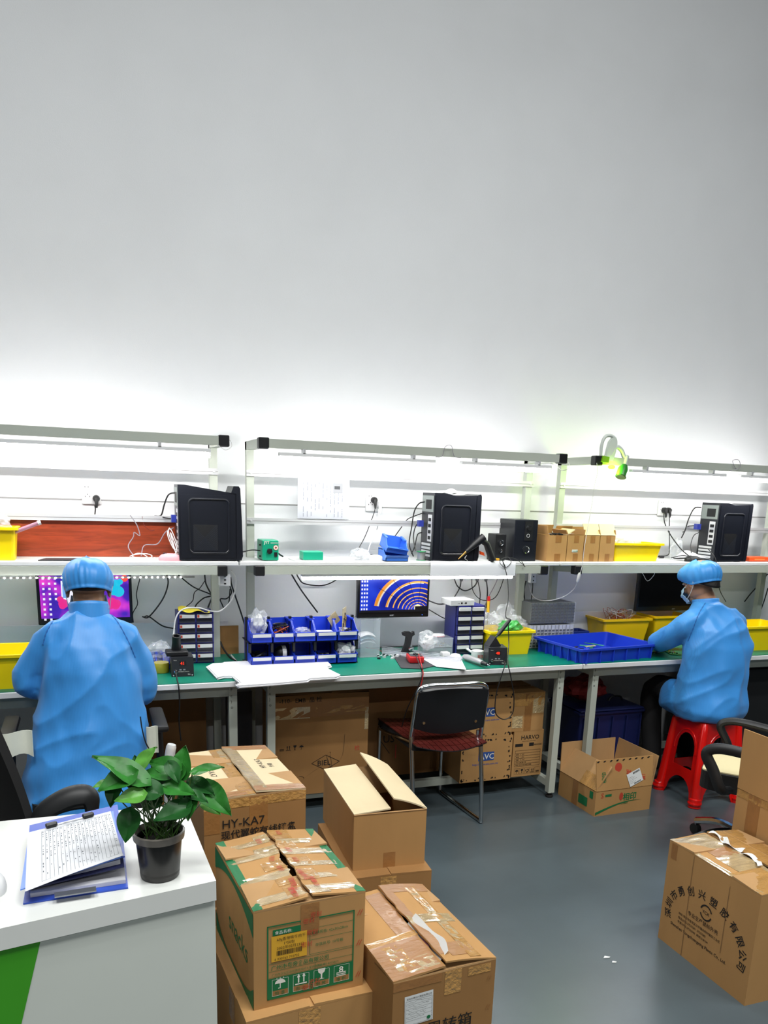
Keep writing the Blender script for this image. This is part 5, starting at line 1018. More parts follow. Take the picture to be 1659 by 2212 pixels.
# tubes, pad, papers, meter
for i in range(4):
    a, b2 = D(826, 1402+4*i), D(1000-2*i, 1424+3*i); k = (b2-a).normalized(); z = TZ+.008
    solo(MB(mat('clear blister tube', '#d8d9e4', .15, alpha=.6, coat=.5)).box(0, (b2-a).length, -.007, .007, 0, .014, frame((a.x, a.y, TZ+.001), k, V((0, 0, 1)).cross(k)) ), 'clear_tube', ('rearmost', 'second from the back', 'second from the front', 'frontmost')[i]+' of the long clear tubes before the drawer cabinet', 'tube', group='long clear tubes on the middle desk')
pl = [D(x, y_) for x, y_ in ((850, 1419), (906, 1416), (938, 1440), (910, 1446), (866, 1444))]; solo(MB(mat('dark mat', '#2c2c30', .6)).prism([(p.x, p.y) for p in pl], TZ+.0008, TZ+.004), 'mouse_mat', 'dark mouse mat under the red multimeter', 'mouse mat')
pl = [D(x, y_) for x, y_ in ((912, 1425), (995, 1424), (1007, 1449), (942, 1442))]; solo(MB(mat('paper', '#dfe1e6', .7)).prism([(p.x, p.y) for p in pl], TZ+.0045, TZ+.006), 'paper_sheet', 'white paper sheets at the desk front right of the multimeter', 'paper')
rd = mat('red meter plastic', '#c41f24', .35); c = D(896, 1430); t = thing('multimeter', 'red multimeter lying on the dark mouse mat', 'multimeter', (c.x, c.y, TZ+.005)); M_ = Matrix.Translation((c.x, c.y, TZ+.0045)) @ Matrix.Rotation(rad(-12), 4, 'Z')
MB(rd).box(-.04, .04, -.055, .055, 0, .034, M_, .008, 2).build('body', t); b = MB(mat('meter grey', '#3f4248', .4)); b.box(-.032, .032, -.046, .046, .033, .0365, M_); b.build('face', t); b = MB(mat('lcd grey', '#9fb0a4', .3)); b.box(-.025, .025, .02, .04, .036, .0372, M_); b.build('display', t); MB(blk).lathe([(.014, 0), (.013, .007), (0, .007)], 16, M_ @ Matrix.Translation((0, -.008, .0365))).box(-.002, .002, -.012, .012, .036, .046, M_ @ Matrix.Translation((0, -.008, 0))).build('dial', t)
redw = mat('red lead', '#b3161b', .4); pt = lambda x, y_, z=TZ+.02: M_ @ V((x, y_, z-TZ))
cord('cable', 'red meter lead hanging over the front edge of the middle desk', [pt(.012, -.035, TZ+.045), D(911, 1438, TZ+.03), A(913, 1447, -.56), A(914, 1456, -.59), A(910, 1478, -.59), A(905, 1492, -.58)], .0026, redw)
cord('cable', 'black meter lead hanging over the front edge of the middle desk', [pt(-.005, -.035, TZ+.045), D(907, 1438, TZ+.03), A(911, 1449, -.56), A(911, 1460, -.59), A(905, 1480, -.59), A(880, 1530, -.55), A(868, 1570, -.5)], .0026, cblk)
cord('cable', 'thin red wire lying from the bin rack to the clear tubes', [D(772, 1381, TZ+.03), D(790, 1397), D(800, 1401), D(815, 1402), D(828, 1410)], .0026, redw)
a, b2 = D(1003, 1418, TZ+.02), D(1058, 1438, TZ+.02); k = b2-a; t = thing('electric_screwdriver', 'silver electric screwdriver at the front of the middle desk', 'screwdriver', a); MB(mat('silver plastic', '#b6b7ba', .3, metal=.4)).tube([a, a+k*.1, a+k*.55, a+k*.72], [.012, .017, .016, .013], 14).build('body', t); MB(blk).tube([a+k*.72, a+k*.9], [.012, .009], 12).build('grip', t); MB(chrome).tube([a+k*.9, b2], [.005, .003], 8).build('bit', t)
a, b2 = D(997, 1394, TZ+.04), D(1030, 1416, TZ+.015); solo(MB(wpl).tube([a, a+(b2-a)*.5, b2], [.008, .007, .006], 10), 'plastic_stick', 'white plastic stick lying beside the white dome', 'stick')
c = D(1036, 1425); t = thing('tin_can', 'small white tin with red lettering beside the soldering station', 'tin', (c.x, c.y+.03, TZ)); M_ = Matrix.Translation((c.x, c.y+.03, TZ)); MB(wpl).lathe([(.033, 0), (.034, .002), (.034, .044), (.03, .046), (.029, .04), (0, .04)], 22, M_).build('tin', t); b = MB(pred)
for i in range(4): b.box(-.013+.008*i, -.009+.008*i, -.0348, -.0335, .008, .026, M_)
b.build('red_print', t)
c = D(1078, 1438); station('black soldering station with red digits on the middle desk beside the yellow tub', (1.322, -.435, TZ), rad(-14), '48')
t = thing('soldering_iron', 'soldering iron resting in its stand on the middle soldering station', 'soldering iron', (1.31, -.42, TZ+.091)); a, b2 = A(1102, 1338, -.40), A(1066, 1384, -.44); k = a-b2
MB(blk).tube([b2+k*.25, b2+k*.35, b2+k*.8, a], [.008, .011, .011, .008], 12).build('handle', t); MB(chrome).tube([b2-k*.05, b2+k*.25], [.003, .005], 8).build('tip', t); MB(mat('station black', '#24262b', .4)).prism([(-.035, 0), (.035, 0), (.0, .05)], -.03, .03, frame((1.31, -.42, TZ+.0915), (1, 0, 0), (0, 0, 1))).build('stand', t)
cord('cable', 'black iron cord rising from the soldering iron to the shelf', [a, A(1092, 1330, -.38), A(1098, 1290, -.33), A(1096, 1250, -.3), A(1090, 1225, -.275)], .0026, cblk)
cord('cable', 'black cord looping down in front of the middle bench from the soldering station', [A(1089, 1428, -.53), A(1091, 1436, -.6), A(1080, 1470, -.61), A(1071, 1505, -.61), A(1071, 1541, -.61), A(1089, 1554, -.61), A(1107, 1541, -.61), A(1110, 1505, -.61), A(1103, 1460, -.61), A(1097, 1430, -.58), A(1099, 1390, -.44), A(1098, 1345, -.4)], .0028, cblk)
a = A(1055, 1305, -.05); t = thing('screwdriver', 'red and yellow screwdriver standing behind the middle drawer cabinet', 'screwdriver', a+V((0, 0, -.08))); MB(mat('yellow handle', '#e3b52a', .4)).tube([a+V((0, 0, -.05)), a+V((0, 0, .02))], .009, 10).build('handle', t); MB(rd).tube([a+V((0, 0, .02)), a+V((0, 0, .045))], [.01, .008], 10).build('cap', t); MB(chrome).tube([a+V((0, 0, -.05)), V((a.x, a.y, TZ))], .003, 8).build('shaft', t)
a, b2 = A(1047, 1412, -.33), A(1168, 1412, -.33); cxm = 1.51
bin_('yellow tub full of plastic bags beside the soldering station on the middle desk', (cxm, -.17, TZ), .27, .2, .135, yel)
bag('clear bag on the left in the yellow tub of bags', (cxm-.08, -.15, TZ+.16), (.075, .06, .06), 61); bag('green plastic bag in the middle of the yellow tub of bags', (cxm+.02, -.2, TZ+.145), (.07, .045, .035), 62, film_g); bag('clear bag on the right in the yellow tub of bags', (cxm+.08, -.14, TZ+.15), (.065, .06, .05), 63); bag('tall clear bag at the back of the yellow tub of bags', (cxm+.05, -.08, TZ+.19), (.06, .03, .07), 64)
# wrapped module stacks
mod = mat('grey module', '#3a403e', .45, var=.5, vs=90); modw = mat('white module', '#c9cbcd', .5, var=.15, vs=40)
a, b2 = A(1150, 1300, -.14), A(1246, 1300, -.14)
for z, h_, lab, mm in ((TZ+.145, .125, 'dark', mod), (TZ+.0, .14, 'white', modw)):
    t = thing('module_stack', 'stack of %s boards wrapped in film, %s, at the back of the desk' % (('grey', 'the upper one') if lab == 'dark' else ('white', 'the lower one')), 'circuit boards', ((a.x+b2.x)/2+.02, -.07, z))
    n = 12; w_ = (b2.x-a.x)
    for i in range(n): x = a.x+w_*i/n; mb_ = MB(mm); mb_.box(x+.002, x+w_/n-.003, -.13+.002*(i % 2), .03, z+.004, z+h_-.004); mb_.m(blk); [mb_.box(x+.004, x+w_/n-.006, -.1345, -.129, z+.012+.018*j, z+.02+.018*j) for j in range(6)]; mb_.build('board', t)
    MB(mat('thin wrap', '#e9eef2', .12, alpha=.14, spec=.9, coat=.5)).box(a.x-.003, b2.x+.003, -.137, .035, z+.001, z+h_, bev=.004).build('film_wrap', t)
# ================================================================== on the right desk
BL, BF, BR = Z(1175, 1377, .85), Z(1248, 1405, .85), Z(1402, 1393, .85)
c = (BL+BR)/2; e1 = BR-BF; e2 = BL-BF
bin_('large shallow blue tray at the front between the middle and right benches', (2.01, -.335, TZ), .54, .40, .08, blu, .94, rad(0)*0+math.degrees(math.atan2(e1.y, e1.x)), 'plastic_tray', None, 6, .01)
b = MB(tanb, board_g, mat('teal board', '#3f8f84', .4), blk); rn = random.Random(71)
for i in range(14): b.i = i % 4; b.box(-.04, .04, -.008, .008, 0, .003, Matrix.Translation((1.97+rn.uniform(-.12, .16), -.30+rn.uniform(-.09, .09), TZ+.008+.003*i)) @ Matrix.Rotation(rn.random()*3, 4, 'Z') @ Matrix.Rotation(rn.uniform(-.12, .12), 4, 'X'))
solo(b, 'board_strips', 'heap of narrow circuit board strips in the large blue tray', 'circuit boards', kind='stuff')
bin_('small dark blue tub behind the large blue tray', (2.05, -.03, TZ), .16, .1, .085, dblu)
y2 = bin_('yellow tray of thin wires on the right desk beside the person on the stool', (2.40, .0, TZ), .34, .2, .155, mat('amber yellow plastic', '#efc004', .35), .86)
wires('tangle of thin orange and white wires in the yellow tray', (2.40, .0, TZ+.14), 26, .08, (obr, cwht, obr, gold), 81, .0015)
bin_('second yellow tray behind the arm of the person on the stool', (2.75, .005, TZ), .28, .19, .165, mat('amber yellow plastic', '#efc004', .35), .86)
bin_('yellow tray at the right edge beyond the person on the stool', (3.16, -.33, TZ), .34, .24, .15, yel)
for i, (x, y_, rz) in enumerate(((2.16, -.36, .2), (2.26, -.42, 1.2), (2.2, -.45, .7))): pcb(('green circuit board nearest the yellow wire tray, under the arm of the person', 'middle green circuit board under the arm of the person on the stool', 'front green circuit board at the desk edge by the person on the stool')[i], (2.395+.1*i, -.37-.05*i, TZ+.0006+.003*i), .1, .06, rz, 90+i, group='circuit boards the person works on')
# ================================================================== counter, plant and papers
ctr = mat('white counter board', '#d9dbd7', .32, var=.03, vs=5, bump=.02, bs=14); ctrb = mat('pale counter front', '#cfd4cc', .45, var=.03, vs=3); cgrn = mat('grass green panel', '#3d9a1c', .4, var=.05, vs=3)
CT = .755
f0 = V((-.4385, -2.416, 0)); fd = V((-.446, -.082, 0)).normalized(); b0 = V((-.456, -1.93, 0))
fl_ = f0+fd*1.15; bl_ = V((-1.6, -1.915, 0))
t = thing('counter', 'white counter with a green front panel, holding the plant and the folders', 'counter', (-.95, -2.2, 0))
MB(ctr).prism([(f0.x, f0.y), (b0.x, b0.y), (bl_.x, bl_.y), (fl_.x, fl_.y)], CT-.05, CT).build('top', t)
ins = V((0, .008, 0)); MB(ctrb).prism([((f0+ins).x-.002, (f0+ins).y), (b0.x-.002, b0.y-.02), (bl_.x, bl_.y-.02), ((fl_+ins).x, (fl_+ins).y)], 0, CT-.05).build('front', t)
nrm = V((fd.y, -fd.x, 0)); nrm = nrm if nrm.y < 0 else -nrm
def onfront(x, y): d = ray(x, y); p0 = f0+ins+nrm*.001; k = (p0-CAM).dot(nrm)/d.dot(nrm); return CAM+d*k
g1, g2 = onfront(86, 2004), onfront(42, 2212); g3 = g2+(g2-g1)*1.2; le = f0+ins+nrm*.001+fd*1.1
g1 = V((g1.x, g1.y, CT-.0505)); q = MB(cgrn); q.add([g1, V((le.x, le.y, CT-.0505)), V((le.x, le.y, .02)), V((g3.x, g3.y, g3.z))], [(0, 1, 2, 3)]); q.build('green_panel', t)
# plant
pc_ = V((-.558, -2.352, CT)); M_ = Matrix.Translation(pc_)
t = thing('potted_plant', 'potted green vine plant with heart shaped leaves on the white counter', 'plant', pc_)
pot = mat('dark plastic pot', '#1d1a18', .3, var=.25, vs=12); MB(pot).lathe([(0, 0), (.041, 0), (.044, .004), (.0525, .098), (.0525, .1), (.049, .1), (.045, .012), (0, .012)], 30, M_).build('pot', t)
MB(mat('cloudy pot rim', '#6f6a63', .3)).lathe([(.0527, .094), (.0575, .096), (.059, .112), (.0545, .114), (.0515, .1), (.05, .094)], 30, M_).build('rim', t)
MB(mat('soil', '#17130e', .95, var=.5, vs=90, bump=.6, bs=90)).lathe([(.05, .088), (.03, .096), (0, .098)], 24, M_).build('soil', t)
leafm = mat('leaf green', '#2a6e26', .42, var=.35, vs=26, spec=.35); leafd = mat('deep leaf green', '#1b4f1f', .45, var=.25, vs=22, spec=.3); leafp = mat('pale leaf green', '#5a9a3c', .42, var=.3, vs=30); stemm = mat('stem green', '#3a5a24', .5)
LV = [(256, 1688, 205, 70, -.02, 0, 1), (220, 1695, 195, 30, .02, 2, .7), (262, 1664, 152, 112, .0, 0, .3), (317, 1638, 52, 50, .03, 2, .8), (356, 1655, 165, 62, .03, 0, .8), (393, 1650, 80, 64, .03, 0, .85), (447, 1663, 12, 58, -.01, 0, .35),
      (340, 1673, 175, 64, .01, 0, .5), (384, 1678, 250, 48, .02, 0, .8), (312, 1706, 165, 66, -.03, 1, .8), (283, 1723, 190, 52, -.05, 2, .9), (387, 1707, 350, 62, -.04, 0, .6), (434, 1700, 335, 56, .0, 1, .7), (462, 1725, 320, 86, -.02, 0, .6),
      (374, 1757, 200, 66, -.06, 1, .95), (277, 1782, 265, 58, -.04, 1, .95), (410, 1742, 265, 48, -.05, 0, .7), (245, 1714, 262, 46, -.01, 1, .8), (455, 1744, 328, 46, .02, 2, .6), (294, 1652, 100, 34, .04, 1, .8), (425, 1722, 340, 44, -.05, 1, .6),
      (345, 1690, 20, 50, .05, 1, .7), (330, 1738, 215, 40, .04, 1, .8), (398, 1730, 240, 40, .04, 1, .8), (402, 1740, 70, 40, -.055, 1, .9), (300, 1700, 140, 44, .05, 1, .7), (362, 1700, 280, 40, .05, 1, .8), (375, 1668, 300, 44, -.02, 1, .7)]
for i, (px, py, an, L, dy, mi, wd_) in enumerate(LV):
    c = A(px, py, pc_.y+dy); L = L/770*.95; W_ = L*.37*(.5+.5*wd_); a = rad(an); rn = random.Random(i)
    tipd = (rt*cos(a)+up*sin(a)); tipd = (tipd - fw*(.25 if an > 180 else -.1)).normalized(); nr = (-fw*.55+V((0, 0, 1))*(.75 if wd_ > .5 else 1.3)+V((rn.uniform(-.2, .2), rn.uniform(-.2, .1), 0))); sd = nr.cross(tipd).normalized(); nr = tipd.cross(sd)
    b = MB((leafm, leafd, leafp)[mi]); n = 10
    def lf(u, v, L=L, W_=W_, c=c, tipd=tipd, sd=sd, nr=nr):
        s_ = u; q = 2*v-1; hw = W_*(sin(pi*min(1, s_**.62))**.9)*(1 if s_ > .02 else .3); back = -.12*L*(abs(q)**1.5)*(1-s_)**3
        return c+tipd*(L*(s_-.45)+back)+sd*hw*q*(1.0)+nr*(.16*W_*abs(q)*2-.12*L*(s_-.4)**2*2.2+.02*L*sin(s_*9+q*3))
    b.sheet(lf, n, 8, .0007); b.build('leaf', t)
    base = c-tipd*L*.46; root = pc_+V((rn.uniform(-.03, .03), rn.uniform(-.03, .03), .098)); mid = (base+root)/2+V(((base.x-pc_.x)*.25, 0, .012))
    MB(stemm).tube(spl([root, mid, base], 6), .0016, 5).build('stem', t)
for i in range(8):
    rn = random.Random(100+i); root = pc_+V((rn.uniform(-.04, .04), rn.uniform(-.04, .04), .098)); MB(stemm).tube(spl([root, root+V((rn.uniform(-.03, .03), rn.uniform(-.02, .02), .04)), root+V((rn.uniform(-.05, .05), rn.uniform(-.03, .03), .085))], 5), .0013, 5).build('stem', t)
# folders
bfold = mat('blue folder', '#2b4fb8', .35); bfold_l = mat('light blue folder', '#5f86d8', .35); bdk = mat('navy folder inside', '#141a48', .4)
def pane(label, pts, z0, z1, m, tilt=None, name='folder', group=None):
    b = MB(m); n = len(pts); vs = [V((p[0], p[1], z0+(tilt(p) if tilt else 0))) for p in pts]+[V((p[0], p[1], z1+(tilt(p) if tilt else 0))) for p in pts]
    b.add(vs, [tuple(range(n-1, -1, -1)), tuple(range(n, 2*n))]+[(i, (i+1) % n, n+(i+1) % n, n+i) for i in range(n)]); return b
P2 = lambda x, y, z=CT: (Z(x, y, z).x, Z(x, y, z).y)
t = thing('folder', 'blue lever folder with a metal clip at the bottom of the folder pile', 'folder', Z(160, 1870, CT))
pane('', [P2(50, 1955), P2(277, 1920), P2(262, 1772), P2(75, 1806)], CT+.0005, CT+.004, bfold).build('cover', t)
b = MB(mat('paper edge', '#c9c9cf', .6)); k = pane('', [P2(66, 1943), P2(272, 1912), P2(258, 1785), P2(80, 1815)], CT+.0045, CT+.014, mat('paper edge', '#c9c9cf', .6)); k.build('pages', t)
a, b2 = Z(118, 1940, CT+.012), Z(208, 1926, CT+.012); MB(mat('clip steel', '#9da0a2', .3, metal=.8)).box(0, (b2-a).length, -.008, .012, 0, .003, frame(a+V((0, 0, .004)), b2-a, V((0, 0, 1)).cross(b2-a))).build('metal_clip', t)
t = thing('folder', 'navy ring folder in the middle of the folder pile on the counter', 'folder', Z(160, 1860, CT+.015))
tl = lambda p: .022*(p[0]+.86)/.2
pane('', [P2(64, 1938), P2(270, 1908), P2(256, 1784), P2(70, 1812)], CT+.015, CT+.019, bdk, tl).build('lower_cover', t); pane('', [P2(70, 1932), P2(262, 1904), P2(254, 1788), P2(74, 1812)], CT+.02, CT+.03, mat('paper edge', '#c9c9cf', .6), tl).build('pages', t); pane('', [P2(58, 1936), P2(272, 1900), P2(256, 1782), P2(66, 1810)], CT+.031, CT+.034, bfold, tl).build('upper_cover', t)
t = thing('clipboard', 'light blue clipboard with a printed white form on top of the folder pile', 'clipboard', Z(160, 1850, CT+.04)); zc = CT+.036
pane('', [P2(44, 1925, zc), P2(262, 1874, zc), P2(246, 1772, zc), P2(62, 1806, zc)], zc, zc+.003, bfold_l, tl).build('board', t)
pq = [P2(55, 1932, zc), P2(267, 1873, zc), P2(240, 1773, zc), P2(60, 1803, zc)]; po = V((*pq[0], 0)); px_ = V((*pq[1], 0))-po; py_ = V((*pq[3], 0))-po; pe = V((*pq[2], 0))-V((*pq[1], 0))
def pgp(u, v, k=0): p = po+px_*u+(py_*(1-u)+pe*u)*v; return V((p.x, p.y, zc+.0042+tl(p)+.004*sin(u*3)*max(0, .5-v)*(1 if u > 0 else 0)+k))
MB(mat('paper', '#dfe1e6', .7)).sheet(lambda u, v: pgp(u, v), 14, 14, .0006).build('paper', t)
q = MB(mat('form lines', '#6f747c', .8)); rn = random.Random(19)
for i in range(20):
    u = .16+.042*i; q.add([pgp(u, .05, .0008), pgp(u+.003, .05, .0008), pgp(u+.003, .94, .0008), pgp(u, .94, .0008)], [(0, 1, 2, 3)])
    v = .93
    while v > .1:
        l_ = rn.uniform(.008, .03)
        if rn.random() > (.35 if v > .5 else .75): q.add([pgp(u+.012, v-l_, .0008), pgp(u+.022, v-l_, .0008), pgp(u+.022, v, .0008), pgp(u+.012, v, .0008)], [(0, 1, 2, 3)])
        v -= l_+.022
for v in (.05, .94): q.add([pgp(.16, v, .0008), pgp(.16+.042*19, v, .0008), pgp(.16+.042*19, v+.003, .0008), pgp(.16, v+.003, .0008)], [(0, 1, 2, 3)])
q.build('printing', t)
cl_ = MB(alu); a, b2 = pgp(.28, .985, .004), pgp(.72, .985, .004); cl_.tube([a, b2], .0022, 6); cl_.tube(spl([a+(b2-a)*.3, a+(b2-a)*.5+V((0, -.012, .004)), a+(b2-a)*.7], 4), .0012, 5); cl_.build('clip_wire', t)
for p in (a, b2): MB(blk).box(-.014, .014, -.008, .006, -.002, .009, frame(p, b2-a, V((0, 0, 1)).cross(b2-a)), .003).build('clip_end', t)
c = Z(0, 1925, CT); mouse('white plastic dome shaped thing at the left end of the counter', (c.x-.02, c.y+.02, CT), wpl, .3, 1.05, 'white_mouse')
# ================================================================== chairs and stool
bl_f = mat('black fabric', '#111113', .85); bl_p = mat('matt black plastic', '#17181a', .5); redp = mat('red stool plastic', '#d3130e', .22, spec=.6, coat=.3)
t = thing('office_chair', 'black office chair with a curved armrest behind the white counter at the left', 'chair', (-1.12, -1.6, 0))
MB(bl_f).sheet(lambda u, v: V((-1.20+.02*u+.31*(1-.35*v**1.6)*u**.7-.0, -1.62+.06*sin(pi*u)-.02*v, .48+.50*v)), 12, 14, .03).build('backrest', t)
MB(bl_f).prism(rrect(-1.22, -.82, -1.74, -1.35, .06), .4, .46).build('seat', t)
Ya = -1.66; pa = [A(*q, Ya) for q in ((72, 1800), (85, 1764), (112, 1741), (150, 1722), (182, 1717), (196, 1727), (199, 1748), (198, 1790))]
b = MB(bl_p); sp = spl(pa, 5); b.tube(sp, [.014+.009*sin(pi*min(1, i/len(sp)*1.1)) for i in range(len(sp))], 10, sx=1.5); b.tube(spl([A(95, 1770, Ya), A(125, 1752, Ya), A(160, 1742, Ya), A(186, 1740, Ya)], 4), .012, 8); b.build('armrest', t)
def base(t, c, h, m, legm=None, R=.28):
    MB(legm or m).tube([V((c[0], c[1], .09)), V((c[0], c[1], h))], .026, 12).build('gas_lift', t)
    for k in range(5):
        a = 2*pi*k/5+.35; d = V((cos(a), sin(a), 0)); o = V((c[0], c[1], 0))
        MB(m).tube(spl([o+V((0, 0, .13)), o+d*R*.5+V((0, 0, .125)), o+d*R+V((0, 0, .075))], 5), .018, 8).build('base_leg', t)
        e = o+d*R; MB(bl_p).lathe([(.0, -.014), (.027, -.013), (.03, 0), (.027, .013), (0, .014)], 14, frame(e+V((0, 0, .031)), V((0, 0, 1)), d)).build('caster', t)
base(t, (-1.0, -1.55), .41, bl_p)
t = thing('office_chair', 'black office chair with pale draped armrests under the person with back turned', 'chair', (-.715, -.88, 0))
MB(bl_f).prism(rrect(-.93, -.50, -1.05, -.62, .07), .37, .44).build('seat', t)
for x in (-1.0, -.44): MB(bl_p).tube(spl([V((x+(.06 if x < -.7 else -.06), -.82, .41)), V((x, -.82, .43)), V((x, -.82, .69))], 4), .016, 8).build('arm_post', t); MB(bl_p).box(x-.03, x+.03, -.985, -.68, .68, .708, bev=.012, seg=2).build('armrest', t)
base(t, (-.715, -.84), .38, bl_p)
clo = mat('pale cloth', '#cfd3c6', .85, var=.05)
solo(MB(clo).sheet(lambda u, v: V((-1.1+.19*u, -.99+.02*sin(u*9)-.012*v+.0*u, .725-.105*v-.02*sin(u*5+1)*v)), 12, 8, .004), 'cloth', 'pale cloth hanging at the left of the seated person', 'cloth')
solo(MB(clo).sheet(lambda u, v: V((-.498+.042*u, -1.0-.006*sin(u*6), .715-.11*v)), 6, 8, .004), 'cloth', 'small pale cloth hanging at the right of the seated person', 'cloth')
# chrome chair
t = thing('visitor_chair', 'chrome framed chair with a black backrest facing the middle bench', 'chair', (.96, -.5, 0)); r_ = .0115
RB, RF, LB_, LF = V((1.145, -.725, r_)), V((1.115, -.275, r_)), V((.775, -.705, r_)), V((.745, -.265, r_))
jr, jl = A(1038, 1590, -.69), A(888, 1590, -.67); tr, tl_ = A(1054, 1482, -.76), A(903, 1490, -.74); sz = .43
def side(back, front, j, tp, name):
    return spl([V((front.x, front.y, sz-.02)), V((front.x, front.y, .2)), V((front.x, front.y+.0, .03)), V((front.x+.001, front.y-.03, r_)), (front+back)/2, V((back.x, back.y+.03, r_)), V((back.x, back.y, .03)), V(((back.x*.6+j.x*.4), (back.y*.6+j.y*.4), .25)), j], 6)
for nm, (bk, fr, j, tp) in (('r', (RB, RF, jr, tr)), ('l', (LB_, LF, jl, tl_))): MB(chrome).tube(side(bk, fr, j, tp, nm), r_, 10).build('sled_leg', t)
MB(chrome).tube(spl([jl, jl+(tl_-jl)*.5, tl_-(tl_-jl)*.12, tl_+(tr-tl_)*.1+V((0, 0, .012)), (tl_+tr)/2+V((0, 0, .014)), tr+(tl_-tr)*.1+V((0, 0, .012)), tr-(tr-jr)*.12, jr+(tr-jr)*.5, jr], 6), r_, 10).build('back_frame', t)
for p, q in ((V((LF.x, LF.y, sz-.025)), V((RF.x, RF.y, sz-.025))), (V((LF.x, LF.y, sz-.03)), jl+V((0, 0, -.03))), (V((RF.x, RF.y, sz-.03)), jr+V((0, 0, -.03)))): MB(chrome).tube([p, q], .009, 8).build('seat_bar', t)
def bk(u, v): lo = (jl+(tl_-jl)*.2).lerp(jr+(tr-jr)*.22, u); hi = (tl_-(tl_-jl)*.03).lerp(tr-(tr-jr)*.03, u); p = lo.lerp(hi, v); return p+V((0, .045*sin(pi*u)-.012, -.05*sin(pi*u)*(1-v)*.9))
MB(mat('black back pad', '#101116', .45)).sheet(bk, 14, 10, .022).build('backrest', t)
b = MB(chrome)
for u in (.14, .88): b.lathe([(.008, 0), (.007, .003), (0, .003)], 12, frame(bk(u, .2)+V((0, -.012, 0)), (1, 0, 0), (0, 0, 1)))
b.build('screws', t)
def st2(u, v): p = V((LF.x, LF.y, sz)).lerp(V((RF.x, RF.y, sz)), u).lerp(jl.lerp(jr, u), v); return V((p.x, p.y+.02*(1-v)-.03*v, sz+.0-.012*sin(pi*u)))
MB(bl_f).sheet(st2, 10, 10, .03).build('seat', t)
for j in (jl, jr): MB(chrome).tube([j+V((.012 if j is jl else -.012, .01, -.03)), j+V((.012 if j is jl else -.012, .01, .03))], .009, 8).build('joint', t)
b = MB(mat('red bamboo tile', '#5c221e', .3, var=.2, vs=12, coat=.4)); N_ = 12
def mt(u, v): p = st2(u, v*1.12-.03); ex = max(0, v*1.12-1.0); return V((p.x, p.y-.05*max(0, v-.75)*sin(pi*u)*2, p.z+.021-.10*max(0, v-.86)*sin(pi*u)))
for i in range(N_):
    for j in range(N_):
        g = .06/N_; q = [mt(a, c) for a, c in ((i/N_+g, j/N_+g), ((i+1)/N_-g, j/N_+g), ((i+1)/N_-g, (j+1)/N_-g), (i/N_+g, (j+1)/N_-g))]; up_ = V((0, 0, .006)); b.add([p-up_ for p in q]+[p+up_*.2 for p in q], [(3, 2, 1, 0), (4, 5, 6, 7), (0, 1, 5, 4), (1, 2, 6, 5), (2, 3, 7, 6), (3, 0, 4, 7)])
b.m(blk).sheet(lambda u, v: mt(u, v)-V((0, 0, .005)), 12, 12, .003); solo(b, 'seat_mat', 'dark red tiled mat on the seat of the chrome chair', 'seat mat')
# red stool
def plate(mb, outer, holes, mapf, th):
    bm = bmesh.new(); loops = [outer]+holes; es = []
    for lp in loops:
        vs = [bm.verts.new((x, y, 0)) for x, y in lp]; es += [bm.edges.new((vs[i], vs[(i+1) % len(vs)])) for i in range(len(vs))]
    bmesh.ops.triangle_fill(bm, edges=es, use_beauty=True, use_dissolve=False); bm.verts.index_update(); n = len(bm.verts)
    co = [(v.co.x, v.co.y) for v in bm.verts]; fs = [[v.index for v in f.verts] for f in bm.faces]; ed = [[v.index for v in e.verts] for e in bm.edges if len(e.link_faces) == 1]; bm.free()
    mb.add([mapf(x, y, th/2) for x, y in co]+[mapf(x, y, -th/2) for x, y in co], fs+[[n+i for i in reversed(f)] for f in fs]+[(a, c, n+c, n+a) for a, c in ed], None, False)
SC = V((2.545, -.70, 0)); SH = .472; B2, T2 = .148, .116
t = thing('stool', 'red plastic stool under the seated person at the right bench', 'stool', SC)
def arcp(cx, cz, rx, rz, a0, a1, n=10): return [(cx+rx*cos(rad(a0+(a1-a0)*i/n)), cz+rz*sin(rad(a0+(a1-a0)*i/n))) for i in range(n+1)]
for k in range(4):
    R_ = Matrix.Translation(SC) @ Matrix.Rotation(k*pi/2, 4, 'Z')
    def mp(x, z, o, R_=R_): h = B2+(T2-B2)*z/SH; return R_ @ V((x*h, -h-o+.004*cos(x*pi*.5), z))
    outer = [(-1, 0), (-.74, 0)]+[(x, z) for x, z in reversed(arcp(0, .03, .66, .1, 0, 180))]+[(.74, 0), (1, 0), (1, SH-.03), (-1, SH-.03)]
    hole = [(-.56, .185), (.56, .185)]+arcp(0, .30, .56, .085, 0, 180)
    b = MB(redp); plate(b, outer, [hole], mp, .006); b.build('side_panel', t, ang=30)
    rim = MB(redp); rim.tube([mp(x, z, .004) for x, z in arcp(0, .30, .68, .105, -12, 192, 16)], .004, 6); rim.build('arch_rib', t)
    cn = MB(redp); cn.tube([R_ @ V((-B2-.001, -B2-.001, 0)), R_ @ V((-B2+.001, -B2+.001, .045)), R_ @ V((-B2+.004, -B2+.004, .05)), R_ @ V((-T2-.0, -T2-.0, SH-.03)), R_ @ V((-T2+.006, -T2+.006, SH-.012))], [.035, .033, .027, .02, .014], 14); cn.tube([R_ @ V((-B2-.002, -B2-.002, z)) for z in (.018, .022, .028, .032)], [.0365, .0385, .0385, .036], 14); cn.build('leg', t)
s_ = MB(redp); n = 8
rr1 = rrect(-T2-.006, T2+.006, -T2-.006, T2+.006, .03, n); rr2 = rrect(-T2+.006, T2-.006, -T2+.006, T2-.006, .03, n); m_ = len(rr1)
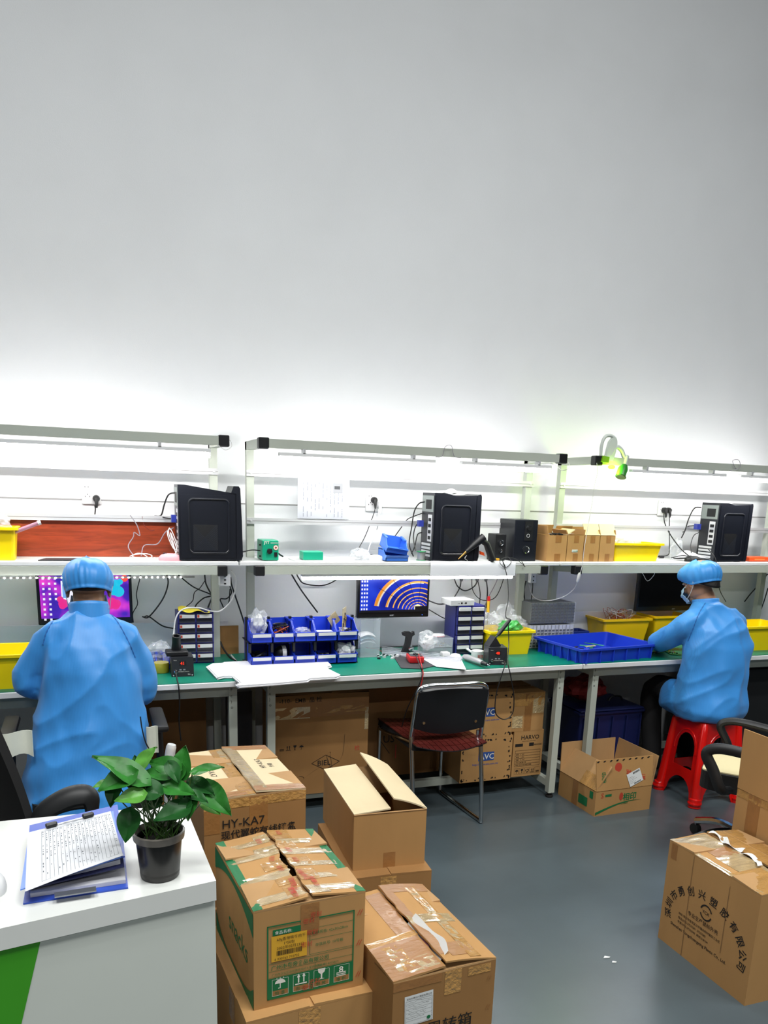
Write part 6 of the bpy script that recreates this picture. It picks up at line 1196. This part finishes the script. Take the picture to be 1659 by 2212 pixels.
vs = [(x, y, SH-.04) for x, y in rr1]+[(x, y, SH-.008) for x, y in rr1]+[(x, y, SH) for x, y in rr2]; fs = [(i, (i+1) % m_, m_+(i+1) % m_, m_+i) for i in range(m_)]+[(m_+i, m_+(i+1) % m_, 2*m_+(i+1) % m_, 2*m_+i) for i in range(m_)]+[tuple(2*m_+i for i in range(m_)), tuple(range(m_-1, -1, -1))]
s_.add(vs, fs, Matrix.Translation(SC), True); s_.build('seat', t, ang=50)
# right office chair: seat faces the left
t = thing('office_chair', 'black office chair with a cream seat cover behind the tall tan carton', 'chair', (2.25, -1.42, 0)); O = V((2.155, -1.415, 0)); ex = V((.66, -.75, 0)).normalized(); ey = V((.75, .66, 0)).normalized()
L_ = lambda x, y, z: O+ex*x+ey*y+V((0, 0, z))
so = [L_(x, y, 0) for x, y in rrect(-.19, .22, -.19, .19, .06)]; MB(bl_f).prism([(p.x, p.y) for p in so], .37, .452).build('seat', t)
so = [L_(x, y, 0) for x, y in rrect(-.185, .22, -.17, .18, .02)]; MB(mat('cream seat cover', '#ddd0a4', .7)).prism([(p.x, p.y) for p in so], .4525, .458).build('seat_cover', t)
for yy in (-.26, .26):
    b = MB(bl_p); b.tube(spl([L_(-.06, yy*.8, .39), L_(-.09, yy, .41), L_(-.13, yy, .49), L_(-.165, yy, .555), L_(-.14, yy, .585), L_(-.06, yy, .592), L_(.13, yy, .57)], 6), .019, 10, sx=1.3); b.build('armrest', t)
MB(bl_f).sheet(lambda u, v: L_(.24+.05*v, -.2+.4*u, .46+.42*v) + ex*(-.03*sin(pi*u)), 10, 10, .03).build('backrest', t)
base(t, (O.x, O.y), .38, chrome, bl_p, .27)
# crate, bag, cabinet under the right bench
dk = mat('deep blue plastic', '#16204f', .4)
t = thing('storage_crate', 'deep blue storage crate under the right bench behind the open carton', 'crate', (2.16, -.19, .101))
b = MB(dk); tubbox(b, .44, .33, .33, .95, lip=.01, M=Matrix.Translation((2.165, -.19, .101)))
for i in range(5): x = 1.97+.098*i; b.box(x-.004, x+.004, -.367, -.345, .11, .4)
b.build('tub', t); b = MB(dk); b.box(1.945, 2.385, -.362, -.02, .431, .445, bev=.006); b.build('lid', t); MB(blk).tube(spl([(2.25, -.19, .445), (2.27, -.19, .47), (2.33, -.19, .47), (2.35, -.19, .445)], 4), .006, 8).build('handle', t)
rb = mat('red cloth bag', '#7c1a18', .7, var=.2); bag('dark red cloth bag lying on the blue crate under the right bench', (2.08, -.17, .535), (.125, .12, .07), 77, rb, 'cloth_bag', .3, 24)
t = thing('cabinet', 'black cabinet under the right bench beside the red stool', 'cabinet', (3.12, -.2, .1)); MB(mat('black cabinet board', '#131315', .5)).box(2.93, 3.45, -.40, .0, .101, .66).build('body', t); MB(bl_p).box(2.94, 3.44, -.415, -.401, .11, .65).build('door', t); MB(chrome).tube([(2.965, -.425, .44), (2.965, -.425, .5)], .005, 8).build('handle', t)
carton('flattened brown carton lying on the floor behind the red stool', (2.78, -.62, 0), 8, .36, .2, .07, kraft, [('F', .09, 4), ('B', .09, 4)])
solo(MB(wpl).tube(spl([A(364, 1660, -1.28), A(367, 1630, -1.28), A(371, 1608, -1.28)], 4), [.018]*8+[.015], 14).tube([A(364, 1660, -1.28), V((A(362, 1660, -1.28).x, -1.28, .0))], .018, 14), 'paper_roll', 'upright white paper roll between the plant and the keyboard carton', 'paper')
# litter on the floor
for i, (x, y, s_) in enumerate(((1310, 2068, 1.2), (1326, 2078, .8))): p = Z(x, y, .001); solo(MB(wlab).prism([(p.x-.012*s_, p.y-.002), (p.x+.006*s_, p.y-.007), (p.x+.012*s_, p.y-.003), (p.x-.002, p.y+.007*s_)], .0006, .003), 'paper_scrap', ('larger', 'smaller')[i]+' of two white paper scraps on the grey floor by the carton', 'paper')
# ================================================================== people
from mathutils.bvhtree import BVHTree
skin = mat('skin', '#b98a6c', .5, var=.05, vs=20); hairm = mat('black hair', '#0e0c0c', .6, bump=.4, bs=160, stretch=(1, 1, .2)); trou = mat('black trousers', '#0d0d10', .85)
def coatmat():
    m = mat('blue work coat', '#3f96e4', .42, var=.05, vs=4, sheen=.1); nt = m.node_tree; b = nt.nodes['Principled BSDF']
    w = nt.nodes.new('ShaderNodeTexWave'); w.bands_direction = 'X'; w.inputs['Scale'].default_value = 60; w.inputs['Distortion'].default_value = .3
    tc = nt.nodes.new('ShaderNodeTexCoord'); nt.links.new(tc.outputs['Object'], w.inputs['Vector']); bp = nt.nodes.new('ShaderNodeBump'); bp.inputs['Strength'].default_value = .1; bp.inputs['Distance'].default_value = .001
    nt.links.new(w.outputs['Fac'], bp.inputs['Height']); nt.links.new(bp.outputs[0], b.inputs['Normal'])
    src = b.inputs['Base Color'].links[0].from_socket; mx = nt.nodes.new('ShaderNodeMix'); mx.data_type = 'RGBA'; mx.blend_type = 'MULTIPLY'; r = nt.nodes.new('ShaderNodeValToRGB'); r.color_ramp.elements[0].color = (.9, .91, .93, 1); r.color_ramp.elements[1].position = .35
    nt.links.new(w.outputs['Fac'], r.inputs[0]); mx.inputs[0].default_value = 1; nt.links.new(src, mx.inputs[6]); nt.links.new(r.outputs[0], mx.inputs[7]); nt.links.new(mx.outputs[2], b.inputs['Base Color']); return m
coatm = coatmat(); capm = mat('blue work cap', '#3f96e4', .42, var=.05, vs=5)
def ell(b, secs, n=28):
    """closed loft of ellipses (cx,cy,cz,rx,ry[,tilt])"""
    vs = []; fs = []; k = len(secs)
    for s_ in secs:
        cx, cy, cz, rx, ry = s_[:5]; tl = s_[5] if len(s_) > 5 else 0
        for j in range(n): a = 2*pi*j/n; vs.append((cx+rx*cos(a), cy+ry*sin(a), cz+tl*sin(a)))
    for i in range(k-1):
        for j in range(n): fs.append((i*n+j, i*n+(j+1) % n, (i+1)*n+(j+1) % n, (i+1)*n+j))
    fs += [tuple(range(n-1, -1, -1)), tuple((k-1)*n+j for j in range(n))]; b.add(vs, fs)
def limb(b, pts, rs, k=5, n=16):
    p = spl(pts, k); m_ = len(p); r = []
    for i in range(m_): t = i/k; j = min(int(t), len(rs)-2); f = t-j; r.append(rs[j]*(1-f)+rs[j+1]*f)
    b.tube(p, r, n); b.ball(p[0], rs[0]*.99, 16); b.ball(p[-1], rs[-1]*.99, 16)
def blob(mb, name, parent, m, vox, smooth=4, disp=None, open_z=None):
    me = bpy.data.meshes.new('w'); mb.bm.to_mesh(me); mb.bm.free(); o = bpy.data.objects.new('w', me); COL.objects.link(o)
    rm = o.modifiers.new('r', 'REMESH'); rm.mode = 'VOXEL'; rm.voxel_size = vox; rm.use_smooth_shade = True
    bpy.context.view_layer.update(); dg = bpy.context.evaluated_depsgraph_get(); me2 = bpy.data.meshes.new_from_object(o.evaluated_get(dg)); bpy.data.objects.remove(o)
    r = MB(m); r.bm.free(); r.bm = bmesh.new(); r.bm.from_mesh(me2)
    for _ in range(smooth): bmesh.ops.smooth_vert(r.bm, verts=r.bm.verts[:], factor=.5, use_axis_x=True, use_axis_y=True, use_axis_z=True)
    if disp:
        r.bm.normal_update(); L = [(v, v.normal.copy()) for v in r.bm.verts]
        for v, n in L: v.co += n*disp(v.co, n)
        bmesh.ops.smooth_vert(r.bm, verts=r.bm.verts[:], factor=.3, use_axis_x=True, use_axis_y=True, use_axis_z=True)
    if open_z:
        r.bm.normal_update(); bmesh.ops.delete(r.bm, geom=[f for f in r.bm.faces if f.normal.z < -.55 and f.calc_center_median().z < open_z], context='FACES')
    for f in r.bm.faces: f.smooth = True
    bvh = BVHTree.FromBMesh(r.bm); o = r.build(name, parent, ang=180, recalc=False); return o, bvh
def hand(b, w, d, s, n):
    """w wrist, d towards the fingers, s towards the thumb side, n out of the back of the hand"""
    d = V(d).normalized(); s = (V(s)-d*V(s).dot(d)).normalized(); n = V(n); n = (n-d*n.dot(d)-s*n.dot(s)).normalized()
    P_ = lambda x, y, z: w+d*x+s*y+n*z
    for y in (-.033, -.011, .011, .033): b.tube([P_(0, y*.6, 0), P_(.04, y, .003), P_(.085, y, 0)], [.016, .0155, .0125], 10); b.ball(P_(.085, y, 0), .0125, 10)
    for y, L in ((-.034, .062), (-.0115, .076), (.0115, .082), (.034, .073)):
        a = .35; p = P_(.085, y, 0); pts = [p]
        for q, st in ((.45, .5), (.3, .75), (.25, .6)): a += st*.62; p = p+(d*cos(a)-n*sin(a))*L*q; pts.append(p)
        b.tube(pts, [.009, .0085, .0078, .0065], 10)
        for q, r in zip(pts, (.0093, .0088, .008, .0067)): b.ball(q, r, 8)
    p0 = P_(.02, .032, -.006); p1 = P_(.05, .055, -.018); p2 = P_(.08, .056, -.03); b.tube([p0, p1, p2], [.0135, .0105, .0085], 10)
    for q, r in ((p0, .0135), (p1, .0108), (p2, .0087)): b.ball(q, r, 8)
def head(b, c, tilt, yaw=0):
    """face looks along +Y of the head frame; c = middle of the head"""
    M_ = Matrix.Translation(c) @ Matrix.Rotation(yaw, 4, 'Z') @ Matrix.Rotation(-tilt, 4, 'X'); H = lambda x, y, z: M_ @ V((x, y, z))
    b.ball((0, -.012, .03), (.074, .092, .082), 24, M_); b.ball((0, .012, -.035), (.06, .072, .07), 20, M_); b.ball((0, .05, -.085), (.034, .03, .024), 14, M_)
    b.ball((0, .07, .03), (.05, .018, .02), 14, M_)
    b.tube([H(0, .082, .012), H(0, .1, -.03), H(0, .094, -.04)], [.008, .015, .012], 10)
    for s_ in (-1, 1):
        b.ball((s_*.014, .092, -.038), (.008, .01, .007), 8, M_); b.ball((s_*.034, .068, -.03), (.022, .018, .02), 12, M_)
        b.ball((s_*.077, -.006, -.012), (.009, .02, .033), 12, M_); b.ball((s_*.082, -.014, -.002), (.006, .014, .02), 10, M_)
    b.ball((0, .078, -.064), (.024, .012, .0055), 12, M_); b.ball((0, .077, -.073), (.02, .012, .006), 12, M_)
    return M_
def cap(parent, M_, cz=.052, R=(.094, .112, .08), seed=1, low=-.012):
    b = MB(capm); n = 110; prof = [(.92, low-.004), (.96, low-.001), (.93, low+.005), (.97, low+.013), (1.03, low+.028), (1.06, low+.047), (1.05, low+.068), (.98, low+.09), (.86, low+.108), (.68, low+.123), (.45, low+.134), (.22, low+.14), (.02, low+.142)]
    vs = []; fs = []; k = len(prof)
    for i, (r, z) in enumerate(prof):
        w = max(0, 1-abs(i-4)/5.5)
        for j in range(n):
            a = 2*pi*j/n; pl = 1+w*(.02*sin(a*21+seed+2*sin(a*3))+.075*(.3-abs(NZ.noise((cos(a)*3.2, sin(a)*3.2, z*5+seed)))))+.05*NZ.noise((cos(a)*1.4, sin(a)*1.4, seed+z*5))*(i > 3); vs.append(M_ @ V((R[0]*r*pl*cos(a), -.012+R[1]*r*pl*sin(a), cz+z*R[2]/.08*1.0+.012*NZ.noise((cos(a)*2, sin(a)*2, seed+9))*(i > 5)-.018*(1-sin(a))*.5+.05*max(0, sin(a))*max(0, 1-i/9))))
    for i in range(k-1):
        for j in range(n): fs.append((i*n+j, i*n+(j+1) % n, (i+1)*n+(j+1) % n, (i+1)*n+j))
    fs.append(tuple((k-1)*n+j for j in range(n))); b.add(vs, fs, None, True); return b.build('cap', parent, ang=180)
def face_bits(parent, M_):
    for s_ in (-1, 1):
        e = MB(mat('eye white', '#dcd8d2', .3)); e.ball((s_*.031, .0775, .006), (.0105, .0075, .0062), 12, M_); eo = e.build('eye', parent); MB(mat('iris', '#1c120c', .2)).ball((s_*.031, .0835, .003), (.0052, .003, .0052), 10, M_).build('iris', eo)
        MB(hairm).tube([M_ @ V((s_*.014, .089, .022)), M_ @ V((s_*.032, .087, .027)), M_ @ V((s_*.05, .074, .022))], [.003, .0035, .002], 6).build('eyebrow', parent)
    mk = MB(mat('mask blue', '#a9cbe2', .7)); mk.sheet(lambda u, v: M_ @ V(((u-.5)*.15*(1-.25*abs(v-.5)), .104-.16*(u-.5)**2*4*.38+.02*sin(pi*min(1, v*1.25))**.7+.004*sin(v*18), -.018-.085*v)), 16, 10, .0015); mo = mk.build('face_mask', parent)
    st = MB(wpl)
    for s_ in (-1, 1):
        for z0, z1 in ((-.024, .018), (-.092, -.03)): st.tube(spl([M_ @ V((s_*.073, .042 if z0 > -.05 else .05, z0)), M_ @ V((s_*.079, .01, (z0+z1)/2)), M_ @ V((s_*.083, -.018, z1))], 4), .0016, 5)
        st.tube(spl([M_ @ V((s_*.083, -.018, .018)), M_ @ V((s_*.089, -.028, -.006)), M_ @ V((s_*.083, -.018, -.03))], 4), .0016, 5)
    st.build('ear_loops', mo)
def folds(seed, amp):
    def f(p, n):
        q = NZ.noise((p.x*7+seed, p.y*7, p.z*2.6)); w = NZ.noise((p.x*16+seed*2, p.y*16, p.z*7+p.x*9)); d_ = NZ.noise((p.x*5-p.z*6+seed, p.y*5+p.z*4, p.z*3)); return max(-.013, amp*(2.6*(.22-abs(q)**.7*.6)+.45*w+2.4*(.22-abs(d_)**.7*.6)))
    return f
def seam(parent, bvh, pts, bump=True):
    P_ = []
    for x, y in [(p.x, p.y) for p in spl([V((a, c, 0)) for a, c in pts], 7)]:
        h = bvh.ray_cast(CAM, ray(x, y).normalized())[0]
        if h: P_.append(h)
    if len(P_) > 2: MB(mat('coat seam', '#2a6cb6', .6)).tube(P_, [.0016+.0022*(i % 2) for i in range(len(P_))], 6).build('seam', parent)
# ---- person with back turned
t = thing('person', 'person with back turned in a blue cap and long blue coat at the left bench', 'person', (-.70, -.88, 0))
b = MB(skin); hc = V((-.684, -.775, 1.235)); HM = head(b, hc, -.38 if False else .42)
limb(b, [V((-.688, -.825, 1.06)), V((-.686, -.812, 1.15)), V((-.685, -.79, 1.21))], [.055, .056, .056])
ell(b, [(-.69, -.86, .50, .15, .12), (-.69, -.855, .75, .14, .11), (-.69, -.85, .95, .155, .1), (-.69, -.83, 1.06, .14, .085), (-.69, -.82, 1.1, .08, .06)])
SL, EL, WL = V((-.83, -.825, 1.045)), V((-.912, -.79, .862)), V((-.785, -.52, .84)); SR, ER, WR = V((-.548, -.825, 1.04)), V((-.508, -.78, .83)), V((-.57, -.52, .84))
limb(b, [SL, EL, WL], [.034, .028, .024]); limb(b, [SR, ER, WR], [.034, .028, .024])
hand(b, WL, (.35, .9, -.12), (.9, -.35, .1), (0, .1, 1)); hand(b, WR, (-.2, .95, -.12), (-.9, -.2, .1), (0, .1, 1))
for s_, kx in ((-1, -.84), (1, -.54)): limb(b, [V((-.69+s_*.09, -.84, .50)), V((kx, -.52, .50)), V((kx, -.60, .11))], [.07, .05, .035]); limb(b, [V((kx, -.61, .05)), V((kx, -.5, .035))], [.03, .025])
blob(b, 'body', t, skin, .0042, 1)
hb = MB(hairm); hb.lathe([(.0, -.012), (.5, -.02), (.93, -.006), (1.035, .02), (1.0, .05), (.75, .07), (.3, .082), (0, .084)], 26, HM @ Matrix.Translation((0, -.018, 0)) @ Matrix.Diagonal((.077, .093, 1, 1)))
hb.sheet(lambda u, v: HM @ V((.0745*cos(pi+pi*u)*(1.0-.1*v), -.018+.094*sin(pi+pi*u)*(1-.12*v), .03-.075*v*(.55+.45*sin(pi*u)))), 24, 8, .006); hb.build('hair', t, ang=180)
cap(t, HM, -.002, (.09, .112, .08), 1.3); face_bits(t, HM)
c = MB(coatm)
ell(c, [(-.722, -.90, .345, .245, .19), (-.722, -.895, .42, .245, .19), (-.718, -.885, .52, .236, .185), (-.708, -.87, .65, .217, .17), (-.698, -.862, .80, .196, .155), (-.69, -.86, .93, .178, .145), (-.689, -.845, 1.03, .158, .122), (-.688, -.83, 1.085, .132, .098), (-.686, -.82, 1.125, .1, .08), (-.686, -.815, 1.15, .072, .068)], 32)
limb(c, [V((-.795, -.835, 1.06)), SL+V((-.004, 0, -.02)), EL+V((-.0, .0, .05)), EL+V((.006, .02, -.012)), WL+V((-.01, -.05, .0))], [.058, .062, .066, .066, .046]); limb(c, [V((-.58, -.835, 1.055)), SR+V((.0, 0, -.02)), ER+V((.004, 0, .06)), ER+V((-.002, .01, -.02)), WR+V((.005, -.05, 0))], [.058, .062, .064, .066, .046])
_, bv = blob(c, 'coat', t, coatm, .009, 4, folds(3.1, .014), .42)
k = MB(coatm); k.sheet(lambda u, v: V((-.686+(.074-.004*v)*cos(2*pi*u), -.812+.010*v+(.069-.004*v)*sin(2*pi*u), 1.118+.06*v-.022*sin(2*pi*u)*0+.018*v*(-sin(2*pi*u)))), 30, 6, .005); k.build('collar', t, ang=180)
seam(t, bv, [(150, 1316), (125, 1330), (103, 1360), (93, 1392)]); seam(t, bv, [(234, 1322), (255, 1345), (277, 1385), (292, 1420)])
tr_ = MB(trou)
for s_, kx in ((-1, -.84), (1, -.54)): limb(tr_, [V((-.69+s_*.09, -.84, .51)), V((kx, -.50, .51)), V((kx, -.59, .10))], [.088, .07, .052])
blob(tr_, 'trousers', t, trou, .012, 3)
for kx in (-.84, -.54): sh = MB(bl_p); limb(sh, [V((kx, -.635, .04)), V((kx, -.57, .04)), V((kx, -.48, .032))], [.036, .04, .03]); sh.box(kx-.04, kx+.04, -.67, -.455, .0, .022, bev=.01); sh.build('shoe', t)
cord('cable', 'black lanyard cord hanging at the right hip of the person with back turned', [A(303, 1548, -1.03), A(307, 1575, -1.04), A(314, 1602, -1.05), A(322, 1618, -1.05)], .0025, cblk)
# ---- person on the red stool
t = thing('person', 'person in a blue cap, mask and blue coat sitting on the red stool', 'person', (2.55, -.70, 0))
b = MB(skin); hc = V((2.485, -.57, 1.215)); HM = head(b, hc, .40, .18)
limb(b, [V((2.525, -.635, 1.02)), V((2.515, -.612, 1.10)), V((2.495, -.58, 1.17))], [.055, .054, .054])
ell(b, [(2.55, -.69, .50, .14, .12), (2.55, -.71, .72, .13, .10), (2.55, -.70, .9, .145, .095), (2.54, -.66, 1.02, .13, .08), (2.53, -.63, 1.07, .08, .06)])
SL, EL, WL = V((2.385, -.645, .995)), V((2.338, -.50, .872)), V((2.45, -.36, .842)); SR, ER, WR = V((2.705, -.63, 1.0)), V((2.79, -.53, .85)), V((2.63, -.35, .84))
limb(b, [SL, EL, WL], [.034, .028, .024]); limb(b, [SR, ER, WR], [.034, .028, .024])
hand(b, WL, (.55, .8, -.15), (.8, -.5, .1), (0, .1, 1)); hand(b, WR, (-.45, .85, -.15), (-.85, -.45, .1), (0, .1, 1))
LG = ((V((2.47, -.66, .53)), V((2.455, -.34, .545)), V((2.452, -.40, .11))), (V((2.63, -.66, .53)), V((2.70, -.36, .53)), V((2.69, -.42, .11))))
for h_, k_, a_ in LG: limb(b, [h_, k_, a_], [.065, .048, .034]); limb(b, [a_+V((0, 0, -.06)), a_+V((0, .1, -.075))], [.028, .022])
blob(b, 'body', t, skin, .0042, 1)
hb = MB(hairm); hb.lathe([(.0, -.012), (.5, -.02), (.93, -.006), (1.035, .02), (1.0, .05), (.75, .07), (.3, .082), (0, .084)], 26, HM @ Matrix.Translation((0, -.018, 0)) @ Matrix.Diagonal((.077, .093, 1, 1)))
hb.sheet(lambda u, v: HM @ V((.0755*cos(pi+pi*u)*(1.0-.12*v), -.018+.096*sin(pi+pi*u)*(1-.1*v), .03-.10*v*(.35+.65*sin(pi*u)))), 24, 8, .008); hb.build('hair', t, ang=180)
cap(t, HM, .0, (.094, .112, .074), 5.2); face_bits(t, HM)
c = MB(coatm)
ell(c, [(2.55, -.69, .475, .17, .165), (2.55, -.69, .52, .2, .185), (2.55, -.69, .58, .205, .18), (2.55, -.70, .68, .19, .155), (2.55, -.705, .78, .19, .148), (2.55, -.70, .88, .195, .145), (2.545, -.68, .97, .192, .132), (2.535, -.655, 1.03, .165, .11), (2.525, -.635, 1.075, .12, .085), (2.518, -.62, 1.11, .078, .068)], 32)
limb(c, [V((2.42, -.66, 1.01)), SL+V((-.004, .0, -.015)), EL+V((-.0, -.02, .02)), EL+V((.01, .03, -.005)), WL+V((-.03, -.03, 0))], [.075, .074, .066, .062, .048]); limb(c, [V((2.655, -.65, 1.01)), SR+V((.004, 0, -.02)), ER+V((0, -.02, .03)), ER+V((-.01, .03, -.005)), WR+V((.03, -.03, 0))], [.075, .072, .066, .062, .048])
limb(c, [V((2.48, -.66, .55)), V((2.46, -.59, .555)), V((2.455, -.535, .55))], [.112, .106, .096]); limb(c, [V((2.62, -.66, .55)), V((2.66, -.56, .55)), V((2.68, -.5, .55))], [.115, .105, .095])
_, bv = blob(c, 'coat', t, coatm, .009, 4, folds(8.7, .014))
k = MB(coatm); k.sheet(lambda u, v: V((2.514+(.074-.004*v)*cos(2*pi*u), -.615+.012*v+(.068-.004*v)*sin(2*pi*u), 1.082+.036*v+.014*v*(-sin(2*pi*u)))), 30, 6, .005); k.build('collar', t, ang=180)
seam(t, bv, [(1524, 1302), (1510, 1325), (1498, 1355), (1486, 1385)])
tr_ = MB(trou)
for h_, k_, a_ in LG: limb(tr_, [h_, k_, a_+V((0, 0, -.01))], [.085, .07, .052])
blob(tr_, 'trousers', t, trou, .012, 3)
for h_, k_, a_ in LG: sh = MB(mat('dark shoe', '#2a2624', .6)); limb(sh, [V((a_.x, a_.y-.035, .04)), V((a_.x, a_.y+.03, .04)), V((a_.x, a_.y+.13, .032))], [.036, .04, .03]); sh.box(a_.x-.04, a_.x+.04, a_.y-.07, a_.y+.155, .0, .022, bev=.01); sh.build('shoe', t)
